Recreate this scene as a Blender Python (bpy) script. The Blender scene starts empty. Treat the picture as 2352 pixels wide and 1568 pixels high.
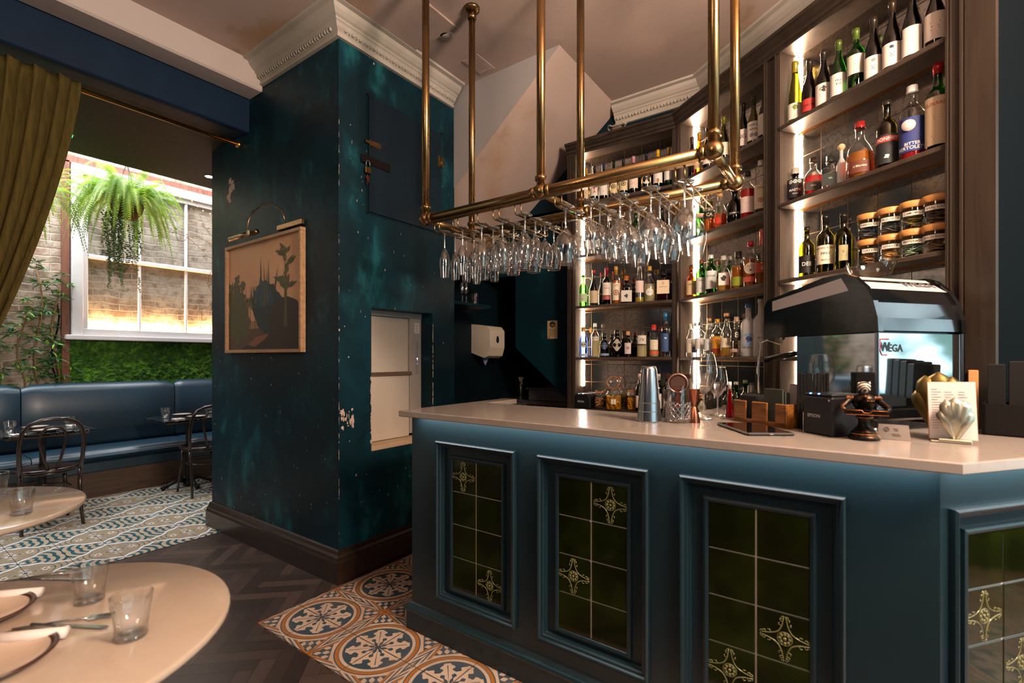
import bpy, math, random
from mathutils import Vector, Matrix
PI = math.pi
S = bpy.context.scene
COL = S.collection
random.seed(7)
# ------------------------------------------------------------------ camera, sky, exposure
EYE = 1.36                      # camera height in metres
YAW = math.radians(35.5)
FPX = 1100.0                    # focal length in pixels of the 2352 px wide frame
cd = bpy.data.cameras.new('camera'); cam = bpy.data.objects.new('camera', cd); COL.objects.link(cam)
cam.location = (0, 0, EYE); cam.rotation_euler = (PI/2, 0, YAW)
cd.lens = FPX/2352*36; cd.sensor_width = 36; cd.shift_y = 38/2352; cd.clip_start = 0.02
cd.dof.use_dof = True; cd.dof.focus_distance = 2.7; cd.dof.aperture_fstop = 2.2
S.camera = cam
S.view_settings.view_transform = 'Standard'; S.view_settings.look = 'None'
S.view_settings.gamma = 1; S.view_settings.use_curve_mapping = False
S.view_settings.exposure = 0.62
S.cycles.max_bounces = 14; S.cycles.transmission_bounces = 12; S.cycles.transparent_max_bounces = 40
S.cycles.glossy_bounces = 6; S.cycles.diffuse_bounces = 5
S.cycles.caustics_reflective = False; S.cycles.caustics_refractive = False
S.cycles.sample_clamp_indirect = 4.0; S.cycles.blur_glossy = 0.6
S.cycles.use_denoising = True

W = bpy.data.worlds.new('daylight'); S.world = W; W.use_nodes = True
nt = W.node_tree; nt.nodes.clear()
o_ = nt.nodes.new('ShaderNodeOutputWorld'); b_ = nt.nodes.new('ShaderNodeBackground')
tc_ = nt.nodes.new('ShaderNodeTexCoord'); ns_ = nt.nodes.new('ShaderNodeTexNoise'); cr_ = nt.nodes.new('ShaderNodeValToRGB')
ns_.inputs['Scale'].default_value = 11; ns_.inputs['Detail'].default_value = 8
cr_.color_ramp.elements[0].position = .46; cr_.color_ramp.elements[0].color = (.05, .09, .08, 1)
cr_.color_ramp.elements[1].position = .66; cr_.color_ramp.elements[1].color = (.62, .86, .95, 1)
sx_ = nt.nodes.new('ShaderNodeSeparateXYZ'); mr_ = nt.nodes.new('ShaderNodeMapRange'); mx_ = nt.nodes.new('ShaderNodeMixRGB')
mr_.inputs['From Min'].default_value = .25; mr_.inputs['From Max'].default_value = .6
mx_.inputs['Color2'].default_value = (.85, .93, 1, 1)
nt.links.new(tc_.outputs['Generated'], ns_.inputs['Vector']); nt.links.new(ns_.outputs['Fac'], cr_.inputs['Fac'])
nt.links.new(tc_.outputs['Generated'], sx_.inputs[0]); nt.links.new(sx_.outputs['Z'], mr_.inputs['Value'])
nt.links.new(mr_.outputs[0], mx_.inputs['Fac']); nt.links.new(cr_.outputs['Color'], mx_.inputs['Color1'])
nt.links.new(mx_.outputs[0], b_.inputs['Color']); nt.links.new(b_.outputs[0], o_.inputs['Surface'])
b_.inputs['Strength'].default_value = 4.0

def area(name, loc, size, aim, power, color, spread=180):
    l = bpy.data.lights.new(name, 'AREA'); l.shape = 'RECTANGLE'; l.size, l.size_y = size
    l.energy = power; l.color = color; l.spread = math.radians(spread)
    o = bpy.data.objects.new(name, l); COL.objects.link(o); o.location = loc
    o.rotation_euler = (Vector(aim)).to_track_quat('-Z', 'Y').to_euler()
    return o
# daylight entering the street window (right of the bar), the window behind the camera, and the glass roof of the rear room
pt_ = area('street_window_portal', (2.62, 1.05, 1.75), (4.9, 2.4), (-1, 0, 0), 10, (1, 1, 1)); pt_.data.cycles.is_portal = True
pt_ = area('roof_portal', (-5.92, .55, 4.58), (1.5, 5.0), (0, 0, -1), 10, (1, 1, 1)); pt_.data.cycles.is_portal = True
area('rear_glass_roof_daylight', (-5.92, 1.2, 4.1), (1.3, 4.6), (0, 0, -1), 160, (.95, .97, 1))

# ------------------------------------------------------------------ frame mapping (true depths: each pixel ray is cut with a real plane)
cY, sY = math.cos(YAW), math.sin(YAW)
def ray(px, py=822):
    x = (px-1176)/FPX; return Vector((cY*x - sY, sY*x + cY, -(py-822)/FPX))
def atz(px, py, z):
    r = ray(px, py); t = (z-EYE)/r.z; return Vector((r.x*t, r.y*t, z))
def aty(px, py, Y):
    r = ray(px, py); t = Y/r.y; return Vector((r.x*t, Y, EYE+r.z*t))
def atx(px, py, X):
    r = ray(px, py); t = X/r.x; return Vector((X, r.y*t, EYE+r.z*t))

# ------------------------------------------------------------------ materials
def lin(h):
    if isinstance(h, str):
        v = [int(h[i:i+2], 16)/255 for i in (0, 2, 4)]
        return tuple(c/12.92 if c <= .04045 else ((c+.055)/1.055)**2.4 for c in v)
    return h
class E:
    """a node value with arithmetic"""
    def __init__(s, t, k): s.t, s.k = t, k
    def _o(s, op, b=None, c=None, rev=False, clamp=False):
        n = s.t.nodes.new('ShaderNodeMath'); n.operation = op; n.use_clamp = clamp
        args = [s] + [x for x in (b, c) if x is not None]
        if rev: args = [args[1], args[0]]
        for i, a in enumerate(args):
            if isinstance(a, E): s.t.links.new(a.k, n.inputs[i])
            else: n.inputs[i].default_value = a
        return E(s.t, n.outputs[0])
    def __add__(s, b): return s._o('ADD', b)
    __radd__ = __add__
    def __sub__(s, b): return s._o('SUBTRACT', b)
    def __rsub__(s, b): return s._o('SUBTRACT', b, rev=True)
    def __mul__(s, b): return s._o('MULTIPLY', b)
    __rmul__ = __mul__
    def __truediv__(s, b): return s._o('DIVIDE', b)
    def __lt__(s, b): return s._o('LESS_THAN', b)
    def __gt__(s, b): return s._o('GREATER_THAN', b)
    def __and__(s, b): return s._o('MULTIPLY', b)
    def __or__(s, b): return s._o('MAXIMUM', b)
    def abs(s): return s._o('ABSOLUTE')
    def frac(s): return s._o('FRACT')
    def floor(s): return s._o('FLOOR')
    def sin(s): return s._o('SINE')
    def cos(s): return s._o('COSINE')
    def sqrt(s): return s._o('SQRT')
    def pow(s, b): return s._o('POWER', b)
    def min(s, b): return s._o('MINIMUM', b)
    def max(s, b): return s._o('MAXIMUM', b)
    def inv(s): return 1.0 - s
    def band(s, a, b): return (s > a) & (s < b)
    def step(s, a, b):
        n = s.t.nodes.new('ShaderNodeMapRange'); n.interpolation_type = 'SMOOTHSTEP'
        s.t.links.new(s.k, n.inputs['Value']); n.inputs['From Min'].default_value = a; n.inputs['From Max'].default_value = b
        return E(s.t, n.outputs[0])
def atan2(a, b): return a._o('ARCTAN2', b)
class Mat:
    def __init__(s, name, color='808080', rough=.5, metal=0, **kw):
        s.m = bpy.data.materials.new(name); s.m.use_nodes = True; s.t = s.m.node_tree
        s.b = s.t.nodes['Principled BSDF']; s.out = s.t.nodes['Material Output']
        s.b.inputs['Base Color'].default_value = (*lin(color), 1)
        s.b.inputs['Roughness'].default_value = rough; s.b.inputs['Metallic'].default_value = metal
        for k, v in kw.items():
            s.b.inputs[{'ior': 'IOR', 'trans': 'Transmission Weight', 'coat': 'Coat Weight', 'spec': 'Specular IOR Level', 'sheen': 'Sheen Weight', 'sss': 'Subsurface Weight'}[k]].default_value = v
    def xyz(s, space='Object'):
        n = s.t.nodes.new('ShaderNodeTexCoord'); x = s.t.nodes.new('ShaderNodeSeparateXYZ')
        s.vec = n.outputs[space]; s.t.links.new(s.vec, x.inputs[0])
        return [E(s.t, x.outputs[i]) for i in range(3)]
    def scaled(s, sc):
        n = s.t.nodes.new('ShaderNodeMapping'); n.inputs['Scale'].default_value = sc
        s.t.links.new(s.vec, n.inputs[0]); return n.outputs[0]
    def noise(s, scale, detail=4, vec=None, rough=.5, dist=0):
        if not hasattr(s, 'vec'): s.xyz()
        n = s.t.nodes.new('ShaderNodeTexNoise'); s.t.links.new(vec or s.vec, n.inputs['Vector'])
        n.inputs['Scale'].default_value = scale; n.inputs['Detail'].default_value = detail
        n.inputs['Roughness'].default_value = rough; n.inputs['Distortion'].default_value = dist
        return E(s.t, n.outputs['Fac'])
    def voro(s, scale, vec=None, feat='F1', out='Distance'):
        if not hasattr(s, 'vec'): s.xyz()
        n = s.t.nodes.new('ShaderNodeTexVoronoi'); n.feature = feat; s.t.links.new(vec or s.vec, n.inputs['Vector'])
        n.inputs['Scale'].default_value = scale; return E(s.t, n.outputs[out])
    def col(s, base, *layers):
        """layers: (factor E, color) painted one over another"""
        cur = None
        for f, c in layers:
            n = s.t.nodes.new('ShaderNodeMixRGB'); s.t.links.new(f.k, n.inputs['Fac'])
            if cur is None: n.inputs['Color1'].default_value = (*lin(base), 1)
            else: s.t.links.new(cur, n.inputs['Color1'])
            if isinstance(c, (str, tuple)): n.inputs['Color2'].default_value = (*lin(c), 1)
            else: s.t.links.new(c, n.inputs['Color2'])
            cur = n.outputs[0]
        s.t.links.new(cur, s.b.inputs['Base Color']); return s
    def rough(s, e): s.t.links.new(e.k, s.b.inputs['Roughness']); return s
    def bump(s, e, strength=.3, dist=.01):
        n = s.t.nodes.new('ShaderNodeBump'); n.inputs['Strength'].default_value = strength; n.inputs['Distance'].default_value = dist
        s.t.links.new(e.k, n.inputs['Height']); s.t.links.new(n.outputs[0], s.b.inputs['Normal']); return s
_M = {}
def M(name, *a, **k):
    if name not in _M: _M[name] = Mat(name, *a, **k).m
    return _M[name]
def plain(color, rough=.5, metal=0, **k): return M('m_%s_%g_%g%s' % (color, rough, metal, ''.join('_%s%g' % i for i in k.items())), color, rough, metal, **k)
def emit(name, color, strength):
    m = Mat(name, color); m.b.inputs['Emission Color'].default_value = (*lin(color), 1); m.b.inputs['Emission Strength'].default_value = strength
    return m.m
def thin_glass(name, tint=(1, 1, 1), refl=1.0, rough=.02, body=0.0, bodycol=(.5, .6, .5)):
    """single-walled glass: tinted see-through plus a fresnel sheen"""
    m = bpy.data.materials.new(name); m.use_nodes = True; t = m.node_tree; t.nodes.clear()
    out = t.nodes.new('ShaderNodeOutputMaterial'); tr = t.nodes.new('ShaderNodeBsdfTransparent'); gl = t.nodes.new('ShaderNodeBsdfGlossy')
    lw = t.nodes.new('ShaderNodeLayerWeight'); lw.inputs['Blend'].default_value = .32
    tr.inputs['Color'].default_value = (*tint, 1); gl.inputs['Roughness'].default_value = rough
    mx = t.nodes.new('ShaderNodeMixShader')
    f = E(t, lw.outputs['Facing']).pow(2.2)*.75*refl + .05*refl
    t.links.new(f.k, mx.inputs['Fac']); t.links.new(tr.outputs[0], mx.inputs[1]); t.links.new(gl.outputs[0], mx.inputs[2])
    last = mx.outputs[0]
    if body:
        df = t.nodes.new('ShaderNodeBsdfDiffuse'); df.inputs['Color'].default_value = (*bodycol, 1)
        m2 = t.nodes.new('ShaderNodeMixShader'); m2.inputs['Fac'].default_value = body
        t.links.new(last, m2.inputs[1]); t.links.new(df.outputs[0], m2.inputs[2]); last = m2.outputs[0]
    t.links.new(last, out.inputs['Surface']); return m

# ------------------------------------------------------------------ mesh collector
_TXT = {}
def text_poly(s, bold=0.0):
    if (s, bold) in _TXT: return _TXT[(s, bold)]
    c = bpy.data.curves.new('t', 'FONT'); c.body = s; c.size = 1; c.align_x = 'CENTER'; c.align_y = 'CENTER'; c.resolution_u = 2; c.offset = bold
    o = bpy.data.objects.new('t', c); COL.objects.link(o)
    me = o.to_mesh(); r = ([(v.co.x, v.co.y) for v in me.vertices], [tuple(p.vertices) for p in me.polygons])
    o.to_mesh_clear(); bpy.data.objects.remove(o); bpy.data.curves.remove(c)
    _TXT[(s, bold)] = r; return r
_BARS = {'mm', 'mmm', '=m=', 'm m', 'm', '------------', '----', 'ww', 'tt', '_____', '#mm#', 'lot', 'Ar', 'SPECIAL', 'SPIRIT', 'HOUSE', 'SAVOY', 'MIDNIGHT', 'RYE WHISKEY', 'ADOBE', 'ESCHER', 'LE BERGES', 'rouge', 'GIN', 'LUNAR', 'CASA', 'Cognac', 'BULL', 'GALLIANO', 'COCCHI', 'POOL', 'SIDE', 'OLIVES', 'CHILLI', 'BLUE PLATE', 'Seville', '* wo', 'GREEN'}
def mark_poly(s):
    """small printed marks: bars for fine print, a ring or a blot for an emblem; None for real lettering"""
    vs, fs = [], []
    if s in _BARS and not (s == 'GREEN' and mark_poly.tea):
        w = .28*max(3, min(len(s), 9))
        for k, (a, b) in enumerate(((-w/2, w*.42), (-w*.38, w*.5)) if len(s) > 3 else ((-w*.5, w*.5), (-w*.4, w*.3), (-w*.45, w*.42))):
            z = (.22, -.18, -.5)[k]; n = len(vs); vs += [(a, z-.07), (b, z-.07), (b, z+.07), (a, z+.07)]; fs.append((n, n+1, n+2, n+3))
        return vs, fs
    if s in ('o', 'O', '@', 'oo', '@@@', '&', '47', 'A', 'R'):
        for c in ([0] if len(s) < 3 and s != 'oo' else [-.8, 0, .8] if s == '@@@' else [-.4, .4]):
            n = len(vs); vs += [(c+.36*math.cos(a*PI/8), .36*math.sin(a*PI/8)) for a in range(16)]+[(c+.24*math.cos(a*PI/8), .24*math.sin(a*PI/8)) for a in range(16)]
            fs += [(n+i, n+(i+1) % 16, n+16+(i+1) % 16, n+16+i) for i in range(16)]
            m = len(vs); vs += [(c+.12*math.cos(a*PI/4), .16*math.sin(a*PI/4)) for a in range(8)]; fs.append(tuple(range(m, m+8)))
        return vs, fs
    if s in ('#', '//', '/ / /', '^', '+', '~', '*', '**', '.', '\u2022'):
        r = random.Random(sum(map(ord, s))); k = 11; vs = [(0, 0)]
        for i in range(k): q = r.uniform(.16, .42); vs.append((q*math.cos(2*PI*i/k), q*math.sin(2*PI*i/k)))
        return vs, [(0, 1+i, 1+(i+1) % k) for i in range(k)]
mark_poly.tea = False
class MB:
    def __init__(s): s.v, s.f, s.mi, s.sm = [], [], [], []; s.X = Matrix.Identity(4)
    def at(s, loc=(0, 0, 0), rz=0, rx=0, ry=0):
        s.X = Matrix.Translation(loc) @ Matrix.Rotation(rz, 4, 'Z') @ Matrix.Rotation(ry, 4, 'Y') @ Matrix.Rotation(rx, 4, 'X'); return s
    def add(s, vs, fs, m=0, smooth=False):
        n = len(s.v); X = s.X
        s.v += [tuple(X @ Vector(v)) for v in vs]; s.f += [tuple(i+n for i in f) for f in fs]
        s.mi += [m]*len(fs); s.sm += [smooth]*len(fs); return s
    def box(s, x0, x1, y0, y1, z0, z1, m=0, bev=0):
        if bev:
            b = min(bev, abs(x1-x0)/2.01, abs(y1-y0)/2.01, abs(z1-z0)/2.01); vs = []; idx = {}
            for ix, (x, sx) in enumerate(((x0, 1), (x1, -1))):
                for iy, (y, sy) in enumerate(((y0, 1), (y1, -1))):
                    for iz, (z, sz) in enumerate(((z0, 1), (z1, -1))):
                        idx[ix, iy, iz] = len(vs)
                        vs += [(x, y+sy*b, z+sz*b), (x+sx*b, y, z+sz*b), (x+sx*b, y+sy*b, z)]
            fs = []
            g = lambda a, k: idx[a]+k
            for i in (0, 1):
                fs.append([g((i, 0, 0), 0), g((i, 0, 1), 0), g((i, 1, 1), 0), g((i, 1, 0), 0)][::1 if i == 0 else -1])
                fs.append([g((0, i, 0), 1), g((1, i, 0), 1), g((1, i, 1), 1), g((0, i, 1), 1)][::1 if i == 0 else -1])
                fs.append([g((0, 0, i), 2), g((0, 1, i), 2), g((1, 1, i), 2), g((1, 0, i), 2)][::1 if i == 0 else -1])
            for i in (0, 1):
                for j in (0, 1):
                    fs.append((g((i, j, 0), 0), g((i, j, 1), 0), g((i, j, 1), 1), g((i, j, 0), 1)))
                    fs.append((g((i, 0, j), 0), g((i, 1, j), 0), g((i, 1, j), 2), g((i, 0, j), 2)))
                    fs.append((g((0, i, j), 1), g((1, i, j), 1), g((1, i, j), 2), g((0, i, j), 2)))
            for a in idx: fs.append((g(a, 0), g(a, 1), g(a, 2)))
            return s.add(vs, fs, m)
        vs = [(x, y, z) for x in (x0, x1) for y in (y0, y1) for z in (z0, z1)]
        return s.add(vs, [(0, 1, 3, 2), (4, 6, 7, 5), (0, 4, 5, 1), (2, 3, 7, 6), (0, 2, 6, 4), (1, 5, 7, 3)], m)
    def lathe(s, prof, n=24, m=0, smooth=True, c=(0, 0), sq=0, sx=1, sy=1):
        """prof [(r,z)]; sq>0 squares the section"""
        vs, fs = [], []
        for r, z in prof:
            for k in range(n):
                a = 2*PI*k/n; ca, sa = math.cos(a), math.sin(a)
                q = 1
                if sq: q = 1/(abs(ca)**sq+abs(sa)**sq)**(1/sq)
                vs.append((c[0]+r*q*ca*sx, c[1]+r*q*sa*sy, z))
        for i in range(len(prof)-1):
            for k in range(n):
                fs.append((i*n+k, i*n+(k+1) % n, (i+1)*n+(k+1) % n, (i+1)*n+k))
        if prof[0] == prof[-1]: return s.add(vs, fs, m, smooth)
        if prof[0][0] > 1e-5: fs.append(tuple(range(n))[::-1])
        if prof[-1][0] > 1e-5 and prof[-1] != prof[0]: fs.append(tuple((len(prof)-1)*n+k for k in range(n)))
        return s.add(vs, fs, m, smooth)
    def shell(s, prof, n=24, m=0, c=(0, 0), sq=0):
        """open surface of revolution (no caps)"""
        vs, fs = [], []
        for r, z in prof:
            for k in range(n):
                a = 2*PI*k/n; ca, sa = math.cos(a), math.sin(a); q = 1
                if sq: q = 1/(abs(ca)**sq+abs(sa)**sq)**(1/sq)
                vs.append((c[0]+r*q*ca, c[1]+r*q*sa, z))
        for i in range(len(prof)-1):
            for k in range(n): fs.append((i*n+k, i*n+(k+1) % n, (i+1)*n+(k+1) % n, (i+1)*n+k))
        return s.add(vs, fs, m, True)
    def tube(s, pts, r, n=8, m=0, closed=False, flat=1.0, caps=True):
        pts = [Vector(p) for p in pts]; L = len(pts); vs, fs = [], []
        up = None
        for i, p in enumerate(pts):
            a = pts[(i-1) % L] if (i or closed) else p; b = pts[(i+1) % L] if (i < L-1 or closed) else p
            t = (b-a).normalized()
            if up is None: up = Vector((0, 0, 1)) if abs(t.z) < .9 else Vector((1, 0, 0))
            u = (up-t*up.dot(t)); u = u.normalized() if u.length > 1e-6 else t.orthogonal().normalized()
            up = u; w = t.cross(u)
            rr = r[i] if isinstance(r, (list, tuple)) else r
            for k in range(n):
                a_ = 2*PI*k/n; vs.append(tuple(p+u*(rr*math.cos(a_)*flat)+w*(rr*math.sin(a_))))
        for i in range(L if closed else L-1):
            j = (i+1) % L
            for k in range(n): fs.append((i*n+k, i*n+(k+1) % n, j*n+(k+1) % n, j*n+k))
        if not closed and caps: fs += [tuple(range(n))[::-1], tuple((L-1)*n+k for k in range(n))]
        return s.add(vs, fs, m, True)
    def sphere(s, c, r, n=12, m=0, sx=1, sy=1, sz=1):
        k = max(6, n//2+1); vs, fs = [(c[0], c[1], c[2]-r*sz)], []
        for i in range(1, k):
            a = -PI/2+PI*i/k
            for j in range(n): vs.append((c[0]+r*sx*math.cos(a)*math.cos(2*PI*j/n), c[1]+r*sy*math.cos(a)*math.sin(2*PI*j/n), c[2]+r*sz*math.sin(a)))
        vs.append((c[0], c[1], c[2]+r*sz)); top = len(vs)-1
        for j in range(n):
            fs.append((0, 1+(j+1) % n, 1+j)); b = 1+(k-2)*n; fs.append((top, b+j, b+(j+1) % n))
            for i in range(k-2): q = 1+i*n; fs.append((q+j, q+(j+1) % n, q+n+(j+1) % n, q+n+j))
        return s.add(vs, fs, m, True)
    def prism(s, poly, z0, z1, m=0, axis='z', smooth=False):
        """extruded polygon; axis z: poly in xy; axis y: poly in xz; axis x: poly in yz"""
        n = len(poly); f = {'z': lambda a, b, c: (a, b, c), 'y': lambda a, b, c: (a, c, b), 'x': lambda a, b, c: (c, a, b)}[axis]
        vs = [f(a, b, z0) for a, b in poly]+[f(a, b, z1) for a, b in poly]
        s.add(vs, [tuple(range(n))[::-1], tuple(range(n, 2*n))], m)
        return s.add(vs, [(i, (i+1) % n, (i+1) % n+n, i+n) for i in range(n)], m, smooth)
    def sweep(s, path, prof, side=1, closed=False, m=0, smooth=False, keep=None):
        """profile [(outward, z)] carried along a plan path with mitred corners; outward = right of travel * side"""
        P = [Vector((p[0], p[1])) for p in path]; L = len(P); rings = []
        for i in range(L):
            d0 = (P[i]-P[i-1]).normalized() if (i or closed) else None
            d1 = (P[(i+1) % L]-P[i]).normalized() if (i < L-1 or closed) else None
            d0 = d0 or d1; d1 = d1 or d0
            n0 = Vector((d0.y, -d0.x)); n1 = Vector((d1.y, -d1.x)); nn = (n0+n1).normalized(); k = side/max(.3, nn.dot(n0))
            rings.append([(P[i].x+nn.x*o*k, P[i].y+nn.y*o*k, z) for o, z in prof])
        n = len(prof); vs = [v for r in rings for v in r]; fs = []
        if keep is not None: vs = vs[keep*n:(keep+2)*n]; L = 2
        for i in range(L if closed else L-1):
            j = (i+1) % L
            for k in range(n): fs.append((i*n+k, j*n+k, j*n+(k+1) % n, i*n+(k+1) % n))
        if not closed: fs += [tuple(range(n)), tuple((L-1)*n+k for k in range(n))[::-1]]
        return s.add(vs, fs, m, smooth)
    def frame(s, x0, x1, z0, z1, prof, m=0, y=0):
        """picture-frame moulding in the xz plane facing -y: prof [(inset, out)]"""
        rings = []
        for cx, cz, sx, sz in ((x0, z0, 1, 1), (x1, z0, -1, 1), (x1, z1, -1, -1), (x0, z1, 1, -1)):
            rings.append([(cx+sx*a, y-o, cz+sz*a) for a, o in prof])
        n = len(prof); vs = [v for r in rings for v in r]; fs = []
        for i in range(4):
            j = (i+1) % 4
            for k in range(n-1): fs.append((i*n+k, j*n+k, j*n+k+1, i*n+k+1))
        return s.add(vs, fs, m)
    def text(s, st, size, c=(0, 0, 0), m=0, bold=0.0, R=0, a0=0, w=None):
        """lettering in the xz plane facing -y at c, or wrapped on a cylinder of radius R about the local z axis"""
        vs, fs = mark_poly(st) or text_poly(st, bold)
        if not vs: return s
        k = size
        if w:
            ex = max(v[0] for v in vs)-min(v[0] for v in vs); kx = w/ex
        else: kx = k
        if R: out = [(R*math.sin(x*kx/R+a0), -R*math.cos(x*kx/R+a0), c[2]+y*k) for x, y in vs]
        else: out = [(c[0]+x*kx, c[1], c[2]+y*k) for x, y in vs]
        return s.add(out, fs, m)
    def build(s, name, mats, parent=None, **props):
        me = bpy.data.meshes.new(name); me.from_pydata(s.v, [], s.f)
        for m in (mats if isinstance(mats, (list, tuple)) else [mats]): me.materials.append(m)
        me.polygons.foreach_set('material_index', s.mi); me.polygons.foreach_set('use_smooth', s.sm); me.update()
        o = bpy.data.objects.new(name, me); COL.objects.link(o)
        if parent: o.parent = parent
        for k, v in props.items(): o[k] = v
        return o
def thing(name, label, cat, loc=(0, 0, 0), rz=0, group=None):
    o = bpy.data.objects.new(name, None); COL.objects.link(o); o.empty_display_size = .05
    o.location = loc; o.rotation_euler = (0, 0, rz); o['label'] = label; o['category'] = cat
    if group: o['group'] = group
    return o
def tag(o, label, cat, group=None):
    o['label'] = label; o['category'] = cat
    if group: o['group'] = group
    return o
def struct(o): o['kind'] = 'structure'; return o
def face_cam(p): return math.atan2(p[1], p[0]) - PI/2      # yaw that turns local -y towards the camera
# ------------------------------------------------------------------ surface materials
def wall_paint(name, dark, mid, light, amount=.5, specks=True, rough=.45):
    m = Mat(name, dark, rough, spec=.16); m.xyz()
    n1 = m.noise(1.6, 5, rough=.6, dist=.4); n2 = m.noise(4.5, 6, vec=m.scaled((1, 1, .45)), rough=.65); n3 = m.noise(30, 3)
    big = n1.step(.42, .62); patch = (n2.step(.50, .72))*(n1.step(.42, .58))*amount
    L = [(big*.8, mid), (patch, light)]
    if specks:
        v = m.voro(9, vec=m.scaled((1, 1, .6))); n4 = m.noise(14, 2)
        L.append(((v < .045) & (n4 > .5), 'b9a79a'))
        v2 = m.voro(3.2); L.append(((v2 < .02), '9aa3a0'))
    m.col(dark, *L); m.rough(n3*.2+(rough-.1)); m.bump(n2+n3*.15, .15, .01)
    return m.m
TEAL = wall_paint('worn_teal_paint', '0a212a', '0d3340', '226a72', .65)
TEAL2 = wall_paint('teal_paint', '08202b', '0a2833', '17525a', .35, False)
NAVY = wall_paint('navy_paint', '0b1f34', '0c2238', '12344a', .2, False, .55)
DARKCEIL = wall_paint('dark_green_ceiling_paint', '0b1110', '0e1514', '121b18', .2, False, .6)
def plaster(name, base, st1, st2, k=.6):
    m = Mat(name, base, .75); m.xyz()
    a = m.noise(.9, 5, rough=.55, dist=.6); b = m.noise(2.3, 6, rough=.6); c = m.noise(40, 3); d = m.noise(7, 4, dist=1.5)
    m.col(base, (a.step(.48, .7)*k, st1), ((b.step(.55, .75))*(a.step(.4, .6))*k, st2))
    m.bump(c*.3+d, .18, .01); return m.m
CEIL = plaster('stained_ceiling_plaster', 'bda79d', 'a8825e', '8f6a42', .9)
GREYPL = plaster('grey_plaster', 'aaa5a5', '9a9496', '8a8280', .4)
CORN = plaster('worn_cornice_plaster', 'b5aca2', '8f897c', '75705f', .8)
BEAM = plaster('beam_plaster', 'b9aba6', 'b0a09a', 'a08f88', .4)
def wood(name, c1, c2, rough=.45, scale=1.0, axis=0, coat=0):
    m = Mat(name, c1, rough, coat=coat); m.xyz()
    sc = [14*scale]*3; sc[axis] = 1.1*scale
    g = m.noise(2.2, 6, vec=m.scaled(tuple(sc)), rough=.65, dist=.8)
    m.col(c1, (g.step(.4, .65), c2)); m.bump(g, .12, .004); return m.m
SKIRT = wood('dark_skirting_wood', '2a1c14', '1c120d', .35, 1, 0, .2)
UNIT = wood('painted_brown_joinery', '463a32', '3b3029', .42, .7, 2)
UNITD = wood('dark_brown_joinery', '30271f', '261e19', .4, .7, 2)
COUNTER = Mat('pale_composite_stone', 'c2b0a0', .16, spec=.5); COUNTER.xyz()
n_ = COUNTER.noise(5, 7, rough=.65, dist=1.2); v_ = COUNTER.noise(1.3, 4, dist=2.0)
COUNTER.col('928880', (n_.step(.5, .75)*.5, '8c7b6e'), ((v_-.5).abs().step(.02, .0)*.12, '746962')); COUNTER.rough(n_*.08+.13); COUNTER = COUNTER.m
BARBLUE = Mat('satin_petrol_blue_paint', '16394a', .36); BARBLUE.xyz(); nb = BARBLUE.noise(3, 4)
BARBLUE.col('15282f', (nb.step(.4, .7)*.5, '132329')); BARBLUE.rough(nb*.1+.3); BARBLUE = BARBLUE.m
BRASS = Mat('aged_brass', '9a6a2e', .26, 1); BRASS.xyz(); nb = BRASS.noise(18, 4); nb2 = BRASS.noise(3, 3)
BRASS.col('94774f', (nb2.step(.35, .7)*.6, '7f6645'), (nb.step(.62, .75)*.2, '5c4b38')); BRASS.rough(nb*.08+.24); BRASS = BRASS.m
BRASS2 = M('polished_brass', 'cf9f58', .28, 1); CHROME = M('chrome', 'c9cdd2', .07, 1); STEEL = Mat('brushed_steel', 'a9adb3', .22, 1); STEEL.xyz()
nb = STEEL.noise(60, 3, vec=STEEL.scaled((1, 1, .05))); STEEL.rough(nb*.15+.15); STEEL = STEEL.m
COPPER = M('copper', 'b87257', .25, 1)
BLACKGLOSS = M('gloss_black', '08090b', .12, 0, coat=.5); BLACK = M('matt_black', '0b0b0d', .5)
# antique mirror tiles: mottled, slightly cloudy silvering with fine joints
def antique(name):
    m = Mat(name, 'a7a29a', .08, 1); x, y, z = m.xyz('Object')
    u = (x/.145)._o('FRACT'); w = (z/.145)._o('FRACT')
    joint = (u < .03) | (w < .03)
    n = m.noise(60, 5, rough=.7); n2 = m.noise(9, 4)
    idn = (x/.145).floor()*1.7+(z/.145).floor()*2.9; tone = (idn*12.98).sin()._o('MULTIPLY', 437.5).frac()
    m.col('c2c0bd', (n.step(.45, .65)*.5, '62605e'), (tone*.3, '6a6e75'), (joint, '6b5a45'))
    m.rough(n*.22+joint*.4+.02); m.bump((tone*3+n2*.3)*joint.inv(), .04, .01)
    return m.m
MIRROR = antique('antique_mirror_tile')
LED = emit('warm_led', 'ffdcb8', 130); LEDC = emit('cool_led', 'd8f2ff', 5)
EDGE = M('copper_glow_line', 'b5793c', .35, 1)  # strip added to stand for amber light reflecting along the shelf backs
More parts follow.
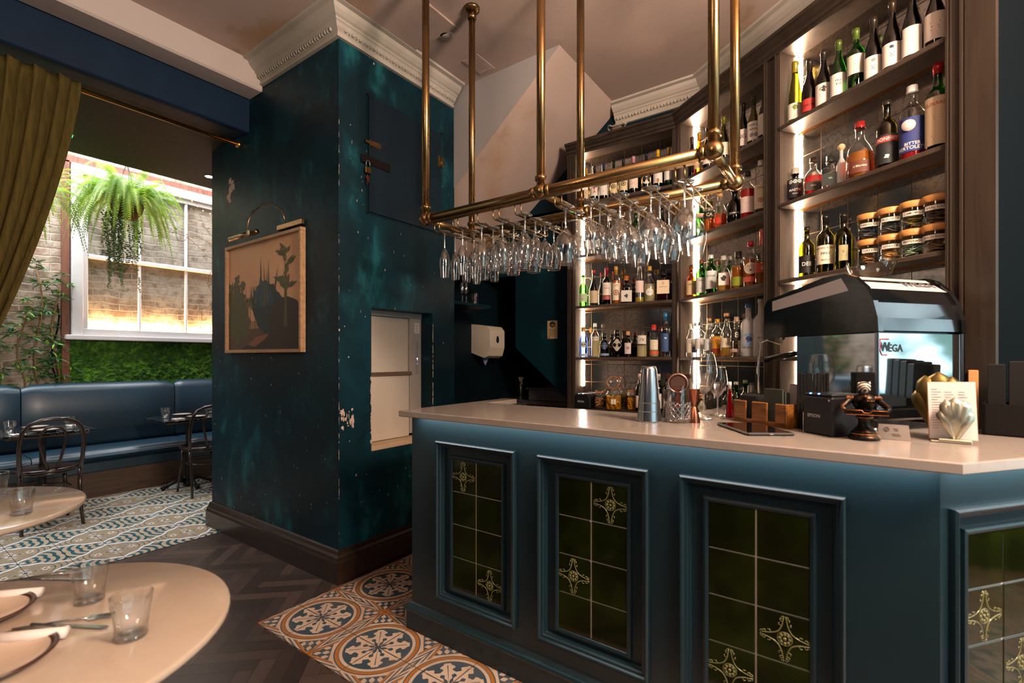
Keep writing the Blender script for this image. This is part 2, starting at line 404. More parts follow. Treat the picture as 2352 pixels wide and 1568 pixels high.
# floor tile with roundels of leaves, period .45 m
def tile_roundel(name):
    m = Mat(name, 'b29a86', .42); X, Y, Z = m.xyz()
    u = ((X+2.265)/.45+.5).frac()-.5; v = ((Y-1.463)/.45+.5).frac()-.5
    r = (u*u+v*v).sqrt(); th = atan2(v, u)
    a, b = u.abs(), v.abs()
    c4 = (th*2).cos().abs(); c8 = (th*4).cos()
    wob = (r*75).sin()*.5+.5
    leaf_w = (1-(r/.335-.52).abs()*1.35)*(.25+wob*.20)
    d4 = a.min(b)/r.max(.01)                       # along the axes
    dd = (a-b).abs()/r.max(.01)*.7071
    leaf = ((d4 < leaf_w) | (dd < leaf_w)) & (r < .325)
    vein = ((d4 < .025) | (dd < .02)) & (r < .29)
    hub = r.band(.0, .03)
    disc = r < .345
    ring_b1 = r.band(.345, .352); cream = r.band(.352, .385); ob = r.band(.385, .392); orange = r.band(.392, .425); ob2 = r.band(.425, .437)
    s = 1.0-a-b; mm = (a-b).abs()
    kk = mm-s*.62
    out = (r > .455)
    tri = out & (kk < -.02) & (s > .05) & (s < .34)
    trio = out & kk.band(-.02, .015) & (s > .04)
    trid = out & kk.band(.015, .03)
    inner = tri & (((s*52).sin()*.5+(mm*60).cos()*.6) > .12)
    strp = out & (kk > .06) & (((kk-.06)*95).sin() > .1)
    star = s < .07
    seam = (((X+2.265)/.225).frac() < .016) | (((Y-1.463)/.225).frac() < .016)
    n = m.noise(7, 5); n2 = m.noise(60, 3)
    m.col('b79f8a', (disc, '34434d'), (leaf, 'b79f8a'), (vein, '3c4850'), (hub, '34434d'), (ring_b1, '3a4750'), (ob, '3a4750'),
          (orange, '9a5f27'), (ob2, '3a4750'), (tri, '3a4852'), (inner, 'b39b87'), (trio, '9a5f27'), (trid, '3f4b52'), (strp, '4a545a'),
          (star, '97591f'), (n.step(.4, .75)*.35, '6d5a4a'), (seam, '4a3222'))
    m.rough(n*.25+.28); m.bump(seam.inv()+n2*.05, .15, .002); return m.m
TILE_A = tile_roundel('roundel_floor_tile')
def tile_ogee(name):
    m = Mat(name, 'b9b4ac', .3); X, Y, Z = m.xyz()
    u = ((X+4.02)/.45).frac()-.5; v = (Y/.45).frac()-.5
    a, b = u.abs(), v.abs()
    w = ((v*2*PI).cos()*.14+.24)+(v*10*PI).cos()*.018
    d = (a-w).abs(); white = d < .030; edge = d.band(.030, .042); ins = a < w-.03
    r1 = (u*u+v*v).sqrt(); th = atan2(v, u)
    # inside the ogee: a rosette, two oval flowers and scrolls; outside: leaves
    ros = r1 < ((th*6).cos()*.016+.062); ros2 = r1.band(.0, .03)
    vv = v.abs()-.21; r2 = (u*u*1.3+vv*vv*2.6).sqrt(); t2 = atan2(vv, u); fl = r2 < ((t2*8).cos()*.014+.075); fl2 = r2 < .035
    uu = a-.15; r3 = (uu*uu*2.2+v*v).sqrt(); lf = r3 < .055
    scroll = ins & ((r1*95+(th*2).cos()*2.5).sin() > .75)
    ou = (0.5-a); ov = (0.5-b); r4 = (ou*ou+v*v).sqrt(); t4 = atan2(v, ou)
    out = a > w+.03; ol = out & ((r4*60+(t4*3).cos()*3).sin() > -.15); ol2 = out & (r4 < ((t4*4).cos()*.02+.06)); ol3 = out & (r4 < .028)
    n3 = m.noise(6, 4)
    m.col('2a5560', (ins, 'a89378'), (scroll, '3f6466'), (ol, 'b0a18c'), (ol2, 'cfcbc8'), (ol3, '1f4a52'), (lf, 'b9b2ac'), (fl, 'd2cfcd'), (fl2, 'a5763f'), (ros, 'd2cfcd'), (ros2, '1f4a52'),
          (edge, '1f3b44'), (white, 'dcdbdc'),
          ((((X+4.02)/.225).frac() < .014) | ((Y/.225).frac() < .014), '2b2420'), (n3.step(.5, .8)*.25, '5f6a75'))
    m.rough(n3*.2+.15); return m.m
TILE_B = tile_ogee('ogee_floor_tile')
def brick(name, warm=0):
    m = Mat(name, '8a6f60', .85); m.xyz()
    mp = m.t.nodes.new('ShaderNodeMapping'); mp.inputs['Rotation'].default_value = (PI/2, 0, PI/2); m.t.links.new(m.vec, mp.inputs[0])
    nz = m.t.nodes.new('ShaderNodeTexNoise'); nz.inputs['Scale'].default_value = 5
    bt = m.t.nodes.new('ShaderNodeTexBrick'); bt.inputs['Scale'].default_value = 1; bt.inputs['Brick Width'].default_value = .225; bt.inputs['Row Height'].default_value = .075
    bt.inputs['Mortar Size'].default_value = .008; bt.inputs['Mortar Smooth'].default_value = .6
    y, z = [E(m.t, k) for k in (None, None)] if 0 else (None, None)
    sp = m.t.nodes.new('ShaderNodeSeparateXYZ'); m.t.links.new(m.vec, sp.inputs[0]); cb = m.t.nodes.new('ShaderNodeCombineXYZ')
    wobz = (m.noise(3.1, 4)-.5)*.09
    zz = E(m.t, sp.outputs['Z'])+wobz; yy = E(m.t, sp.outputs['Y'])
    m.t.links.new(yy.k, cb.inputs[0]); m.t.links.new(zz.k, cb.inputs[1]); m.t.links.new(cb.outputs[0], bt.inputs['Vector'])
    bt.inputs['Color1'].default_value = (*lin('8d6e5e'), 1); bt.inputs['Color2'].default_value = (*lin('5f4a40'), 1); bt.inputs['Mortar'].default_value = (*lin('a79a8c'), 1)
    n = m.noise(2.6, 6, rough=.7); n2 = m.noise(11, 5, rough=.7)
    mx = m.t.nodes.new('ShaderNodeMixRGB'); mx.inputs['Color2'].default_value = (*lin('b9a898'), 1); m.t.links.new((n.step(.34, .58)*n2.step(.25, .6)).k, mx.inputs['Fac']); m.t.links.new(bt.outputs['Color'], mx.inputs['Color1'])
    mx2 = m.t.nodes.new('ShaderNodeMixRGB'); mx2.inputs['Color2'].default_value = (*lin('352a26'), 1); m.t.links.new((n2.step(.58, .75)*.6).k, mx2.inputs['Fac']); m.t.links.new(mx.outputs[0], mx2.inputs['Color1'])
    m.t.links.new(mx2.outputs[0], m.b.inputs['Base Color']); m.bump(E(m.t, bt.outputs['Fac'])*-1+n2, .6, .02); return m.m
BRICK = brick('weathered_brick')
WHITEWOOD = plaster('old_white_window_paint', 'c9c6c8', 'bdb6b4', 'a09488', .4)
# herringbone planks: tint per plank in a colour attribute
HERR = Mat('smoked_oak_plank', '3a2a24', .38); HERR.xyz()
at_ = HERR.t.nodes.new('ShaderNodeAttribute'); at_.attribute_name = 'tint'
g1 = HERR.noise(3, 6, vec=HERR.scaled((6, 6, 6)), rough=.7, dist=1.0)
HERR.col('2a201d', (E(HERR.t, at_.outputs['Fac']), '4a3b35'), (g1.step(.5, .75)*.5, '241913')); HERR.rough(g1*.2+.28); HERR.bump(g1, .1, .003); HERR = HERR.m

# ------------------------------------------------------------------ the room
CZ = 3.45
# floor: herringbone laid at 45 degrees
mb = MB(); tints = []
w_ = .072; n_h = 5
ang = math.radians(43)
ca, sa = math.cos(ang), math.sin(ang)
def plank(x0, y0, x1, y1):
    g = .0009; z = 0
    cx, cy = (x0+x1)/2*w_, (y0+y1)/2*w_
    X, Y = cx*ca-cy*sa-2.4, cx*sa+cy*ca+.6
    if not (-4.5 < X < 2.55 and -1.75 < Y < 2.6): return
    pts = [(x0*w_+g, y0*w_+g), (x1*w_-g, y0*w_+g), (x1*w_-g, y1*w_-g), (x0*w_+g, y1*w_-g)]
    mb.add([(px*ca-py*sa-2.4, px*sa+py*ca+.6, z) for px, py in pts], [(0, 1, 2, 3)]); tints.append(random.random()**1.6)
for k in range(-130, 130):
    for q in range(-16, 17):
        plank(k+2*n_h*q, k, k+n_h+2*n_h*q, k+1); plank(k+n_h+2*n_h*q, k-n_h+1, k+n_h+1+2*n_h*q, k+1)
npl = len(mb.f)
mb.add([(-6.7, -1.9, -.003), (2.7, -1.9, -.003), (2.7, 5.3, -.003), (-6.7, 5.3, -.003)], [(0, 1, 2, 3)], 1)
fl = mb.build('floor', [HERR, M('floor_joint', '0f0a08', .6)]); struct(fl)
ca_ = fl.data.color_attributes.new('tint', 'FLOAT_COLOR', 'CORNER')
for p in fl.data.polygons:
    t = tints[p.index] if p.index < npl else 0
    for li in p.loop_indices: ca_.data[li].color = (t, t, t, 1)
mb = MB().box(-2.49, 2.6, 1.238, 3.6, -.01, .004); struct(mb.build('floor_roundel_tiles', TILE_A))
mb = MB().box(-6.66, -4.02, -1.8, 3.0, -.01, .004); struct(mb.build('floor_ogee_tiles', TILE_B))
# ceiling
mb = MB().box(-3.44, 2.7, -1.9, 5.3, CZ, CZ+.1); struct(mb.build('ceiling', CEIL))
mb = MB().box(-3.63, -3.44, -1.9, 1.76, 3.262, CZ+.1, bev=.012); struct(mb.build('trim_beam', BEAM))
mb = MB().box(-3.80, -3.632, -1.9, 1.76, 3.02, CZ+.1, bev=.008); struct(mb.build('wall_beam_fascia', NAVY))
mb = MB().box(-5.18, -3.75, -1.9, 3.0, 3.035, 3.13); struct(mb.build('ceiling_rear_room', DARKCEIL))
# column with a real dumbwaiter niche (right face) -------------------------------------------------
X1, Y0, YE = -2.545, 1.755, 2.79
NY0, NY1, NZ0, NZ1, ND = 1.998, 2.55, .785, 1.69, .13
mb = MB()
mb.box(-4.25, X1, Y0, NY0, 0, CZ); mb.box(-4.25, X1, NY1, YE, 0, CZ)
mb.box(-4.25, X1, NY0, NY1, NZ1, CZ); mb.box(-4.25, X1, NY0, NY1, 0, NZ0-.03); mb.box(-4.25, X1-ND-.06, NY0, NY1, NZ0-.03, NZ1)
struct(mb.build('wall_column', TEAL))
# peeled paint chips on the column, thin flakes of bare plaster
random.seed(3)
chip = MB()
def flake(face, a, z, w, h, n=9):
    pts = []
    for i in range(n):
        t = 2*PI*i/n; k = random.uniform(.45, 1.15); pts.append((a+w*k*math.cos(t), z+h*k*math.sin(t)))
    flake.k += 1; e = .0008+(flake.k % 40)*.00006
    if face == 'x': vs = [(X1+e, p, q) for p, q in pts]
    else: vs = [(p, Y0-e, q) for p, q in pts]
    vs.append(tuple(sum(v[i] for v in vs)/n for i in range(3)))
    chip.add(vs, [(i, (i+1) % n, n) for i in range(n)])
flake.k = 0
for k in range(26): flake('x', 1.765+random.uniform(0, .10), 1.0+random.uniform(-.07, .04), random.uniform(.003, .011), random.uniform(.006, .028))
for k in range(22): flake('x', NY0-.003, random.uniform(.8, 1.25), .007, .014)
for k in range(34): flake('x', NY1+.004, random.uniform(.95, 1.6), .005, .018, 7)
for k in range(10): flake('y', -3.93+random.uniform(-.04, .05), 2.62+random.uniform(-.05, .12), .03, .03)
for k in range(60): flake('y', random.uniform(-4.2, -2.56), random.uniform(.2, 2.2)**1.0*.7, random.uniform(.002, .005), random.uniform(.003, .012), 6)
for k in range(60): flake('x', random.uniform(1.76, 2.75), random.uniform(.15, 2.9), random.uniform(.0015, .004), random.uniform(.003, .014), 6)
for k in range(40): flake('x', Y0+.002, random.uniform(.25, 2.9), random.uniform(.0008, .0025), random.uniform(.006, .03), 6)
struct(chip.build('trim_bare_plaster_chips', M('bare_plaster', 'b9a295', .8)))
# the end of the column is cut back under the stair
# left (far) wall with window opening behind brick
mb = MB().box(-6.95, -6.65, -1.9, 3.05, -.1, 5.0); struct(mb.build('wall_brick', BRICK))
mb = MB().box(-6.95, -4.25, 3.0, 3.1, -.1, 5.0); struct(mb.build('wall_rear_room_right', BRICK))
mb = MB().box(-6.95, -3.44, -2.0, -1.9, -.1, 5.0); struct(mb.build('wall_rear_room_left', BRICK))
mb = MB().box(-5.2, -5.12, -1.9, 3.0, 3.13, 4.6); struct(mb.build('wall_roof_upstand', WHITEWOOD))
# back wall behind the bar, with the dark opening under the stairs
mb = MB()
Yb = 3.78
mb.prism([(-2.57, 1.46), (-1.93, .93), (-1.93, 2.62), (-3.1, 2.62), (-3.1, 2.13), (-2.57, 2.13)], Yb-.12, Yb, axis='y')
mb.box(-3.1, .1, Yb, Yb+.05, 2.62, CZ); mb.box(-1.93, .1, Yb, Yb+.05, 0, 2.62)
struct(mb.build('wall_back', TEAL2))
U = Vector((.8028, -.5966)); N = Vector((.5966, .8028)); C0 = Vector((-1.043, 3.5))
def ul(s, n): p = C0+U*s+N*n; return (p.x, p.y)
mb = MB(); q = [ul(-.25, .30), ul(1.81, .30), ul(1.81, .36), ul(-.25, .36)]
mb.prism(q, 0, CZ); struct(mb.build('wall_back_right', TEAL2))
mb = MB().box(.75, 2.7, 3.6, 3.7, 0, CZ); struct(mb.build('wall_side', TEAL2))
# kitchen recess
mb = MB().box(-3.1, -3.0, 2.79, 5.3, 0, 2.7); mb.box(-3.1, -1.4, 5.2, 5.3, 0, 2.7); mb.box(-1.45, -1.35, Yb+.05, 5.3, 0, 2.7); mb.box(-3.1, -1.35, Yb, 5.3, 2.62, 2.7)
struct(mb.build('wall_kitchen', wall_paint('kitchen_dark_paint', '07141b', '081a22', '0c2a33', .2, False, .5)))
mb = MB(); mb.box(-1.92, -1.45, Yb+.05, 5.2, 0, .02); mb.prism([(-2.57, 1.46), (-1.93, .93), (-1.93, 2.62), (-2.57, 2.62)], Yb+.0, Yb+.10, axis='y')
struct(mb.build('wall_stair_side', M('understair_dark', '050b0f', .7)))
# street side (right) with the big window, wall behind camera
mb = MB(); X2 = 2.6
mb.box(X2, X2+.15, -1.9, 3.7, 0, .55); mb.box(X2, X2+.15, -1.9, 3.7, 2.95, CZ); mb.box(X2, X2+.15, 3.5, 3.7, .55, 2.95); mb.box(X2, X2+.15, -1.9, -1.4, .55, 2.95)
struct(mb.build('wall_street', NAVY))
mb = MB()
for y in (-1.4, -.18, 1.04, 2.26, 3.44): mb.box(X2+.03, X2+.1, y, y+.06, .55, 2.95)
mb.box(X2+.03, X2+.1, -1.4, 3.5, 2.3, 2.36); mb.box(X2+.03, X2+.1, -1.4, 3.5, .55, .63)
struct(mb.build('window_2', NAVY))
mb = MB().box(-3.44, 2.7, -2.0, -1.9, 0, CZ); struct(mb.build('wall_front', NAVY))
# skirting boards
prof = [(0, 0), (.034, 0), (.034, .125), (.028, .14), (.026, .155), (.017, .17), (.013, .19), (0, .195)]
mb = MB().sweep([(-4.25, 2.99), (-4.25, Y0), (X1, Y0), (X1, YE)], prof, 1); struct(mb.build('baseboard_column', SKIRT))
# cornice ------------------------------------------------------------------
def cornice(path, name, side=1):
    z = CZ
    pr = [(0, z-.15), (.022, z-.15), (.026, z-.135), (.016, z-.128), (.02, z-.12), (.04, z-.105), (.05, z-.085), (.06, z-.078), (.06, z-.068), (.075, z-.06), (.095, z-.04), (.105, z-.018), (.135, z-.014), (.14, z-.001), (0, z-.001)]
    mb = MB().sweep(path, pr, side)
    for i in range(len(path)-1):
        a, b = Vector(path[i]), Vector(path[i+1]); d = (b-a); L = d.length; d.normalize(); nrm = Vector((d.y, -d.x))*side
        k = int(L/.026); rz = math.atan2(d.y, d.x)
        for j in range(1, k):
            p = a+d*(L*j/k)+nrm*.037
            mb.at((p.x, p.y, z-.103), rz)
            if j % 2: mb.sphere((0, 0, 0), .0115, 6, sz=1.25, sy=1.0)
            else: mb.sphere((0, 0, 0), .0115, 5, sx=.35, sz=1.4)
    mb.at(); return struct(mb.build(name, CORN))
cornice([(-3.44, Y0), (X1, Y0), (X1, YE-.03)], 'trim_cornice_column')
P1 = ul(.0, .30)
xk = C0+N*.30; tt = (Yb-xk.y)/U.y; corner = xk+U*tt
cornice([(-1.62, Yb), (corner.x, Yb), ul(1.81, .30)], 'trim_cornice_bar')
# stair soffit: a slab descending to the left over the kitchen opening
mb = MB(); SL = .804
def sz(x): return CZ+SL*(x+1.60)
xs = [-1.60, -3.05]
mb.prism([(-1.60, CZ+.02), (-3.05, CZ+.02), (-3.05, sz(-3.05)), (-1.60, CZ)], 2.79, Yb, axis='y')
o = mb.build('ceiling_stair_soffit', [CEIL]); struct(o)
mb = MB().add([(-1.595, 2.785, CZ+.01), (-3.04, 2.785, CZ+.01), (-3.04, 2.785, sz(-3.05)+.01), (-1.595, 2.785, CZ)], [(0, 1, 2, 3)])
struct(mb.build('trim_stair_plaster', GREYPL))
# ------------------------------------------------------------------ bar
CT = 1.10                      # counter top height
D2 = Vector((.621, .784))      # direction of the angled end
fc = Vector((.22, 1.61)); bc = Vector((.185, 1.675))
def ch(base, s, n=0): p = base+D2*s+Vector((D2.y, -D2.x))*n; return (p.x, p.y)
mb = MB()
poly = [(-1.84, 1.61), (.22, 1.61), ch(fc, .95), (1.25, 2.75), ul(1.95, -.012), ul(.62, -.012), (-.62, 2.19), (-1.74, 2.19), (-1.74, 2.49), (-1.84, 2.49)]
# chamfered slab edge: three stacked rings
def inset(P, d):
    out = []; L = len(P)
    for i in range(L):
        a, b, c = Vector(P[i-1]), Vector(P[i]), Vector(P[(i+1) % L]); d0 = (b-a).normalized(); d1 = (c-b).normalized()
        n0 = Vector((-d0.y, d0.x)); n1 = Vector((-d1.y, d1.x)); nn = (n0+n1).normalized(); out.append(tuple(b+nn*(d/max(.4, nn.dot(n0)))))
    return out
pi_ = inset(poly, .003); L = len(poly); vs = []
for P, z in ((pi_, CT-.03), (poly, CT-.027), (poly, CT-.003), (pi_, CT)): vs += [(x, y, z) for x, y in P]
fs = [tuple(range(L))[::-1], tuple(3*L+i for i in range(L))]
for k in range(3): fs += [(k*L+i, k*L+(i+1) % L, (k+1)*L+(i+1) % L, (k+1)*L+i) for i in range(L)]
mb.add(vs, fs); ctop = mb.build('countertop', COUNTER)
tag(ctop, 'long pale stone worktop with an angled end resting on the blue bar front', 'countertop')

bar = thing('bar_counter', 'petrol blue panelled bar front inlaid with dark green glazed tiles', 'bar', (-.8, 1.9, 0))
def bpart(mb, name, mats, **p):
    o = mb.build(name, mats, bar, **p); o.location = (.8, -1.9, 0); return o
mb = MB()
carc = [(-1.814, 1.675), (.185, 1.675), ch(bc, .9), ch(bc, .9, -.04), (.165, 1.735), (-1.774, 1.735), (-1.774, 2.10), (-1.814, 2.10)]
# carcass with recesses cut for the panels is built from stiles and rails
def stiles(mb, X, y, L, rec):
    """front skin in local xz (facing -y) with rectangular recesses rec=[(x0,x1,z0,z1)]"""
    xs = 0
    for (a, b, c, d) in rec:
        mb.box(xs, a, 0, .03, 0, CT-.032); mb.box(a, b, 0, .03, 0, c); mb.box(a, b, 0, .03, d, CT-.032); xs = b
    mb.box(xs, L, 0, .03, 0, CT-.032)
rec = [(x-(-1.814)+.03, x-(-1.814)+.467-.03, .236, .933) for x in (-1.637, -1.059, -.4846)]
mb.at((-1.814, 1.675, 0)); stiles(mb, 0, 0, 1.999, rec)
rec2 = [(.06, .47, .236, .933)]
mb.at((.185, 1.675, 0), math.atan2(D2.y, D2.x)); stiles(mb, 0, 0, .9, rec2)
mb.at(); mb.prism([(-1.814, 1.705), (-1.784, 1.705), (-1.784, 2.45), (-1.814, 2.45)], 0, CT-.032)
bpart(mb, 'carcass', BARBLUE)
pp = [(0, 0), (.0005, .016), (.006, .021), (.012, .019), (.016, .012), (.024, .010), (.03, -.006), (.034, -.018)]
pq = [(0, -.018), (.003, -.006), (.010, -.004), (.018, -.007), (.022, -.014), (.022, -.028)]
GREEN = Mat('dark_green_glaze', '1c2304', .08, spec=.35, coat=.1); GREEN.xyz(); ng = GREEN.noise(6, 3); GREEN.col('0f1302', (ng.step(.35, .7), '1d2504')); GREEN.bump(ng, .03, .01); GREEN = GREEN.m
GROUT = M('pale_grout', 'd6c4b2', .8); RELIEF = M('raised_green_glaze', '6e6a3e', .15, 0, coat=.5)
def ornament(mb, cx, cz, y, k=.066, m=0):
    """raised scrollwork: four concave sides ending in paired curls, a rosette in the middle"""
    for q in range(4):
        a = q*PI/2+PI/4
        def P(u, v): return (cx+(u*math.cos(a)-v*math.sin(a))*k, y, cz+(u*math.sin(a)+v*math.cos(a))*k)
        pts = [P(.44+.36*abs(t)**1.6*.9-.04, t*.66) for t in [i/7 for i in range(-7, 8)]]
        # ends curl inwards
        for sgn in (1, -1):
            e = (.44+.36*.9-.04, .66*sgn); cu = []
            for i in range(9):
                th = i*.62; r = .10*(1-i/11)
                cu.append((e[0]-.02+ r*math.sin(th), e[1]-sgn*(.10-r*math.cos(th))+sgn*.03))
            mb.tube([P(*c) for c in cu], .0014, 4, m)
            for bb in (.30, .48):
                u0 = .44+.36*abs(bb/.66)**1.6*.9-.04
                mb.tube([P(u0, bb*sgn), P(u0+.12, bb*sgn-.05*sgn), P(u0+.16, bb*sgn+.03*sgn)], [.0016, .0013, .0022], 4, m)
        mb.tube(pts, .0017, 5, m); mb.tube([(cx+(p_[0]-cx)*.93, p_[1], cz+(p_[2]-cz)*.93) for p_ in pts[2:-2]], .0010, 4, m)
    for q in range(8):
        a = q*PI/4; mb.sphere((cx+.20*k*math.cos(a), y, cz+.20*k*math.sin(a)), .0052, 6, m, sy=.45)
    mb.sphere((cx, y, cz), .0055, 8, m, sy=.6)
    mb.tube([(cx+.30*k*math.cos(t*PI/8), y, cz+.30*k*math.sin(t*PI/8)) for t in range(16)], .0014, 4, m, closed=True)
def tile_panel(x, y, rz, deco, w=.467):
    o = thing('x', '', ''); bpy.data.objects.remove(o)
    loc = (x+.8, y-1.9, 0)
    mb = MB(); mb.frame(0, w, .206, .963, pp, 0, 0); mb.frame(.07, w-.07, .253+.0, .90, pq, 0, 0)
    mb.box(.03, w-.03, .017, .021, .23, .94)
    f = mb.build('panel_moulding', BARBLUE, bar); f.location = loc; f.rotation_euler = (0, 0, rz)
    x0, tw, th = .0785, .1535, .1545
    mb = MB(); mb.box(x0-.002, x0+2*tw+.005, .0135, .0165, .265, .885, 1)
    for c in range(2):
        for r in range(4):
            a = x0+c*(tw+.0035); zt = .883-r*th
            mb.box(a, a+tw-.002, .0095, .014, zt-th+.004, zt, 0, bev=.0012)
            if (c, r) in deco: ornament(mb, a+tw/2, zt-th/2, .0095, .068, 2)
    t = mb.build('glazed_tile_inlay', [GREEN, GROUT, RELIEF], bar); t.location = loc; t.rotation_euler = (0, 0, rz)
tile_panel(-1.637, 1.675, 0, {(0, 0), (1, 3)}); tile_panel(-1.059, 1.675, 0, {(1, 0), (0, 2)}); tile_panel(-.4846, 1.675, 0, {(1, 2), (0, 3)})
p = ch(bc, .03); tile_panel(p[0], p[1], math.atan2(D2.y, D2.x), {(0, 1), (1, 2)})
mb = MB().sweep([(-1.814, 2.45), (-1.814, 1.675), (.185, 1.675), ch(bc, .9)], [(-.0005, 0), (.02, 0), (.02, .092), (.026, .098), (.030, .108), (.026, .118), (.014, .122), (.008, .13), (-.0005, .136)], 1)
bpart(mb, 'plinth', BARBLUE)
mb = MB().sweep([(-1.76, 1.655), (.19, 1.655), ch(Vector((.19, 1.655)), .85)], [(-.006, CT-.034), (.006, CT-.034), (.006, CT-.0305), (-.006, CT-.0305)], 1)
bpart(mb, 'under_counter_led_strip', LEDC)
l = area('under_counter_led_glow', (-.79, 1.640, CT-.036), (1.95, .010), (0, .25, -1), 2.0, (1, .98, .94), 170)
l = area('under_counter_led_glow_end', (.19+.27, 1.66+.33, CT-.036), (.010, .8), (0, 0, -1), .75, (1, .98, .94), 170); l.rotation_euler = (0, 0, math.atan2(D2.y, D2.x)-PI/2)

# ------------------------------------------------------------------ back bar shelving
LV = [.955, 1.367, 1.785, 2.20, 2.622]      # shelf tops
TOPZ = 3.03; DEP = .145
def shelf_unit(label, origin, rz, bays, L, posts, path, keep, group=None):
    """bays [(s0,s1)], posts [(s0,s1)] along local x; local y goes into the wall"""
    t = thing('shelf_unit', label, 'shelf', (*origin, 0), rz, group)
    for a, b in posts:
        mb = MB(); mb.box(a, b, 0.0005, DEP, LV[0], TOPZ+.02); w = b-a
        if w > .05:
            mb.box(a+.004, a+.012, -.010, 0, .99, TOPZ); mb.box(b-.012, b-.004, -.010, 0, .99, TOPZ)
            mb.box(a+.016, a+.020, -.005, 0, .99, TOPZ); mb.box(b-.020, b-.016, -.005, 0, .99, TOPZ)
        mb.build('post', UNITD, t)
    for a, b in bays:
        mb = MB(); mb.box(a-.002, a+.006, 0.01, DEP, LV[0], TOPZ); mb.build('side_panel', UNIT, t)
        mb = MB(); mb.box(b-.006, b+.002, 0.01, DEP, LV[0], TOPZ); mb.build('side_panel', UNIT, t)
        mb = MB(); mb.box(a, b, DEP, DEP+.01, LV[0]-.03, TOPZ); mb.build('mirror_back', MIRROR, t)
        for z in LV[1:]:
            mb = MB(); mb.box(a+.006, b-.006, .002, DEP-.001, z-.022, z, 0, bev=.003); sh = mb.build('shelf', UNIT, t)
            mb = MB(); mb.box(a+.02, b-.02, DEP-.008, DEP-.003, z-.029, z-.0225); mb.build('copper_glow_line', EDGE, sh)
        mb = MB(); mb.box(a, b, 0, DEP, TOPZ, TOPZ+.02); mb.build('top_board', UNIT, t)
        for i, z in enumerate(LV):
            zt = (LV[i+1]-.024) if i < 4 else TOPZ-.002
            zb = z+.17 if i == 0 else z+.003
            mb = MB(); mb.box(a+.007, a+.0085, DEP-.022, DEP-.006, zb, zt)
            n = int((zt-zb)/.0125)
            for k in range(n): mb.box(a+.0085, a+.0105, DEP-.018, DEP-.011, zb+.005+k*.0125, zb+.011+k*.0125)
            mb.build('led_strip', LED, t)
    pr = [(0, TOPZ-.012), (.008, TOPZ-.012), (.008, TOPZ+.006), (.018, TOPZ+.012), (.018, TOPZ+.03), (.03, TOPZ+.04), (.04, TOPZ+.062), (.052, TOPZ+.066), (.052, TOPZ+.084), (-.14, TOPZ+.084), (-.14, TOPZ+.02), (0, TOPZ+.02)]
    mb = MB().sweep(path, pr, 1, keep=keep); mb.build('crown_moulding', UNITD, t)
    mb = MB(); mb.sweep(path, [(-.0, LV[0]-.03), (.02, LV[0]-.03), (.02, LV[0]-.001), (0, LV[0]-.001)], 1, keep=keep); mb.box(0, L, .0, DEP, .0, LV[0])
    mb.build('base_cabinet', UNITD, t)
    return t
RZ = math.atan2(U.y, U.x)
shelf_unit('brown back bar shelf bay beside the stair wall, left of the angled corner', (-1.932, 3.5), 0, [(.065, .862)], .889, [(0, .065), (.862, .889)], [(0, 0), (.889, 0), (.889+.8028, -.5966)], 0)
shelf_unit('brown two-bay back bar shelving running from the corner behind the coffee machine', tuple(C0), RZ, [(.03, .787), (.877, 1.664)], 1.81, [(0, .03), (.787, .877), (1.664, 1.726)], [(-.8028, -.5966), (0, 0), (1.81, 0)], 1)
mb = MB(); q = [ul(1.728, -.004), ul(1.82, -.004), ul(1.82, .012), ul(1.728, .012)]; mb.prism(q, 0, CZ-.13); struct(mb.build('trim_shelf_end', UNITD))
mb = MB(); q = [ul(1.728, .0125), ul(1.82, .0125), ul(1.82, .9), ul(1.728, .9)]; mb.prism(q, 0, CZ); struct(mb.build('wall_bar_end', M('unlit_bar_end_teal', '070d11', .7, spec=.05)))  # teal wall coloured near-black: its lack of light is put into the colour
for s, w in ((.40, .75), (1.27, .78)):
    pass
# ------------------------------------------------------------------ bottles
GL = {
 'green': thin_glass('green_glass', (.10, .42, .08), 1.0, .03), 'dgreen': thin_glass('dark_green_glass', (.035, .075, .02), 1.0, .05),
 'olive': thin_glass('olive_glass', (.30, .28, .03), 1.0, .04), 'brown': thin_glass('brown_glass', (.06, .025, .01), 1.0, .05), 'amber': thin_glass('amber_glass', (.75, .30, .04), 1.0, .03),
 'clear': thin_glass('clear_glass', (.93, .94, .93), 1.3, .02), 'black': thin_glass('black_glass', (.012, .012, .014), 1.0, .06),
 'blue': thin_glass('blue_glass', (.25, .45, .85), 1.0, .03), 'frost': M('frosted_glass', 'd5d4d6', .45, 0, trans=.35),
 'red': thin_glass('red_glass', (.5, .02, .02), 1.0, .03)}
def liquid(name, c): return thin_glass(name, c, .3, .02, .25, tuple(min(1, x*1.1) for x in c))
LQ = {'gold': liquid('golden_spirit', (.85, .5, .08)), 'amber': liquid('amber_spirit', (.70, .24, .03)), 'dark': liquid('dark_liqueur', (.10, .02, .01)),
 'yellow': liquid('yellow_liqueur', (.9, .7, .08)), 'red': liquid('red_aperitif', (.75, .03, .03)), 'rose': liquid('orange_aperitif', (.95, .25, .05)), 'pale': liquid('pale_spirit', (.95, .85, .55)), 'purple': liquid('purple_liqueur', (.12, .01, .02))}
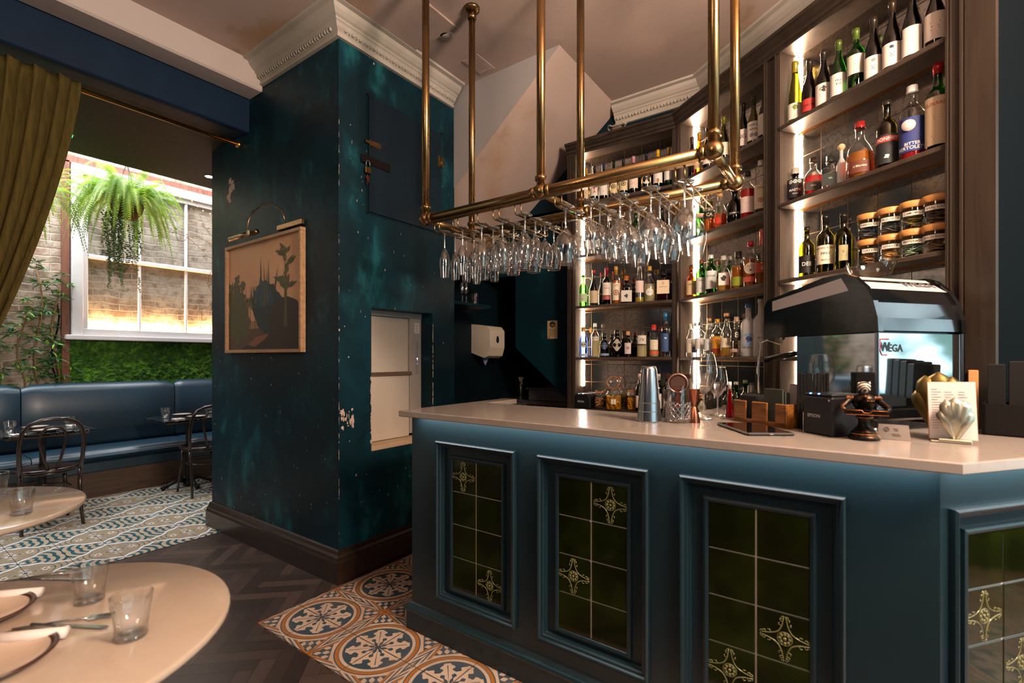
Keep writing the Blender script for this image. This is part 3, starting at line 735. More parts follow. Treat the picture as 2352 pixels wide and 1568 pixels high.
# profiles: radius factor, height factor; 'w' burgundy, 'b' bordeaux, 's' spirits, 'q' square spirits, 'o' squat round, 'c' cone, 'f' flute/riesling
PROF = {
 'w': [(.9, 0), (1, .02), (1, .38), (.96, .46), (.78, .56), (.52, .66), (.38, .74), (.34, .80), (.33, .93), (.37, .935), (.37, .965), (.34, .97), (.34, 1)],
 'b': [(.93, 0), (1, .02), (1, .58), (.95, .635), (.7, .69), (.42, .73), (.36, .77), (.35, .93), (.39, .935), (.39, .965), (.36, .97), (.36, 1)],
 'f': [(.9, 0), (1, .02), (1, .34), (.9, .45), (.7, .58), (.5, .72), (.38, .84), (.36, .94), (.40, .945), (.40, .975), (.37, 1)],
 's': [(.93, 0), (1, .02), (1, .60), (.97, .65), (.8, .70), (.5, .745), (.38, .78), (.36, .9), (.42, .905), (.42, .93), (.38, .95), (.38, 1)],
 'o': [(.8, 0), (.98, .05), (1, .2), (1, .38), (.9, .52), (.65, .62), (.36, .69), (.33, .76), (.33, .87), (.4, .88), (.4, .90), (.34, .92), (.34, 1)],
 'c': [(1, 0), (1, .03), (.98, .1), (.78, .35), (.55, .6), (.4, .78), (.36, .9), (.4, .905), (.4, .93), (.37, 1)],
 'd': [(.97, 0), (1, .02), (1, .55), (.98, .60), (.85, .635), (.45, .66), (.40, .69), (.40, .80), (.50, .805), (.50, .83), (.44, .85), (.44, 1)],
 'p': [(.95, 0), (1, .02), (1, .50), (.95, .57), (.8, .64), (.55, .70), (.42, .74), (.4, .84), (.48, .845), (.48, .87), (.44, .89), (.44, 1)],
}
def capz(k): return {'w': .93, 'b': .93, 'f': .945, 's': .905, 'o': .88, 'c': .905, 'd': .83, 'p': .845}[k]
_pm = {}
def bottle(loc, kind, h, r, glass, cap, lab=None, text=None, label='', name='bottle', group=None, liq=None, sq=0, rz=None, foil=None, extra=None, cat='bottle'):
    """lab=(z0,z1,half-angle,colour[,ink]) ; text=[(string,size,z)]"""
    if rz is None: rz = face_cam(loc)
    t = thing(name, label, cat, loc, rz, group)
    key = (kind, h, r, sq, glass)
    if key not in _pm:
        mb = MB(); mb.lathe([(a*r, b*h) for a, b in PROF[kind] if b <= capz(kind)+.03], 24, sq=sq)
        o = mb.build('glass_body', GL[glass], t); _pm[key] = o.data
    else:
        o = bpy.data.objects.new('glass_body', _pm[key]); COL.objects.link(o); o.parent = t
    c0 = foil if foil is not None else capz(kind)
    pr = [(a*r*1.04+.0008, b*h) for a, b in PROF[kind] if b >= c0-.001]
    if pr[0][1] > c0*h+.002: # start exactly at c0
        pr = [(pr[0][0], c0*h)]+pr
    mb = MB(); mb.lathe(pr+[(.0, pr[-1][1]+.0005)], 18, sq=0); mb.build('cork' if cap == 'cork' else 'cap', plain('b98a5a', .8) if cap == 'cork' else plain(cap, .3, .25), t)
    if liq:
        lq, lv = liq; mb = MB(); mb.lathe([(a*(r-.003), b*h+.004) for a, b in PROF[kind] if b < lv]+[((r-.003)*next(a0+(a1-a0)*(lv-b0)/(b1-b0) for (a0, b0), (a1, b1) in zip(PROF[kind], PROF[kind][1:]) if b0 <= lv <= b1), lv*h), (0, lv*h)], 24, sq=sq); mb.build('liquid', LQ[lq], t)
    if lab:
        z0, z1, ha, lc = lab[:4]; ink = lab[4] if len(lab) > 4 else '2a2624'
        mb = MB(); R = r+.0012
        shape = lab[5] if len(lab) > 5 else 'rect'
        if sq:
            w = r*(1.19 if sq > 4 else 1.0)*ha/1.2; yy = -R*(1.0)-.0005
            if shape == 'diamond': mb.add([(-w*1.05, yy, (z0+z1)/2), (0, yy, z0), (w*1.05, yy, (z0+z1)/2), (0, yy, z1)], [(0, 1, 2, 3)])
            else: mb.add([(-w, yy, z0), (w, yy, z0), (w, yy, z1), (-w, yy, z1)], [(0, 1, 2, 3)])
            for s_, sz_, zz in (text or []): mb.text(s_, sz_, (0, yy-.0006, zz), 1, .01)
        elif shape == 'rect':
            n = 14; vs = []
            for i in range(n+1):
                a = -ha+2*ha*i/n; vs += [(R*math.sin(a), -R*math.cos(a), z0), (R*math.sin(a), -R*math.cos(a), z1)]
            mb.add(vs, [(2*i, 2*i+2, 2*i+3, 2*i+1) for i in range(n)], 0, True)
        else:
            n = 18; vs = [(0, -R, (z0+z1)/2)]; hz = (z1-z0)/2
            for i in range(n):
                a = 2*PI*i/n; k = 1.0
                if shape == 'diamond': k = 1/(abs(math.cos(a))+abs(math.sin(a)))
                x = math.cos(a)*ha*k; vs.append((R*math.sin(x), -R*math.cos(x), (z0+z1)/2+math.sin(a)*hz*k))
            mb.add(vs, [(0, 1+i, 1+(i+1) % n) for i in range(n)], 0, True)
        if not sq:
            for s_, sz_, zz in (text or []): mb.text(s_, sz_, (0, 0, zz), 1, .01, R=R+.0006)
            if not text and shape == 'rect':
                zc = (z0+z1)/2; k = (z1-z0)
                mb.text('mmm', k*.16, (0, 0, zc+k*.12), 1, .01, R=R+.0005); mb.text('------------', k*.11, (0, 0, zc-k*.16), 1, 0, R=R+.0005)
        mb.build('label', [plain(lc, .7), plain(ink, .6)], t)
    if extra: extra(t, r, h)
    return t
def extra_band(z0, z1, c, text=None, ink='f0ece6', rr=1.0):
    def f(t, r, h):
        mb = MB(); R = r*rr+.0016; n = 14; ha = 1.35; vs = []
        for i in range(n+1):
            a = -ha+2*ha*i/n; vs += [(R*math.sin(a), -R*math.cos(a), z0), (R*math.sin(a), -R*math.cos(a), z1)]
        mb.add(vs, [(2*i, 2*i+2, 2*i+3, 2*i+1) for i in range(n)], 0, True)
        if text: mb.text(text[0], text[1], (0, 0, (z0+z1)/2), 1, .01, R=R+.0006)
        mb.build('band', [plain(c, .6), plain(ink, .6)], t)
    return f
def bayline(line, px, inset=.070):
    """where the pixel column meets the row of bottles (inset behind the shelf front)"""
    x = (px-1176)/FPX; r = Vector((cY*x-sY, sY*x+cY))
    if line == 'L': p0, d = Vector((-1.932, 3.5+inset)), Vector((1, 0))
    else: p0, d = C0+N*inset, U
    # t*r = p0 + s*d
    det = r.x*(-d.y)+d.x*r.y; t = (p0.x*(-d.y)+d.x*p0.y)/det
    return r*t
_prev = {}
def place(line, px, lev, kind, h, r, *a, inset=.070, **k):
    p = bayline(line, px, inset)
    o, d = (Vector((-1.932, 3.5+inset)), Vector((1, 0))) if line == 'L' else (C0+N*inset, U)
    s = (p-o).dot(d)
    if line == 'L': r *= .93; b0, b1 = .073, .856
    else: b0, b1 = (.036, .78) if s < .83 else (.883, 1.658)
    re = r*(1.12 if k.get('sq') else 1.03)+.002
    s = min(max(s, b0+re+.002), b1-re)
    key = (line, lev, b0)
    if key in _prev and s-_prev[key] < re: # keep neighbours apart
        need = re-(s-_prev[key])
        if need < .012: s += need
        else: s += .012; r *= max(.6, (re-(need-.012))/re)
        re = r*(1.12 if k.get('sq') else 1.03)+.002
    _prev[key] = s+re
    p = o+d*s; return bottle((p.x, p.y, LV[lev]+.0005), kind, h, r, *a, **k)
W1, W2 = .30, .037     # wine bottle height, radius
S0_=0
GT = 'wine bottles on the top shelf of the left bay'
SW = ', left bay top shelf'
def wine(line, px, lev, glass, cap, lab, desc, group, kind='w', text=None, h=W1, r=W2, foil=.82, **k):
    return place(line, px, lev, kind, h, r, glass, cap, lab, text, desc, name='wine_bottle', group=group, foil=foil, **k)
L1 = (.045, .135, 1.15, 'd8cdbf')
wine('L', 1346, 4, 'olive', 'b98a35', (.045, .12, 1.1, 'c9b79a'), 'yellow-green wine bottle at the left end'+SW, GT)
wine('L', 1364, 4, 'brown', '16161a', (.05, .13, 1.1, 'd9cfc4', 'a32a22'), 'dark wine bottle, red spot on white label, second from the left'+SW, GT, text=[('•', .09, .10)])
wine('L', 1386, 4, 'dgreen', '1e2c4c', (.04, .13, 1.2, 'ddd6cc'), 'wine bottle with blue foil and white label'+SW, GT, text=[('LE BERGES', .011, .09), ('rouge', .009, .07)])
wine('L', 1409, 4, 'black', '141414', (.04, .13, 1.2, 'cfb68a'), 'black-capped bottle with tan label showing a figure'+SW, GT, text=[('A', .05, .09)])
wine('L', 1432, 4, 'black', '2a2420', (.045, .13, 1.2, 'd3bd92'), 'black bottle, tan label, just right of the similar tan-label one'+SW, GT, text=[('R', .05, .095)])
wine('L', 1455, 4, 'brown', 'c98f95', (.045, .125, 1.2, 'dcc6b8'), 'wine bottle with pink foil and blush label'+SW, GT, text=[('mm', .03, .09)])
wine('L', 1485, 4, 'dgreen', '1a1a1c', (.055, .135, 1.05, 'd8d3cc', '3a3632', 'round'), 'dark bottle with round white label'+SW, GT, text=[('o', .05, .10)])
wine('L', 1511, 4, 'dgreen', 'd8a520', (.045, .13, 1.2, 'd9d3c9', '8c5a2a'), 'bottle with bright yellow foil and white label'+SW, GT, text=[('ESCHER', .012, .105), ('^', .05, .065)])
wine('L', 1536, 4, 'green', 'b99a48', (.05, .16, 1.1, 'd9d8d2'), 'green bottle with tall white label at the right end'+SW, GT, text=[('ADOBE', .012, .12)])
GS = 'bottles on the left bay shelf behind the hanging glasses'
SS = ' behind the hanging glasses, left bay'
for px, kind, h, r, gl, cp, lb, ds in (
 (1350, 's', .28, .036, 'clear', '77706a', (.05, .12, 1.1, 'd8d0c4'), 'clear bottle with white label at far left'),
 (1374, 's', .26, .036, 'brown', '1c1c1c', (.05, .11, 1.1, 'c9bfa8'), 'dark brown spirits bottle'),
 (1400, 'p', .30, .034, 'black', 'd8d8dc', None, 'black bottle with silver cap'),
 (1428, 's', .27, .037, 'clear', '5a3b1e', (.05, .12, 1.1, 'd6cbb8'), 'clear spirits bottle with brown cap'),
 (1460, 'b', .30, .036, 'green', 'b08a3c', (.05, .13, 1.1, 'ddd6c8'), 'green bottle with gold foil'),
 (1490, 's', .27, .038, 'clear', 'c9c4bc', (.05, .13, 1.1, 'dedad2'), 'clear bottle with broad white label'),
 (1520, 'w', .30, .037, 'dgreen', '2a2a2e', (.05, .13, 1.1, 'd6d0c6'), 'dark green bottle at the right end')):
    place('L', px, 3, kind, h, r, gl, cp, lb, None, ds+SS, group=GS)
G2 = 'spirits on the middle shelf of the left bay'; S2 = ', left bay third shelf'
place('L', 1339, 2, 'b', .26, .034, 'green', '2f5a2a', (.035, .105, 1.1, 'b9c2a4'), [('GREEN', .012, .08), ('CHARTREUSE', .008, .06)], 'bright green bottle with pale label at the left end'+S2, group=G2)
place('L', 1364, 2, 'w', .29, .037, 'dgreen', 'a3282a', (.02, .12, 1.2, 'bfae90'), [('mm', .04, .075)], 'dark olive bottle, red cap, tan scrollwork label'+S2, group=G2, foil=.9)
place('L', 1393, 2, 'b', .30, .036, 'black', '8a1d2c', (.075, .175, 1.2, 'd9cfc4', '7a2230'), [('1757', .012, .15), ('TORINO', .014, .13)], 'red-capped vermouth bottle with white label over pink band'+S2, group=G2, foil=.78, extra=extra_band(.04, .07, 'a04a4c'))
place('L', 1415, 2, 's', .30, .034, 'clear', 'b58a3a', (.03, .165, 1.1, 'd9c9b0', '7a3a22'), [('LLET', .018, .145), ('o', .06, .09)], 'gold-foiled bottle with tall cream label over amber liquid'+S2, group=G2, liq=('rose', .62), foil=.78)
place('L', 1439, 2, 'd', .215, .036, 'brown', 'b0632c', (.012, .10, 1.2, 'c9c3ba', '1a1a1a'), [('//', .05, .06)], 'square brown bottle, copper cap, black and white label'+S2, group=G2, sq=6)
place('L', 1469, 2, 'c', .34, .036, 'clear', 'cfc6bf', (.075, .165, 1.0, 'd8c2b8', 'a8433c'), [('GALLIANO', .010, .12)], 'tall tapering clear bottle of yellow liqueur'+S2, group=G2, liq=('yellow', .12))
place('L', 1490, 2, 'o', .27, .042, 'clear', 'c49a4a', (.045, .10, .75, 'd9d6d0', '55504a', 'round'), [('Cognac', .010, .072)], 'round clear bottle, gold cap, round white tag'+S2, group=G2, liq=('pale', .5))
place('L', 1523, 2, 'd', .235, .050, 'red', '17130f', (.05, .15, .95, 'd3bda0', '7a1f1c'), [('DISARONNO', .010, .10), ('m', .02, .13)], 'broad square dark red bottle with black cap and beige label'+S2, group=G2, sq=6, liq=('dark', .5))
G3 = 'gins on the second shelf of the left bay'; S3 = ', left bay second shelf'
place('L', 1340, 1, 'p', .25, .036, 'blue', 'a37a3c', (.07, .14, .9, 'c9bd9f', '3a3a5a', 'diamond'), [('GIN', .015, .10)], 'cobalt blue bottle with gold cap and beige diamond'+S3, group=G3, extra=extra_band(.005, .03, 'a9b9d9'))
place('L', 1367, 1, 's', .275, .034, 'clear', 'c9c5bd', (.135, .165, 1.1, 'cfc9b8'), [('No TEN', .013, .15)], 'slim faceted clear bottle with red wax seal'+S3, group=G3, liq=('pale', .5), extra=lambda t, r, h: MB().lathe([(.009, 0), (.009, .003), (0, .004)], 12).build('seal', plain('8a1c22', .4), t).__setattr__('matrix_local', Matrix.Translation((0, -.026, .192)) @ Matrix.Rotation(PI/2, 4, 'X')))
place('L', 1388, 1, 'p', .19, .040, 'black', '131318', (.055, .125, .95, '31466e', 'd0d4dc', 'diamond'), [("HENDRICK'S", .009, .09), ('LUNAR', .008, .075)], 'squat black bottle with blue diamond label'+S3, group=G3, extra=extra_band(.012, .03, '7c8cb0'))
place('L', 1417, 1, 'p', .215, .047, 'black', '131315', (.04, .15, .95, 'a79d8d', '2a2622', 'diamond'), [("HENDRICK'S", .011, .10), ('GIN', .009, .08)], 'large squat black bottle with silver diamond label'+S3, group=G3)
place('L', 1442, 1, 'p', .20, .036, 'brown', 'cork', (.025, .11, .75, 'c3b6b4', '57304a'), [('47', .03, .07)], 'dark apothecary bottle with cork and white label'+S3, group=G3)
place('L', 1474, 1, 'd', .20, .040, 'clear', '3a3634', (.10, .165, 1.0, 'd3cbbd', '201c1a'), [('7X', .035, .13)], 'round-shouldered clear bottle with white upper label'+S3, group=G3, liq=('pale', .45))
place('L', 1502, 1, 'd', .245, .036, 'clear', 'b3302c', (.055, .13, .95, 'd9cdbb', '7a4a22'), [('SPECIAL', .008, .11), ('SPIRIT', .011, .09)], 'clear bottle with red cap and orange base label'+S3, group=G3, liq=('pale', .5), extra=extra_band(.02, .045, 'c4532c'))
place('L', 1529, 1, 's', .33, .037, 'clear', '2a74a0', (.04, .175, 1.15, '34517e', 'c4cede'), [('*', .03, .14), ('BLUE PLATE', .009, .115)], 'tall clear bottle with blue cap and blue label'+S3, group=G3, foil=.83)
G4 = 'wine bottles on the top shelf of the middle bay'; S4 = ', middle bay top shelf'
wine('M', 1590, 4, 'brown', '33201a', None, 'slim dark bottle in front of the light strip'+S4, G4, kind='f', r=.03)
wine('M', 1606, 4, 'amber', 'b98a30', (.04, .10, 1.1, 'cbb48f'), 'glowing amber bottle beside the light strip'+S4, G4)
wine('M', 1626, 4, 'dgreen', '1c1c1c', (.04, .12, 1.1, 'd3c9bd'), 'dark bottle seen left of the rear brass pipe'+S4, G4)
wine('M', 1662, 4, 'olive', '6a6420', (.04, .12, 1.1, 'd8cdb8'), 'olive green bottle between the two brass pipes'+S4, G4)
wine('M', 1707, 4, 'brown', '2a211c', (.03, .13, 1.2, 'd9cdc6', '33302e'), 'brown bottle with handwritten NG. label'+S4, G4, text=[('NG .', .035, .085)])
wine('M', 1731, 4, 'olive', '3a3a20', (.03, .14, 1.2, 'd9d2c9', '23313a'), 'olive bottle with hand-drawn lettered label'+S4, G4, text=[('land of', .02, .12), ('saints.', .02, .095), ('oo', .03, .06)])
wine('M', 1751, 4, 'dgreen', '1c1c20', (.03, .15, 1.2, 'cfc8c2'), 'dark bottle with plain tall label next to the post'+S4, G4, text=[('lot', .015, .12)])
G5 = 'liqueurs on the fourth shelf of the middle bay'; S5 = ', middle bay fourth shelf'
place('M', 1592, 3, 's', .24, .034, 'clear', 'cfc8c0', None, None, 'clear bottle in front of the light strip'+S5, group=G5)
place('M', 1609, 3, 'b', .24, .034, 'green', 'e0dcd6', (.12, .15, 1.0, 'c9a8a0'), None, 'green bottle with white top'+S5, group=G5)
place('M', 1629, 3, 'd', .21, .042, 'clear', '2c2a28', (.09, .14, .9, '1c1a16', 'd8c890'), [('CA', .03, .115)], 'stout amber rum bottle with black label'+S5, group=G5, liq=('amber', .6))
place('M', 1654, 3, 'o', .24, .042, 'clear', 'cork', (.03, .07, .9, 'c23a1c', 'e0d8c8'), None, 'round orange liqueur bottle with cork'+S5, group=G5, liq=('rose', .4))
place('M', 1687, 3, 'o', .23, .050, 'black', '8a1f24', (.05, .07, .9, '1c1416', 'd8cfc8'), [('CHAMBORD', .010, .06)], 'round black liqueur bottle with red cord'+S5, group=G5)
place('M', 1717, 3, 's', .29, .042, 'clear', '201c20', (.035, .13, 1.1, 'd9c3bd', '7a2226'), [('COCCHI', .013, .09)], 'clear bottle of red liquid with black cap and blush label'+S5, group=G5, liq=('red', .62))
place('M', 1747, 3, 's', .32, .036, 'clear', 'cfc6bc', (.03, .17, 1.1, 'd6c7b0', '9a3a28'), [('ONE', .02, .15), ('&', .04, .08)], 'tall clear bottle with long cream label against the post'+S5, group=G5)
G6 = 'whiskies on the third shelf of the middle bay'; S6 = ', middle bay third shelf'
place('M', 1586, 2, 'o', .235, .036, 'amber', '5a3a1c', (.02, .12, 1.1, 'd0b48c', '3a2a1a'), [('angelico', .014, .095)], 'amber monk-shaped bottle with cream label and cord'+S6, group=G6)
place('M', 1611, 2, 's', .25, .037, 'green', '7a3a26', (.02, .125, 1.2, 'd8dad4'), [('fiddich', .013, .105), ('12', .02, .05)], 'green whisky bottle with brown cap and white 12 label'+S6, group=G6)
place('M', 1633, 2, 's', .265, .037, 'green', 'd9dadb', (.035, .155, 1.2, 'dadcda'), [('ROAIG', .018, .12), ('10', .02, .08)], 'green whisky bottle with white cap and 10 label'+S6, group=G6)
place('M', 1662, 2, 'o', .235, .044, 'clear', 'c6c2bc', (.04, .12, .7, 'd6d2cb', '161616'), [('#', .05, .085)], 'faceted whisky decanter with brush-script label'+S6, group=G6, liq=('gold', .38), sq=5)
place('M', 1696, 2, 'd', .235, .044, 'clear', '2a2422', (.02, .075, 1.2, '7d8a22', '2c2c14'), [('RYE WHISKEY', .010, .048)], 'bourbon bottle with yellow-green label'+S6, group=G6, liq=('amber', .6))
place('M', 1724, 2, 's', .275, .041, 'clear', 'b22a2e', (.075, .145, .9, 'd8c7b6', '6a3430', 'round'), [('RICE CAP', .010, .125), ('.', .022, .098)], 'whisky bottle with red cap and round cream label'+S6, group=G6, liq=('amber', .6), extra=extra_band(.03, .06, 'c8564c'))
place('M', 1748, 2, 'w', .33, .040, 'clear', 'c4605a', (.07, .125, 1.1, 'b8452c', 'e0c8a0'), [('m m', .02, .1)], 'long-necked amber bottle with orange label beside the post'+S6, group=G6, liq=('amber', .42), foil=.7)
G7 = 'tequilas and vodkas on the second shelf of the middle bay'; S7 = ', middle bay second shelf'
place('M', 1579, 1, 'p', .235, .033, 'clear', 'd9d2c6', (.03, .13, 1.1, 'd8cfbf', '1c1c1c'), [('EASY', .012, .115), ('TIGER', .012, .10)], 'clear bottle with lettered white label at the left end'+S7, group=G7)
place('M', 1593, 1, 's', .24, .030, 'clear', '9a958c', (.03, .07, 1.0, '39477a', 'd0d8e8'), [('mm', .015, .05)], 'clear bottle with low blue band in front of the light strip'+S7, group=G7)
place('M', 1607, 1, 's', .24, .034, 'clear', '57534e', (.05, .13, 1.1, 'd9d6d0'), None, 'clear bottle with grey cap right of the light strip'+S7, group=G7)
place('M', 1629, 1, 'w', .26, .036, 'clear', 'b98a62', (.045, .12, 1.1, 'ccd3d6', '466a7a'), [('CASA', .014, .09)], 'clear tequila bottle with wooden stopper and pale label'+S7, group=G7)
place('M', 1645, 1, 's', .25, .036, 'clear', 'b88a35', (.04, .13, 1.1, 'c98c1c', '6a2418'), [('o', .04, .10)], 'yellow-label tequila bottle with gold cap'+S7, group=G7, liq=('gold', .55), extra=extra_band(.03, .055, '8e2c1c'))
place('M', 1668, 1, 'w', .28, .040, 'clear', 'b9805a', (.06, .12, 1.1, 'd0c2aa'), [('mmm', .02, .09)], 'tequila bottle with wooden stopper and golden spirit'+S7, group=G7, liq=('gold', .3))
place('M', 1690, 1, 'o', .25, .040, 'clear', 'b3a88e', (.10, .17, .8, '1d1a18', 'd8d4cc'), [('8', .05, .135)], 'clear globe bottle with black ribbon emblem'+S7, group=G7, extra=extra_band(.03, .05, 'a58c84'))
place('M', 1719, 1, 'b', .32, .043, 'frost', '2a5a8c', (.065, .14, 1.1, '7ea6d0', '2c3f7a', 'round'), [('REY GOOSE', .013, .055), ('~', .06, .105)], 'frosted vodka bottle with blue bird label and blue cap'+S7, group=G7)
place('M', 1747, 1, 'b', .34, .040, 'frost', 'a7a29c', (.09, .13, 1.0, 'cfcfcf', '4a4a4a'), [('VEDER', .015, .11)], 'tall frosted vodka bottle with grey lettering by the post'+S7, group=G7)
G8 = 'wine bottles on the top shelf of the right bay'; S8 = ', right bay top shelf'
wine('M', 1823, 4, 'olive', '8a7a1c', (.02, .105, 1.2, 'd9d2c6', '6a7a24'), 'tall slim yellow-green bottle in front of the light strip'+S8, G8, kind='f', h=.34, text=[('~', .05, .08), ('Ar', .014, .04)])
wine('M', 1859, 4, 'brown', '2c241c', (.02, .085, 1.2, 'b3302f', '3a0f10'), 'dark bottle with bright red lettered label'+S8, G8, text=[('GNOME', .018, .05), ('ww', .03, .07)])
wine('M', 1891, 4, 'brown', '2c2622', (.01, .12, 1.2, 'd9cfc6'), 'black bottle with hat sketch on white label'+S8, G8, text=[('^', .05, .095), ('----', .03, .06)])
wine('M', 1926, 4, 'green', '4a5a24', (.02, .125, 1.2, 'dad2c9'), 'green bottle with fall and rise lettering'+S8, G8, text=[('FALL', .013, .09), ('RISE', .013, .072)])
wine('M', 1966, 4, 'green', '4f6326', (.075, .165, 1.15, 'cfc8bb'), 'green bottle with high-set white label'+S8, G8, kind='b', text=[('HOUSE', .012, .12)])
wine('M', 2006, 4, 'brown', '2f2620', (.015, .11, 1.2, 'ddcfc4'), 'brown bottle with shield neck label and white label'+S8, G8, text=[('@', .02, .09), ('mm', .02, .06)], extra=extra_band(.165, .178, 'b9aea0', rr=.6))
wine('M', 2049, 4, 'brown', '33281f', (.02, .12, 1.2, 'dccfc6', '2c2c34'), 'large dark bottle with sprig emblem on white label'+S8, G8, text=[('+', .03, .10), ('mmm', .02, .07)], h=.32, extra=extra_band(.17, .185, 'b9aea0', rr=.6))
wine('M', 2093, 4, 'brown', '2c241e', (.02, .14, 1.0, 'dcd3cb', 'c9beb4'), 'dark bottle with bright blank white label'+S8, G8, h=.33)
wine('M', 2148, 4, 'brown', '2a241e', (.03, .14, 1.1, 'd3c6bc'), 'dark bottle with grey-lettered label by the right post'+S8, G8, text=[('tt', .04, .09)])
G9 = 'liqueurs on the fourth shelf of the right bay'; S9 = ', right bay fourth shelf'
place('M', 1823, 3, 'd', .185, .038, 'black', 'b9b4ac', (.02, .12, 1.3, '15161a', 'd8d4cc'), [('@@@', .028, .105), ('MASTIC', .018, .06), ('TEARS', .010, .04)], 'squat black patterned bottle below the light strip'+S9, group=G9)
place('M', 1868, 3, 'o', .20, .042, 'clear', '2a1c14', (.02, .065, .95, '26201a', 'b39a70'), [('MIDNIGHT', .011, .045)], 'flask-shaped bottle of dark red liqueur'+S9, group=G9, liq=('red', .5), sq=4)
place('M', 1902, 3, 'd', .17, .040, 'clear', '2a2a2a', (.015, .075, .95, '15201c', 'b8b49c'), [('SAVOY', .012, .05)], 'low clear bottle with dark green label'+S9, group=G9, sq=5)
place('M', 1927, 3, 'o', .20, .036, 'frost', 'cork', None, None, 'pale round-shouldered bottle with cork ball stopper'+S9, group=G9, extra=lambda t, r, h: MB().sphere((0, 0, .192), .017, 10).build('stopper', plain('c49a78', .7), t) and None)
place('M', 1975, 3, 'o', .27, .055, 'clear', '8a2222', (.02, .075, .8, '5a2c1c', 'd8c8b4'), [('d Marnier', .014, .05)], 'bulbous orange liqueur bottle with red cap and ribbon'+S9, group=G9, liq=('amber', .45), foil=.9)
place('M', 2037, 3, 'b', .31, .040, 'olive', '2a2620', (.02, .15, 1.2, '14161a', 'd3d0c8'), [('/ / /', .03, .05)], 'dark aperitif bottle with red strip across its black label'+S9, group=G9, liq=('dark', .5), extra=extra_band(.115, .14, 'b23a26', ('BONNET', .02)))
place('M', 2095, 3, 's', .32, .046, 'clear', 'dcd8d4', (.03, .175, 1.25, '23306a', 'd9d4d0'), [('BITTER', .018, .062), ('BERTOLETTI', .02, .045)], 'clear bottle of red bitter with large blue label'+S9, group=G9, liq=('red', .3), extra=lambda t, r, h: (lambda mb: (mb.lathe([(.024, 0), (.024, .001)], 20), mb.build('emblem', plain('c9b3ae', .6), t).__setattr__('matrix_local', Matrix.Translation((-.012, -.0485, .14)) @ Matrix.Rotation(PI/2, 4, 'X'))))(MB()))
place('M', 2153, 3, 'b', .36, .043, 'green', 'a81c1e', (.02, .215, 1.2, 'c9b296', '9a3226'), [('LUXARDO', .020, .185), ('#mm#', .03, .13), ('_____', .03, .05)], 'tall green bottle with red cap and straw-coloured label'+S9, group=G9, foil=.88)
G10 = 'bottles on the third shelf of the right bay'; S10 = ', right bay third shelf'
place('M', 1853, 2, 'b', .265, .036, 'olive', '241c14', None, None, 'dark bottle with big white lettering at the left'+S10, group=G10, extra=extra_band(.02, .11, '15140f', ('DEE', .028)))
wine('M', 1896, 2, 'olive', '1c1a16', (.045, .14, 1.2, 'dcd0bb', '26221c'), 'tall brown bottle with white FINO label'+S10, G10, kind='b', h=.30, text=[('SANCHEZ ROMATE', .012, .125), ('FINO', .018, .098), ('PROPIOS', .010, .065)], r=.04)
wine('M', 1937, 2, 'olive', '1f1c16', (.045, .12, .5, 'a39a74'), 'dark green bottle, narrow back label, left of the tea jars'+S10, G10, kind='b', h=.28)
# ------------------------------------------------------------------ brass glass rack hung from the ceiling
RZt = 2.10; RX = [-1.856, -1.133, -.407]; RY = (1.81, 2.19)
rack = thing('brass_glass_rack', 'brass pipe rack with ball joints hung from the ceiling above the bar', 'glass rack', (-1.13, 2.0, RZt), 0)
def rpart(mb, name, mats): o = mb.build(name, mats, rack); o.location = (1.13, -2.0, -RZt); return o
for x in RX:
    for y in RY:
        mb = MB().tube([(x, y, RZt+.02), (x, y, CZ-.004)], .0195, 16)
        mb.at((x, y, 0)); mb.lathe([(.0195, RZt+.05), (.027, RZt+.05), (.027, RZt+.066), (.0195, RZt+.07)], 16)
        mb.lathe([(.0195, CZ-.07), (.026, CZ-.07), (.026, CZ-.04), (.0195, CZ-.038)], 16); mb.lathe([(.02, CZ-.022), (.046, CZ-.016), (.048, CZ-.001), (0, CZ-.001)], 20)
        rpart(mb, 'hanger_pipe', BRASS)
        mb = MB().sphere((x, y, RZt), .035, 20); rpart(mb, 'ball_joint', BRASS)
for y in RY:
    mb = MB().tube([(RX[0], y, RZt), (RX[2], y, RZt)], .021, 16)
    for x in RX:
        for sx in (-1, 1):
            if RX[0]-.01 < x+sx*.05 < RX[2]+.01: mb.tube([(x+sx*.028, y, RZt), (x+sx*.048, y, RZt)], .026, 16)
    mb.box(RX[0]+.05, RX[2]-.05, y-.011, y+.011, RZt-.031, RZt-.02)
    rpart(mb, 'long_rail', BRASS)
for x in RX:
    mb = MB().tube([(x, RY[0], RZt-.004), (x, RY[1], RZt-.004)], .017, 14); rpart(mb, 'cross_rail', BRASS)
ROWS = [-1.773, -1.644, -1.515, -1.385, -1.258, -1.045, -.915, -.787, -.655, -.525]
for i, x in enumerate(ROWS):
    mb = MB()
    for dx in (-.017, .017):
        yy0, yy1, zz = RY[0]-.005, RY[1]+.01, RZt-.075
        mb.tube([(x+dx, RY[0], RZt-.02), (x+dx, RY[0], zz+.012), (x+dx, RY[0]+.004, zz+.003), (x+dx, RY[0]+.012, zz), (x+dx, RY[1]+.05, zz), (x+dx, RY[1]+.06, zz+.004), (x+dx, RY[1]+.064, zz+.012), (x+dx, RY[1]+.06, zz+.035)], .0032, 6)
        mb.tube([(x+dx, RY[1], RZt-.02), (x+dx, RY[1], zz)], .0032, 6)
    mb.tube([(x-.017, RY[1]+.06, zz+.035), (x+.017, RY[1]+.06, zz+.035)], .0032, 6)
    rpart(mb, 'wire_runner', BRASS)
GLASS = thin_glass('fine_stemware_glass', (.96, .965, .97), 2.1, .01)
GLASS2 = thin_glass('stem_glass', (.94, .945, .95), 3.2, .03, .10, (.8, .8, .82))
GLASSB = thin_glass('tumbler_glass', (.985, .985, .98), 1.5, .02)
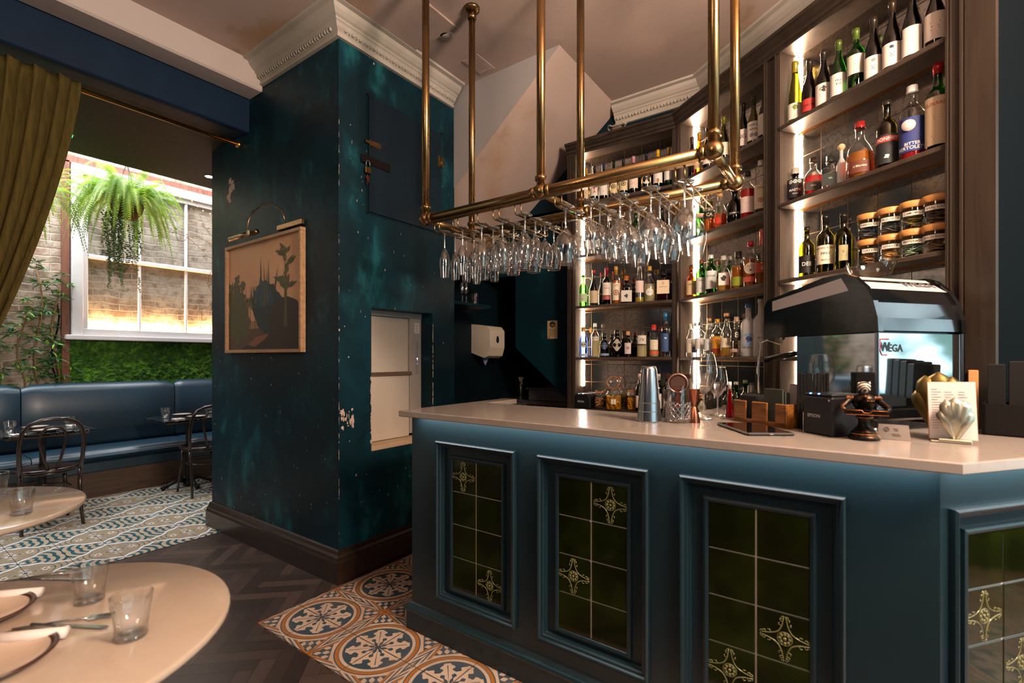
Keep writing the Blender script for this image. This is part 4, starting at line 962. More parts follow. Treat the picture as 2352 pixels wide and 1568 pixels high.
# hanging upside down: z measured downwards from the foot
def stem_profiles(kind):
    """foot at z=0 going to rim at z=h (upright)"""
    if kind == 'flute': return .243, [(.0, .002), (.030, .002), (.031, .0035), (.006, .008), (.0036, .015), (.0034, .075), (.004, .088), (.013, .10), (.022, .122), (.028, .155), (.0275, .19), (.022, .243)]
    if kind == 'large': return .255, [(.0, .002), (.036, .002), (.037, .0035), (.007, .008), (.004, .015), (.0036, .085), (.005, .097), (.022, .113), (.041, .14), (.0515, .178), (.050, .205), (.040, .255)]
    return .218, [(.0, .002), (.033, .002), (.034, .0035), (.006, .008), (.0038, .015), (.0034, .074), (.005, .084), (.019, .098), (.034, .122), (.0425, .152), (.041, .172), (.033, .218)]
_gm = {}
def stemware(loc, kind, label, group=None, up=False, k=1.0, name='wine_glass'):
    t = thing(name, label, 'glass', loc, random.uniform(0, 3), group)
    if kind not in _gm:
        h, pr = stem_profiles(kind)
        a = MB(); a.shell(pr[:7], 20); a.shell([(0, .0005), (pr[1][0], .0005), (pr[1][0]+.0005, .002)], 20)
        b = MB(); b.shell(pr[6:], 24); b.shell([(0, pr[6][1]+.004), (pr[7][0]*.9, pr[7][1]+.003), (pr[8][0]-.001, pr[8][1]+.001), (pr[9][0]-.0012, pr[9][1])], 24)
        rim = MB(); rim.tube([(pr[-1][0]*math.cos(q*PI/12), pr[-1][0]*math.sin(q*PI/12), h) for q in range(24)], .0009, 4, closed=True); b.v += []; b.add(rim.v, rim.f, 0, True)
        a.tube([(pr[2][0]*math.cos(q*PI/12), pr[2][0]*math.sin(q*PI/12), .002) for q in range(24)], .0012, 5, closed=True); s1 = a.build('stem', GLASS2, t); s2 = b.build('bowl', GLASS, t); _gm[kind] = (s1.data, s2.data)
    else:
        s1, s2 = [bpy.data.objects.new(n, d) for n, d in zip(('stem', 'bowl'), _gm[kind])]
        for s_ in (s1, s2): COL.objects.link(s_); s_.parent = t
    if not up: t.rotation_euler = (PI, 0, random.uniform(0, 3))
    t.scale = (k, k, k); return t
kinds = ['flute', 'flute', 'wine', 'wine', 'wine', 'large', 'wine', 'large', 'large', 'large']
rows_w = ['first', 'second', 'third', 'fourth', 'fifth', 'sixth', 'seventh', 'eighth', 'ninth', 'tenth']
pos_w = ['nearest the front rail', 'second behind the front rail', 'third behind the front rail', 'nearest the rear rail']
nm = {'flute': 'champagne flute', 'wine': 'wine glass', 'large': 'large wine glass'}
for i, x in enumerate(ROWS):
    ys = [1.864, 1.955, 2.046, 2.137] if kinds[i] != 'large' else [1.87, 1.98, 2.09]
    for j, y in enumerate(ys):
        if i in (5,) and j > 1: continue
        if i == 9 and j > 1: continue
        stemware((x+random.uniform(-.002, .002), y+random.uniform(-.004, .004), RZt-.0672), kinds[i], 'upturned %s in the %s row from the column, %s' % (nm[kinds[i]], rows_w[i], (pos_w[j] if j < len(ys)-1 else pos_w[3])), 'glasses hanging in the brass rack', name='champagne_flute' if kinds[i] == 'flute' else 'wine_glass')

# ------------------------------------------------------------------ on the counter
def on(px, py, z=CT): p = atz(px, py, z); p.z = z+.0006; return p
# stack of shaker tins
p = on(1491, 967)
t = thing('cocktail_shaker', 'stack of tall brushed steel shaker tins upside down on the bar', 'shaker', p, 0)
for i, (z0, r) in enumerate(((0, .0485), (.040, .0455), (.075, .0430))):
    mb = MB(); h = .175-.012*i
    mb.lathe([(r, z0), (r+.0012, z0+.002), (r+.0008, z0+.005), (r*.985, z0+.02), (r*.72, z0+h-.012), (r*.66, z0+h-.003), (r*.55, z0+h), (0, z0+h)], 32)
    mb.build('tin', STEEL, t)
# crystal mixing glass with a hawthorne strainer
p = on(1557, 969)
t = thing('mixing_glass', 'cut crystal mixing glass holding a bar strainer, beside the shaker tins', 'mixing glass', p, face_cam(p))
CUT = thin_glass('cut_crystal', (.85, .82, .82), 2.2, .05)
mb = MB()
mb.shell([(.044, 0), (.048, .004), (.047, .02), (.046, .075), (.045, .08), (.044, .12), (.046, .15)], 32)
mc = MB()
for q in range(16):
    for sg in (1, -1):
        mc.tube([(.0475*math.cos((q+sg*tt_*.5)*PI/8), .0475*math.sin((q+sg*tt_*.5)*PI/8), .006+tt_*.0125) for tt_ in range(7)], .0021, 4)
mb.lathe([(0, .004), (.043, .005), (.044, .012), (0, .014)], 24)
mb.build('glass_body', CUT, t); mc.build('cut_facets', thin_glass('cut_edges', (.70, .66, .66), 2.2, .12, .10, (.75, .68, .68)), t)
mb = MB(); mb.at((0, -.02, .155), 0, .12)
mb.lathe([(0, 0), (.040, 0), (.040, .0018), (0, .0018)], 32) if 0 else None
disc = [(.042*math.cos(a*PI/16), .035+.042*math.sin(a*PI/16)-.03) for a in range(32)]
mb.prism(disc, -.001, .001, axis='y')
for sx in (-1, 1): mb.prism([(sx*.036+.011*math.cos(a*PI/6), .030+.011*math.sin(a*PI/6)) for a in range(12)], -.001, .001, axis='y')
mb.prism([(-.006, -.035), (.006, -.035), (.012, -.095), (-.012, -.095)], -.001, .001, axis='y')
st = mb.build('strainer', COPPER, t)
mb = MB(); mb.at((0, -.02, .155), 0, .12)
mb.tube([(.037*math.cos(a*PI/20), -.004, .004+.037*math.sin(a*PI/20)) for a in range(-12, 33)], .003, 6)
mb.build('coil', M('rose_steel', 'b9a6a0', .3, 1), st)
mb = MB(); mb.at((0, -.02, .155), 0, .12); mb.prism([(.028*math.cos(a*PI/12), .004+.028*math.sin(a*PI/12)) for a in range(24)], -.0022, -.0012, axis='y'); mb.build('plate', M('pale_rose_metal', 'c79d8c', .3, 1), st)
# jiggers
p = on(1594, 970); t = thing('jigger', 'slim copper double jigger between the mixing glass and wine glass', 'jigger', p, 0)
MB().shell([(.024, 0), (.02, .03), (.009, .062), (.007, .068), (.009, .074), (.018, .105), (.0225, .135)], 24).build('cup', COPPER, t)
p = on(1531, 958); t = thing('jigger', 'steel jigger behind the shaker tins, left of the mixing glass', 'jigger', p, 0)
MB().shell([(.022, 0), (.018, .03), (.008, .06), (.006, .066), (.008, .072), (.017, .10), (.02, .12)], 24).build('cup', M('dark_steel', '77726e', .25, 1), t)
p = on(1616, 962); stemware(p, 'large', 'upright wine glass standing on the bar behind the copper jigger', None, True, 1.08)
p = on(1648, 955); stemware(p, 'wine', 'second upright wine glass behind, left of the wooden organiser', None, True, 1.0)
# wooden organiser
a = on(1806, 985); b = on(1684, 966); d = (Vector((a.x, a.y))-Vector((b.x, b.y)))
rz = math.atan2(d.y, d.x); Wd = d.length
OAK = wood('oiled_walnut', '8a5a28', '5e3a17', .35, 1.6, 0, .2)
t = thing('wooden_organiser', 'walnut napkin and menu organiser with slotted front beside the phone', 'organiser', (b.x, b.y, CT+.0006), rz)
mb = MB()
H = .088
mb.box(0, Wd, 0, .085, 0, .01)
for x0, x1 in ((0, .26), (.37, .66), (.80, 1.0)): mb.box(x0*Wd, x1*Wd, 0, .009, .0, H, bev=.003)
mb.box(0, Wd, 0, .009, 0, .018)
mb.box(0, Wd, .078, .087, 0, H, bev=.002); mb.box(0, .009, 0, .085, 0, H, bev=.002); mb.box(Wd-.009, Wd, 0, .085, 0, H, bev=.002); mb.box(.52*Wd, .52*Wd+.006, .009, .078, 0, H-.01)
mb.build('tray', OAK, t)
def loc_in(t, x, y, z): return t.matrix_basis @ Vector((x, y, z)) if 0 else Matrix.Translation(t.location) @ Matrix.Rotation(t.rotation_euler.z, 4, 'Z') @ Vector((x, y, z))
mb = MB()
for k in range(7): mb.box(.02, .10, .016+k*.008, .022+k*.008, .012, .108+.002*(k % 3), bev=.001)
o = mb.build('black_napkins', M('black_paper', '0d0d10', .75)); o.location = t.location; o.rotation_euler = t.rotation_euler
tag(o, 'folded black paper napkins in the left slot of the organiser', 'napkins')
mb = MB()
for k in range(3): mb.box(.56*Wd, .97*Wd-.02, .014+k*.014, .022+k*.014, .012, .142-.006*k, bev=.001)
o = mb.build('green_menu_cards', M('sage_card', '2d3530', .65)); o.location = t.location; o.rotation_euler = t.rotation_euler
tag(o, 'dark sage menu cards upright in the right slot of the organiser', 'menus')
mb = MB(); mb.at((.90*Wd, .055, .012), 0, -.06)
c_ = thing('card_reader', 'small red-cased card reader standing in the organiser behind the menus', 'card reader', t.location, t.rotation_euler.z)
mb.box(-.016, .022, 0, .014, 0, .15, bev=.004); mb.build('case', M('red_case', '5d1a1f', .4), c_)
mb = MB(); mb.at((.90*Wd, .055, .012), 0, -.06); mb.box(-.013, .019, -.0008, .001, .02, .145, bev=.001); mb.build('screen', M('grey_screen', '8a8587', .2), c_)
# phone
a = on(1654, 978); n_ = on(1729, 1004); c_r = on(1815, 999); d = Vector((a.x-n_.x, a.y-n_.y)); mid = (a+c_r)/2; wp = (Vector((c_r.x-n_.x, c_r.y-n_.y))).length/2
t = thing('phone', 'black smartphone in a dark case lying flat at the counter front', 'phone', (mid.x, mid.y, CT+.0006), math.atan2(d.y, d.x))
L_ = d.length
MB().box(-L_/2, L_/2, -wp, wp, 0, .010, bev=.004).build('case', M('phone_case', '121318', .4), t)
MB().box(-L_/2+.005, L_/2-.005, -wp+.004, wp-.004, .0095, .0106).build('screen', M('phone_glass', '0a0710', .03, coat=1), t)
mb = MB().box(-L_/2-.0006, -L_/2+.001, -.006, .006, .0035, .007, bev=.0015); mb.build('port', M('port_grey', '8a8a90', .4), t)
# receipt printers
def printer(loc, rz, w, dp, h, label, leds=True):
    t = thing('receipt_printer', label, 'printer', loc, rz)
    MB().box(0, w, 0, dp, 0, h*.93, bev=.006).build('body', M('printer_black', '0c0c10', .38), t)
    MB().box(.002, w-.002, .004, dp-.002, h*.93, h, bev=.008).build('lid', M('printer_lid', '1a1b21', .3), t)
    mb = MB()
    for x in (.22, .50): mb.sphere((w*x, .008, h*.985), .0042, 8, sz=.5)
    mb.build('status_light', emit('blue_led', '3f8cff', 12), t)
    mb = MB(); mb.text('EPSON', w*.14, (w*.38, -.0006, h*.45), 0, .012); mb.box(w*.86, w*.90, -.0006, 0, h*.83, h*.87); mb.build('lettering', M('printer_print', 'b9bcc4', .5), t)
    return t
a = on(1827, 994); b = on(1895, 1006)
uu = Vector((b.x-a.x, b.y-a.y)); rz = math.atan2(uu.y, uu.x)
printer(a+Vector((.02, .03, 0)), rz, uu.length, .125, .14, 'large black receipt printer on the front counter behind the zebra figure')
p = bayline('L', 1322, .0); printer((p.x+.002, p.y-.01, LV[0]+.0006), 0, .135, .12, .115, 'small black receipt printer on the back bar below the gin shelf')
# napkin stack behind printer
p = on(1851, 984); mb = MB()
for k in range(10): mb.box(-.050+k*.010, -.0415+k*.010, -.035, .035, 0, .205-.002*(k % 3), bev=.001)
t = mb.build('dark_menus', M('dark_menu_card', '0b0908', .8, spec=.2)); t.location = (p.x+.022, p.y+.006, CT+.0006); t.rotation_euler = (0, 0, RZ+.7)
tag(t, 'row of dark menus standing upright behind the receipt printer', 'menus')
# zebra bust
p = on(1985, 1009)
DK = Mat('antique_bronze', '2a211b', .35, .8); DK.xyz(); nn_ = DK.noise(25, 4); DK.col('1d1714', (nn_.step(.5, .7)*.7, '6b4a2e')); DK.rough(nn_*.2+.25); DK = DK.m
GOLDP = M('worn_gold_paint', 'a8683a', .35, .85)
t = thing('zebra_statuette', 'bronze zebra-headed butler bust holding a small tray on a pedestal', 'statuette', p, face_cam(p)+.12)
mb = MB(); mb.lathe([(.040, 0), (.043, .004), (.042, .012), (.033, .018), (.036, .022), (.030, .03), (.017, .045), (.015, .062), (.020, .068), (.023, .074), (.016, .078), (.015, .086), (.03, .095), (0, .095)], 28); mb.build('pedestal', DK, t)
for z, r in ((.019, .0365), (.071, .0235)): MB().tube([(r*math.cos(a*PI/12), r*math.sin(a*PI/12), z) for a in range(24)], .0016, 6, closed=True).build('gilded_ring', GOLDP, t)
mb = MB(); mb.at((0, .012, .09)); mb.lathe([(.016, 0), (.026, .012), (.034, .028), (.036, .038), (.028, .048), (.014, .053), (.012, .06), (.010, .066)], 24, sy=.62); mb.build('torso', DK, t)
for sx in (-1, 1):
    mb = MB(); mb.tube([(sx*.033, .012, .130), (sx*.045, .004, .118), (sx*.060, -.012, .102), (sx*.058, -.022, .096), (sx*.05, -.026, .093)], [.010, .011, .0095, .008, .007], 10)
    for f in range(4): mb.tube([(sx*(.05-.004*f), -.026, .092), (sx*(.047-.004*f), -.034, .094), (sx*(.046-.004*f), -.036, .099)], [.0032, .003, .0022], 6)
    mb.build('arm', DK, t)
mb = MB()
for sx in (-1, 1):
    mb.box(sx*.035-.011, sx*.035+.011, .004, .02, .132, .1365, bev=.0015)
    for k in range(5): mb.tube([(sx*.035-.01+k*.005, .003, .134), (sx*.035-.01+k*.005, .001, .128)], .0014, 5)
for k in range(4): mb.sphere((.008+k*.005, -.010, .123), .002, 6)
mb.build('epaulette', GOLDP, t)
mb = MB(); mb.box(-.053, .053, -.058, -.022, .083, .0855)
for x0, x1 in ((-.053, -.012), (.012, .053)): mb.box(x0, x1, -.059, -.056, .083, .097)
mb.box(-.053, .053, -.0245, -.022, .083, .097); mb.box(-.0545, -.051, -.059, -.022, .083, .097); mb.box(.051, .0545, -.059, -.022, .083, .097); mb.box(-.012, .012, -.059, -.056, .083, .089)
tr = mb.build('tray', DK, t)
mb = MB()
for k in range(26): mb.sphere((-.052+k*.00416, -.0595, .0835), .0015, 5)
mb.tube([(-.053, -.0595, .097), (-.013, -.0595, .097), (-.009, -.0595, .091), (0, -.0595, .089), (.009, -.0595, .091), (.013, -.0595, .097), (.053, -.0595, .097)], .0011, 5)
mb.build('gilded_edge', GOLDP, tr)
ZS = Mat('zebra_stripes', 'c8b6a4', .45); x, y, z = ZS.xyz(); rr = (x*x*1.0+(z-.156)*(z-.156)).sqrt(); nz = ZS.noise(35, 2)
ZS.col('bfae9d', (((rr*900+nz*9).sin() > .05), '16120f')); ZS = ZS.m
mb = MB(); mb.at((0, .006, .160), 0, .35)
mb.lathe([(0, -.033), (.008, -.032), (.0105, -.027), (.0095, -.019), (.013, -.006), (.0175, .006), (.017, .014), (.011, .021), (0, .024)], 20, sy=1.15)
mb.sphere((-.013, -.008, .002), .004, 8); mb.sphere((.013, -.008, .002), .004, 8); mb.build('head', ZS, t)
mb = MB().tube([(0, .010, .14), (0, .006, .155)], [.013, .014], 12); mb.build('neck', DK, t)
for sx, tp in ((-1, .182), (1, .186)):
    mb = MB(); mb.tube([(sx*.010, .004, .172), (sx*.013, .004, .178), (sx*.0165-(-.002 if sx < 0 else 0), .004, tp)], [.0035, .005, .0008], 8); mb.build('ear', ZS, t)
mb = MB(); mb.sphere((0, -.012, .136), .0085, 10, sz=.8); mb.build('muzzle', DK, t)
# small steel table sign
p = on(2052, 1008)
t = thing('table_tent_sign', 'small folded steel reserved sign between the zebra figure and shell holder', 'sign', p, face_cam(p)+.05)
mb = MB(); w = .042
for sy in (-1, 1):
    mb.add([(-w, sy*.022, 0), (w, sy*.022, 0), (w*.8+.004, sy*.001, .046), (-w*.8-.004, sy*.001, .046), (-w, sy*.0235, 0), (w, sy*.0235, 0), (w*.8+.004, sy*.0025, .046), (-w*.8-.004, sy*.0025, .046)], [(0, 1, 2, 3), (4, 7, 6, 5), (0, 4, 5, 1), (3, 2, 6, 7), (0, 3, 7, 4), (1, 5, 6, 2)])
mb.build('plate', M('dull_steel', '7d7672', .35, .9), t)
mb = MB(); vs, fs = [], []
m2 = MB(); m2.text('@', .022, (-.018, 0, .012), 0, .01); m2.text('* wo', .012, (.006, 0, .012), 0, .01); m2.text('Seville', .012, (.006, 0, -.006), 0, .01)
sl = math.atan2(.046, .021)
mb.add([(v[0], -.0242+(v[2]+.02)*math.cos(sl), .002+(v[2]+.02)*math.sin(sl)) for v in m2.v], m2.f); mb.build('lettering', M('engraved_ink', '2a2422', .6), t)
# shell menu holder
p = on(2180, 1013)
rz = face_cam(p)+.05
t = thing('shell_menu_holder', 'silver scallop-shell stand gripping a wad of menus at the counter corner', 'menu holder', p, rz)
SILV = Mat('brushed_silver', 'b8b5a2', .3, .95); SILV.xyz(); SILV.rough(SILV.noise(90, 4)*.25+.2); SILV = SILV.m
GOLDM = M('dull_gold_metal', '574a28', .45, .9)
def shell(mb, cx, y0, k, lean, H=.135):
    """five flutes of a scallop fanned from the base"""
    for i, (a, hh, w) in enumerate(((-.40, .78, .017), (-.20, .96, .0195), (0, 1.0, .021), (.20, .95, .0195), (.40, .78, .017))):
        n = 12; m_ = 9; vs = []; hh *= H*k
        for j in range(n+1):
            tt_ = j/n; s_ = .2+.8*min(1, tt_*1.35)**.8
            wid = w*k*s_*(math.sqrt(max(0, 1-((tt_-.74)/.26)**2)) if tt_ > .74 else 1)
            cxj = cx+math.sin(a)*hh*tt_*.85; z = .006+hh*tt_*math.cos(a)
            yb = y0-.028*k*tt_**1.6*0-.012*math.sin(tt_*PI*.9)+lean*tt_
            for q in range(m_+1):
                u = -1+2*q/m_; bul = math.sqrt(max(0, 1-u*u*.96))
                vs.append((cxj+u*wid*math.cos(a)*1.06, yb-bul*.012*k*min(1, wid/(w*k*.5)), z+u*wid*math.sin(-a)*.9))
        mb.add(vs, [(j*(m_+1)+q, j*(m_+1)+q+1, (j+1)*(m_+1)+q+1, (j+1)*(m_+1)+q) for j in range(n) for q in range(m_)], 0, True)
mb = MB(); shell(mb, .012, -.032, 1.0, .004); mb.box(-.028, .05, -.05, -.030, 0, .012, bev=.003); mb.build('front_shell', SILV, t)
mb = MB(); shell(mb, -.022, .062, 1.55, .012); mb.build('rear_shell', GOLDM, t)
MB().box(-.045, .05, -.05, .065, 0, .005, bev=.002).build('base', SILV, t)
menus = thing('menu_wad', 'thick wad of printed paper menus held between the silver shells', 'menus', (p.x, p.y, CT+.0062), rz)
mb = MB(); mb.at((.004, -.006, 0), 0, -.05, -.03)
mb.box(-.052, .056, -.010, .022, .001, .178, 0); mb.build('card_back', M('kraft_card', 'c08a4a', .7), menus)
mb = MB(); mb.at((.004, -.006, 0), 0, -.05, -.03); mb.box(-.050, .060, -.0125, -.0100, .002, .179, 0)
for r_ in range(16):
    z = .155-r_*.008
    if r_ in (0, 4, 9): mb.box(-.042, -.028, -.0131, -.0124, z, z+.0016, 1)
    else:
        for c_0 in (-.042, -.012, .02): mb.box(c_0, c_0+random.uniform(.014, .024), -.0131, -.0124, z, z+.0012, 1)
mb.build('menu_page', [M('menu_paper', 'd8cdca', .8), M('menu_ink', '6d625c', .8)], menus)
# black box of booklets at the right edge
p = on(2256, 998)
t = thing('booklet_box', 'black textured box at the right edge of the counter holding booklets', 'box', (p.x, p.y, CT+.0006), RZ+.45)
mb = MB(); mb.box(0, .24, 0, .008, 0, .105); mb.box(0, .24, .14, .148, 0, .105); mb.box(0, .008, 0, .148, 0, .105); mb.box(.232, .24, 0, .148, 0, .105); mb.box(0, .24, 0, .148, 0, .006)
mb.build('box', M('black_leatherette', '0d0a09', .7, spec=.15), t)
for i, (x, hh, c, ds) in enumerate(((.012, .225, '080707', 'leftmost dark booklet in the black box at the right edge'), (.062, .235, '0b0a0a', 'second dark booklet from the left in the black box'), (.112, .24, '0c111a', 'blue-black booklet in the middle of the black box'), (.162, .245, '0a1018', 'wide blue-black booklet right of the middle one'))):
    b_k = thing('booklet', ds, 'booklet', t.location, t.rotation_euler.z, 'booklets standing in the black box')
    mb = MB(); mb.at((x, .022, .013), 0, -.05, 0); mb.box(0, .044, 0, .09, 0, hh, bev=.002); mb.build('cover', plain(c, .55, spec=.25), b_k)
    mb = MB(); mb.at((x, .022, .013), 0, -.05, 0); mb.box(.005, .039, .003, .088, .002, hh+.0012); mb.build('pages', plain('2a2420', .8), b_k)
# tan booklet leaning behind the shell holder
p = on(2236, 985); t = thing('tan_booklet', 'tan card booklet standing behind the shell holder', 'booklet', (p.x+.02, p.y+.03, CT+.0006), RZ+.5)
MB().box(-.03, .03, 0, .012, 0, .215, bev=.002).build('cover', M('tan_card', 'b08352', .7), t)

# ------------------------------------------------------------------ espresso machine
A = Vector((.0662, 2.074)); Bv = Vector((.3317, 2.407)); ww = Bv-A; WM = ww.length; rzm = math.atan2(ww.y, ww.x)
em = thing('espresso_machine', 'black and chrome espresso machine standing on the counter under the tea jars', 'coffee machine', (A.x, A.y, CT+.0006), rzm)
# local x: along the customer side (0..WM), local y: away from it (0..DM)
DM = .49
sgn = 1
top = [(0, .355), (.004, .40), (.018, .455), (.045, .505), (.085, .545), (.12, .562), (.20, .560), (.44, .512), (.475, .505), (DM, .48), (DM, .35)]
mb = MB(); mb.prism(top, .018, WM-.018, axis='x', smooth=False); mb.build('hood', BLACKGLOSS, em)
cheek = [(-.006, .352), (-.003, .40), (.012, .46), (.040, .512), (.08, .553), (.118, .570), (.21, .568), (.44, .520), (.48, .512), (DM+.006, .485), (DM+.006, .345)]
for x0, x1 in ((-.002, .02), (WM-.02, WM+.002)):
    mb = MB(); mb.prism(cheek, x0, x1, axis='x'); mb.build('cheek_trim', BLACKGLOSS, em)
mb = MB(); mb.add([(.02, .0445-.0015, .5065), (WM-.02, .0445-.0015, .5065), (WM-.045, .10, .5575), (.045, .10, .5575)], [(0, 1, 2, 3)])
mb.add([(-.0035, .10, .505), (-.0035, .45, .462), (-.0035, .45, .505), (-.0035, .13, .555)], [(0, 1, 2, 3)][::1])
mb.build('grey_panel', M('warm_grey_enamel', 'a9a4a6', .35), em)
m2 = MB(); m2.text('WEGA', .035, (0, 0, 0), 0, .03); mb = MB(); sl = math.atan2(.051, .056)
mb.add([(WM*.70+v[0]*1.6, .0700+v[2]*math.cos(sl)-.001, .5325+v[2]*math.sin(sl)) for v in m2.v], m2.f); mb.build('hood_lettering', M('hood_print', '5a5558', .5), em)
MB().box(.006, WM-.006, .004, .34, .085, .352, bev=.006).build('chrome_body', Mat('polished_chrome', 'cfd6da', .045, 1).m, em)
mb = MB()
for x in (0.0, WM-.012): mb.box(x, x+.012, -.002, .012, .085, .352, bev=.004)
mb.build('corner_strip', STEEL, em)
MB().box(.0, WM, .0, DM-.01, .04, .084, bev=.008).build('base_tray', BLACKGLOSS, em)
for x, y in ((.035, .04), (WM-.035, .04), (.035, DM-.06), (WM-.035, DM-.06)):
    MB().at((x, y, 0)).lathe([(.022, 0), (.022, .01), (.013, .014), (.013, .04)], 16).build('foot', CHROME, em)
m2 = MB(); m2.text('EGA', .036, (.090, .0032, .293), 0, .03); m2.text('W', .042, (.041, .0028, .297), 0, .04)
m2.build('brand_lettering', M('brand_black', '15161a', .4), em)
mb = MB(); cup = [(.018, .325), (.018, .285), (.026, .270), (.050, .270)]; mb.tube([(x, .0035, z) for x, z in cup], .0022, 4); mb.tube([(.018, .0035, .325), (.058, .0035, .325)], .0022, 4)
mb.tube([(.018, .0035, .318), (.008, .0035, .314), (.006, .0035, .302), (.018, .0035, .295)], .002, 4); mb.build('cup_emblem', M('brand_red', '8e1f2c', .4), em)
# barista side
mb = MB(); mb.tube([(WM*.3, .40, .345), (WM*.3, .40, .30)], .033, 20); gh = mb.build('group_head', CHROME, em)
mb = MB(); mb.tube([(WM*.3, .40, .30), (WM*.3, .40, .27)], .036, 20); mb.build('portafilter', CHROME, em)
mb = MB(); mb.tube([(WM*.3, .43, .283), (WM*.25, .50, .268), (WM*.2, .58, .25)], [.009, .014, .015], 12); mb.build('handle', M('handle_black', '0a0a0a', .25), em)
mb = MB(); mb.tube([(.03, .42, .345), (.03, .44, .32), (.02, .50, .34), (.01, .53, .33), (.01, .545, .20), (.01, .54, .10)], .005, 8); mb.build('steam_wand', CHROME, em)
# grinder hopper behind machine
q = Matrix.Translation((A.x, A.y, CT+.0006)) @ Matrix.Rotation(rzm, 4, 'Z') @ Vector((WM-.10, .27, .560))
t = thing('glass_bowl', 'clear glass bowl standing on top of the coffee machine at its right end', 'bowl', q, 0)
MB().shell([(.035, 0), (.04, .004), (.062, .03), (.085, .085), (.087, .10)], 28).build('bowl_wall', GLASSB, t)
MB().lathe([(.036, .001), (.036, .006), (0, .006)], 20).build('bowl_base', GLASSB, t)
# glasses by the machine
p = on(1885, 975); 
# ------------------------------------------------------------------ back counter left of the machine: jars and bottles
OLIVE = Mat('olives_in_brine', 'a8741c', .25); OLIVE.xyz(); vv = OLIVE.voro(60); OLIVE.col('b5802a', (vv.step(.35, .6), '5a3408')); OLIVE.bump(vv*-1, .5, .01); OLIVE = OLIVE.m
NUTS = Mat('mixed_nuts', '7a4a26', .6); NUTS.xyz(); vv = NUTS.voro(75); NUTS.col('9a6a3c', (vv.step(.2, .6), '2a140a')); NUTS.bump(vv*-1, .8, .01); NUTS = NUTS.m
ORANGE = M('orange_rubber_seal', 'b8642a', .5)
def clip_jar(p, r, h, fill, label, open_=False, ltxt=None, name='clip_jar'):
    t = thing(name, label, 'jar', p, face_cam(p))
    sq = 5
    mb = MB(); mb.shell([(0, .001), (r*.93, .001), (r, .01), (r, h*.72), (r*.92, h*.80), (r*.72, h*.86), (r*.72, h)], 28, sq=sq); mb.build('jar_glass', GL['clear'], t)
    lv = h*.66; rr = r-.004
    mb = MB()
    random.seed(int(r*1e4))
    if fill == 'olive':
        z = .014
        while z < lv:
            for k in range(9):
                a = 2*PI*k/9+z*30; q = 1/(abs(math.cos(a))**5+abs(math.sin(a))**5)**.2
                mb.sphere(((rr-.011)*q*math.cos(a), (rr-.011)*q*math.sin(a), z), .0105, 7, 0, sz=1.15)
            z += .017
        mb.lathe([(rr*.8, .004), (rr*.8, lv)], 12, sq=sq)
        mb.build('olives', plain('a8801f', .3), t)
        MB().lathe([(rr*.93, .003), (rr, .01), (rr, h*.70), (0, h*.70)], 28, sq=sq).build('brine', thin_glass('brine_%d' % int(r*1e4), (.95, .78, .35), .6, .02), t)
    else:
        for k in range(170):
            a = random.uniform(0, 2*PI); z = random.uniform(.008, lv)
            q = 1/(abs(math.cos(a))**5+abs(math.sin(a))**5)**.2
            mb.sphere(((rr-.007)*q*math.cos(a), (rr-.007)*q*math.sin(a), z), .0075, 6, k % 3, sz=.6, sx=1.2)
        mb.lathe([(rr*.85, .004), (rr*.85, lv)], 12, 1, sq=sq)
        mb.build('nuts', [plain('9a6236', .5), plain('54301a', .5), plain('b98a58', .5)], t)
    mb = MB(); mb.at((0, 0, h)); 
    if open_: mb.at((0, r*.75, h+r*.85), 0, PI/2-.15)
    mb.shell([(0, .006), (r*.55, .008), (r*.8, .004), (r*.8, .012), (r*.6, .016), (0, .018)], 28); mb.build('lid', GL['clear'], t)
    mb2 = MB(); mb2.X = mb.X; mb2.tube([(r*.78*math.cos(a*PI/14), r*.78*math.sin(a*PI/14), 0) for a in range(28)], .0045, 8, closed=True); mb2.build('seal_ring', ORANGE, t)
    mb = MB(); mb.tube([(r*.76*math.cos(a*PI/14), r*.76*math.sin(a*PI/14), h*.92) for a in range(28)], .0014, 5, closed=True); mb.tube([(0, r*.76, h*.9), (0, r*.86, h*1.0)], .0018, 5); mb.tube([(0, -r*.76, h*.9), (0, -r*.84, h*.8)], .0018, 5); mb.build('wire_clip', STEEL, t)
    if ltxt:
        mb = MB(); yy = -r*1.005; mb.box(-.019, .019, yy-.001, yy, h*.30, h*.56)
        for i, s_ in enumerate(ltxt): mb.text(s_, .011, (0, yy-.0016, h*.52-i*.0105), 1, .01)
        mb.build('label', [plain('cfc6ae', .7), plain('2a241c', .7)], t)
    return t
pj = lambda px, ins=.03: (lambda p: (p.x, p.y, LV[0]+.0006))(bayline('L', px, ins))
clip_jar(pj(1376, .06), .038, .13, 'nuts', 'small clip-top jar of mixed nuts on the back bar beside the printer')
clip_jar(pj(1409, .03), .062, .155, 'olive', 'large jar of yellow olives with lid open and handwritten label', True, ['POOL', 'SIDE', 'OLIVES', 'CHILLI'])
clip_jar(pj(1452, .085), .042, .15, 'olive', 'second jar of olives with a spoon, behind the labelled jar')
for i, (px, ins, ds) in enumerate(((1418, .01, 'long steel spoon standing in the labelled olive jar'), (1458, .07, 'long steel spoon standing in the rear olive jar'))):
    q = pj(px-4, ins+.02); t = thing('bar_spoon', ds, 'spoon', (q[0], q[1], LV[0]+.09), 0)
    MB().tube([(0, 0, 0), (.03, 0, .10), (.046, 0, .155)], [.002, .002, .003], 6).build('handle', STEEL, t)
    MB().sphere((.047, 0, .16), .006, 8, sz=1.6).build('tip', STEEL, t)
q = pj(1470, .03); bottle(q, 'b', .285, .033, 'black', 'c9a9a4', (.03, .12, 1.15, 'cdb9a9', '1c1a18'), [('=m=', .02, .10)], 'dark wine bottle with bull on blush label beside the olive jars', name='wine_bottle', foil=.84)
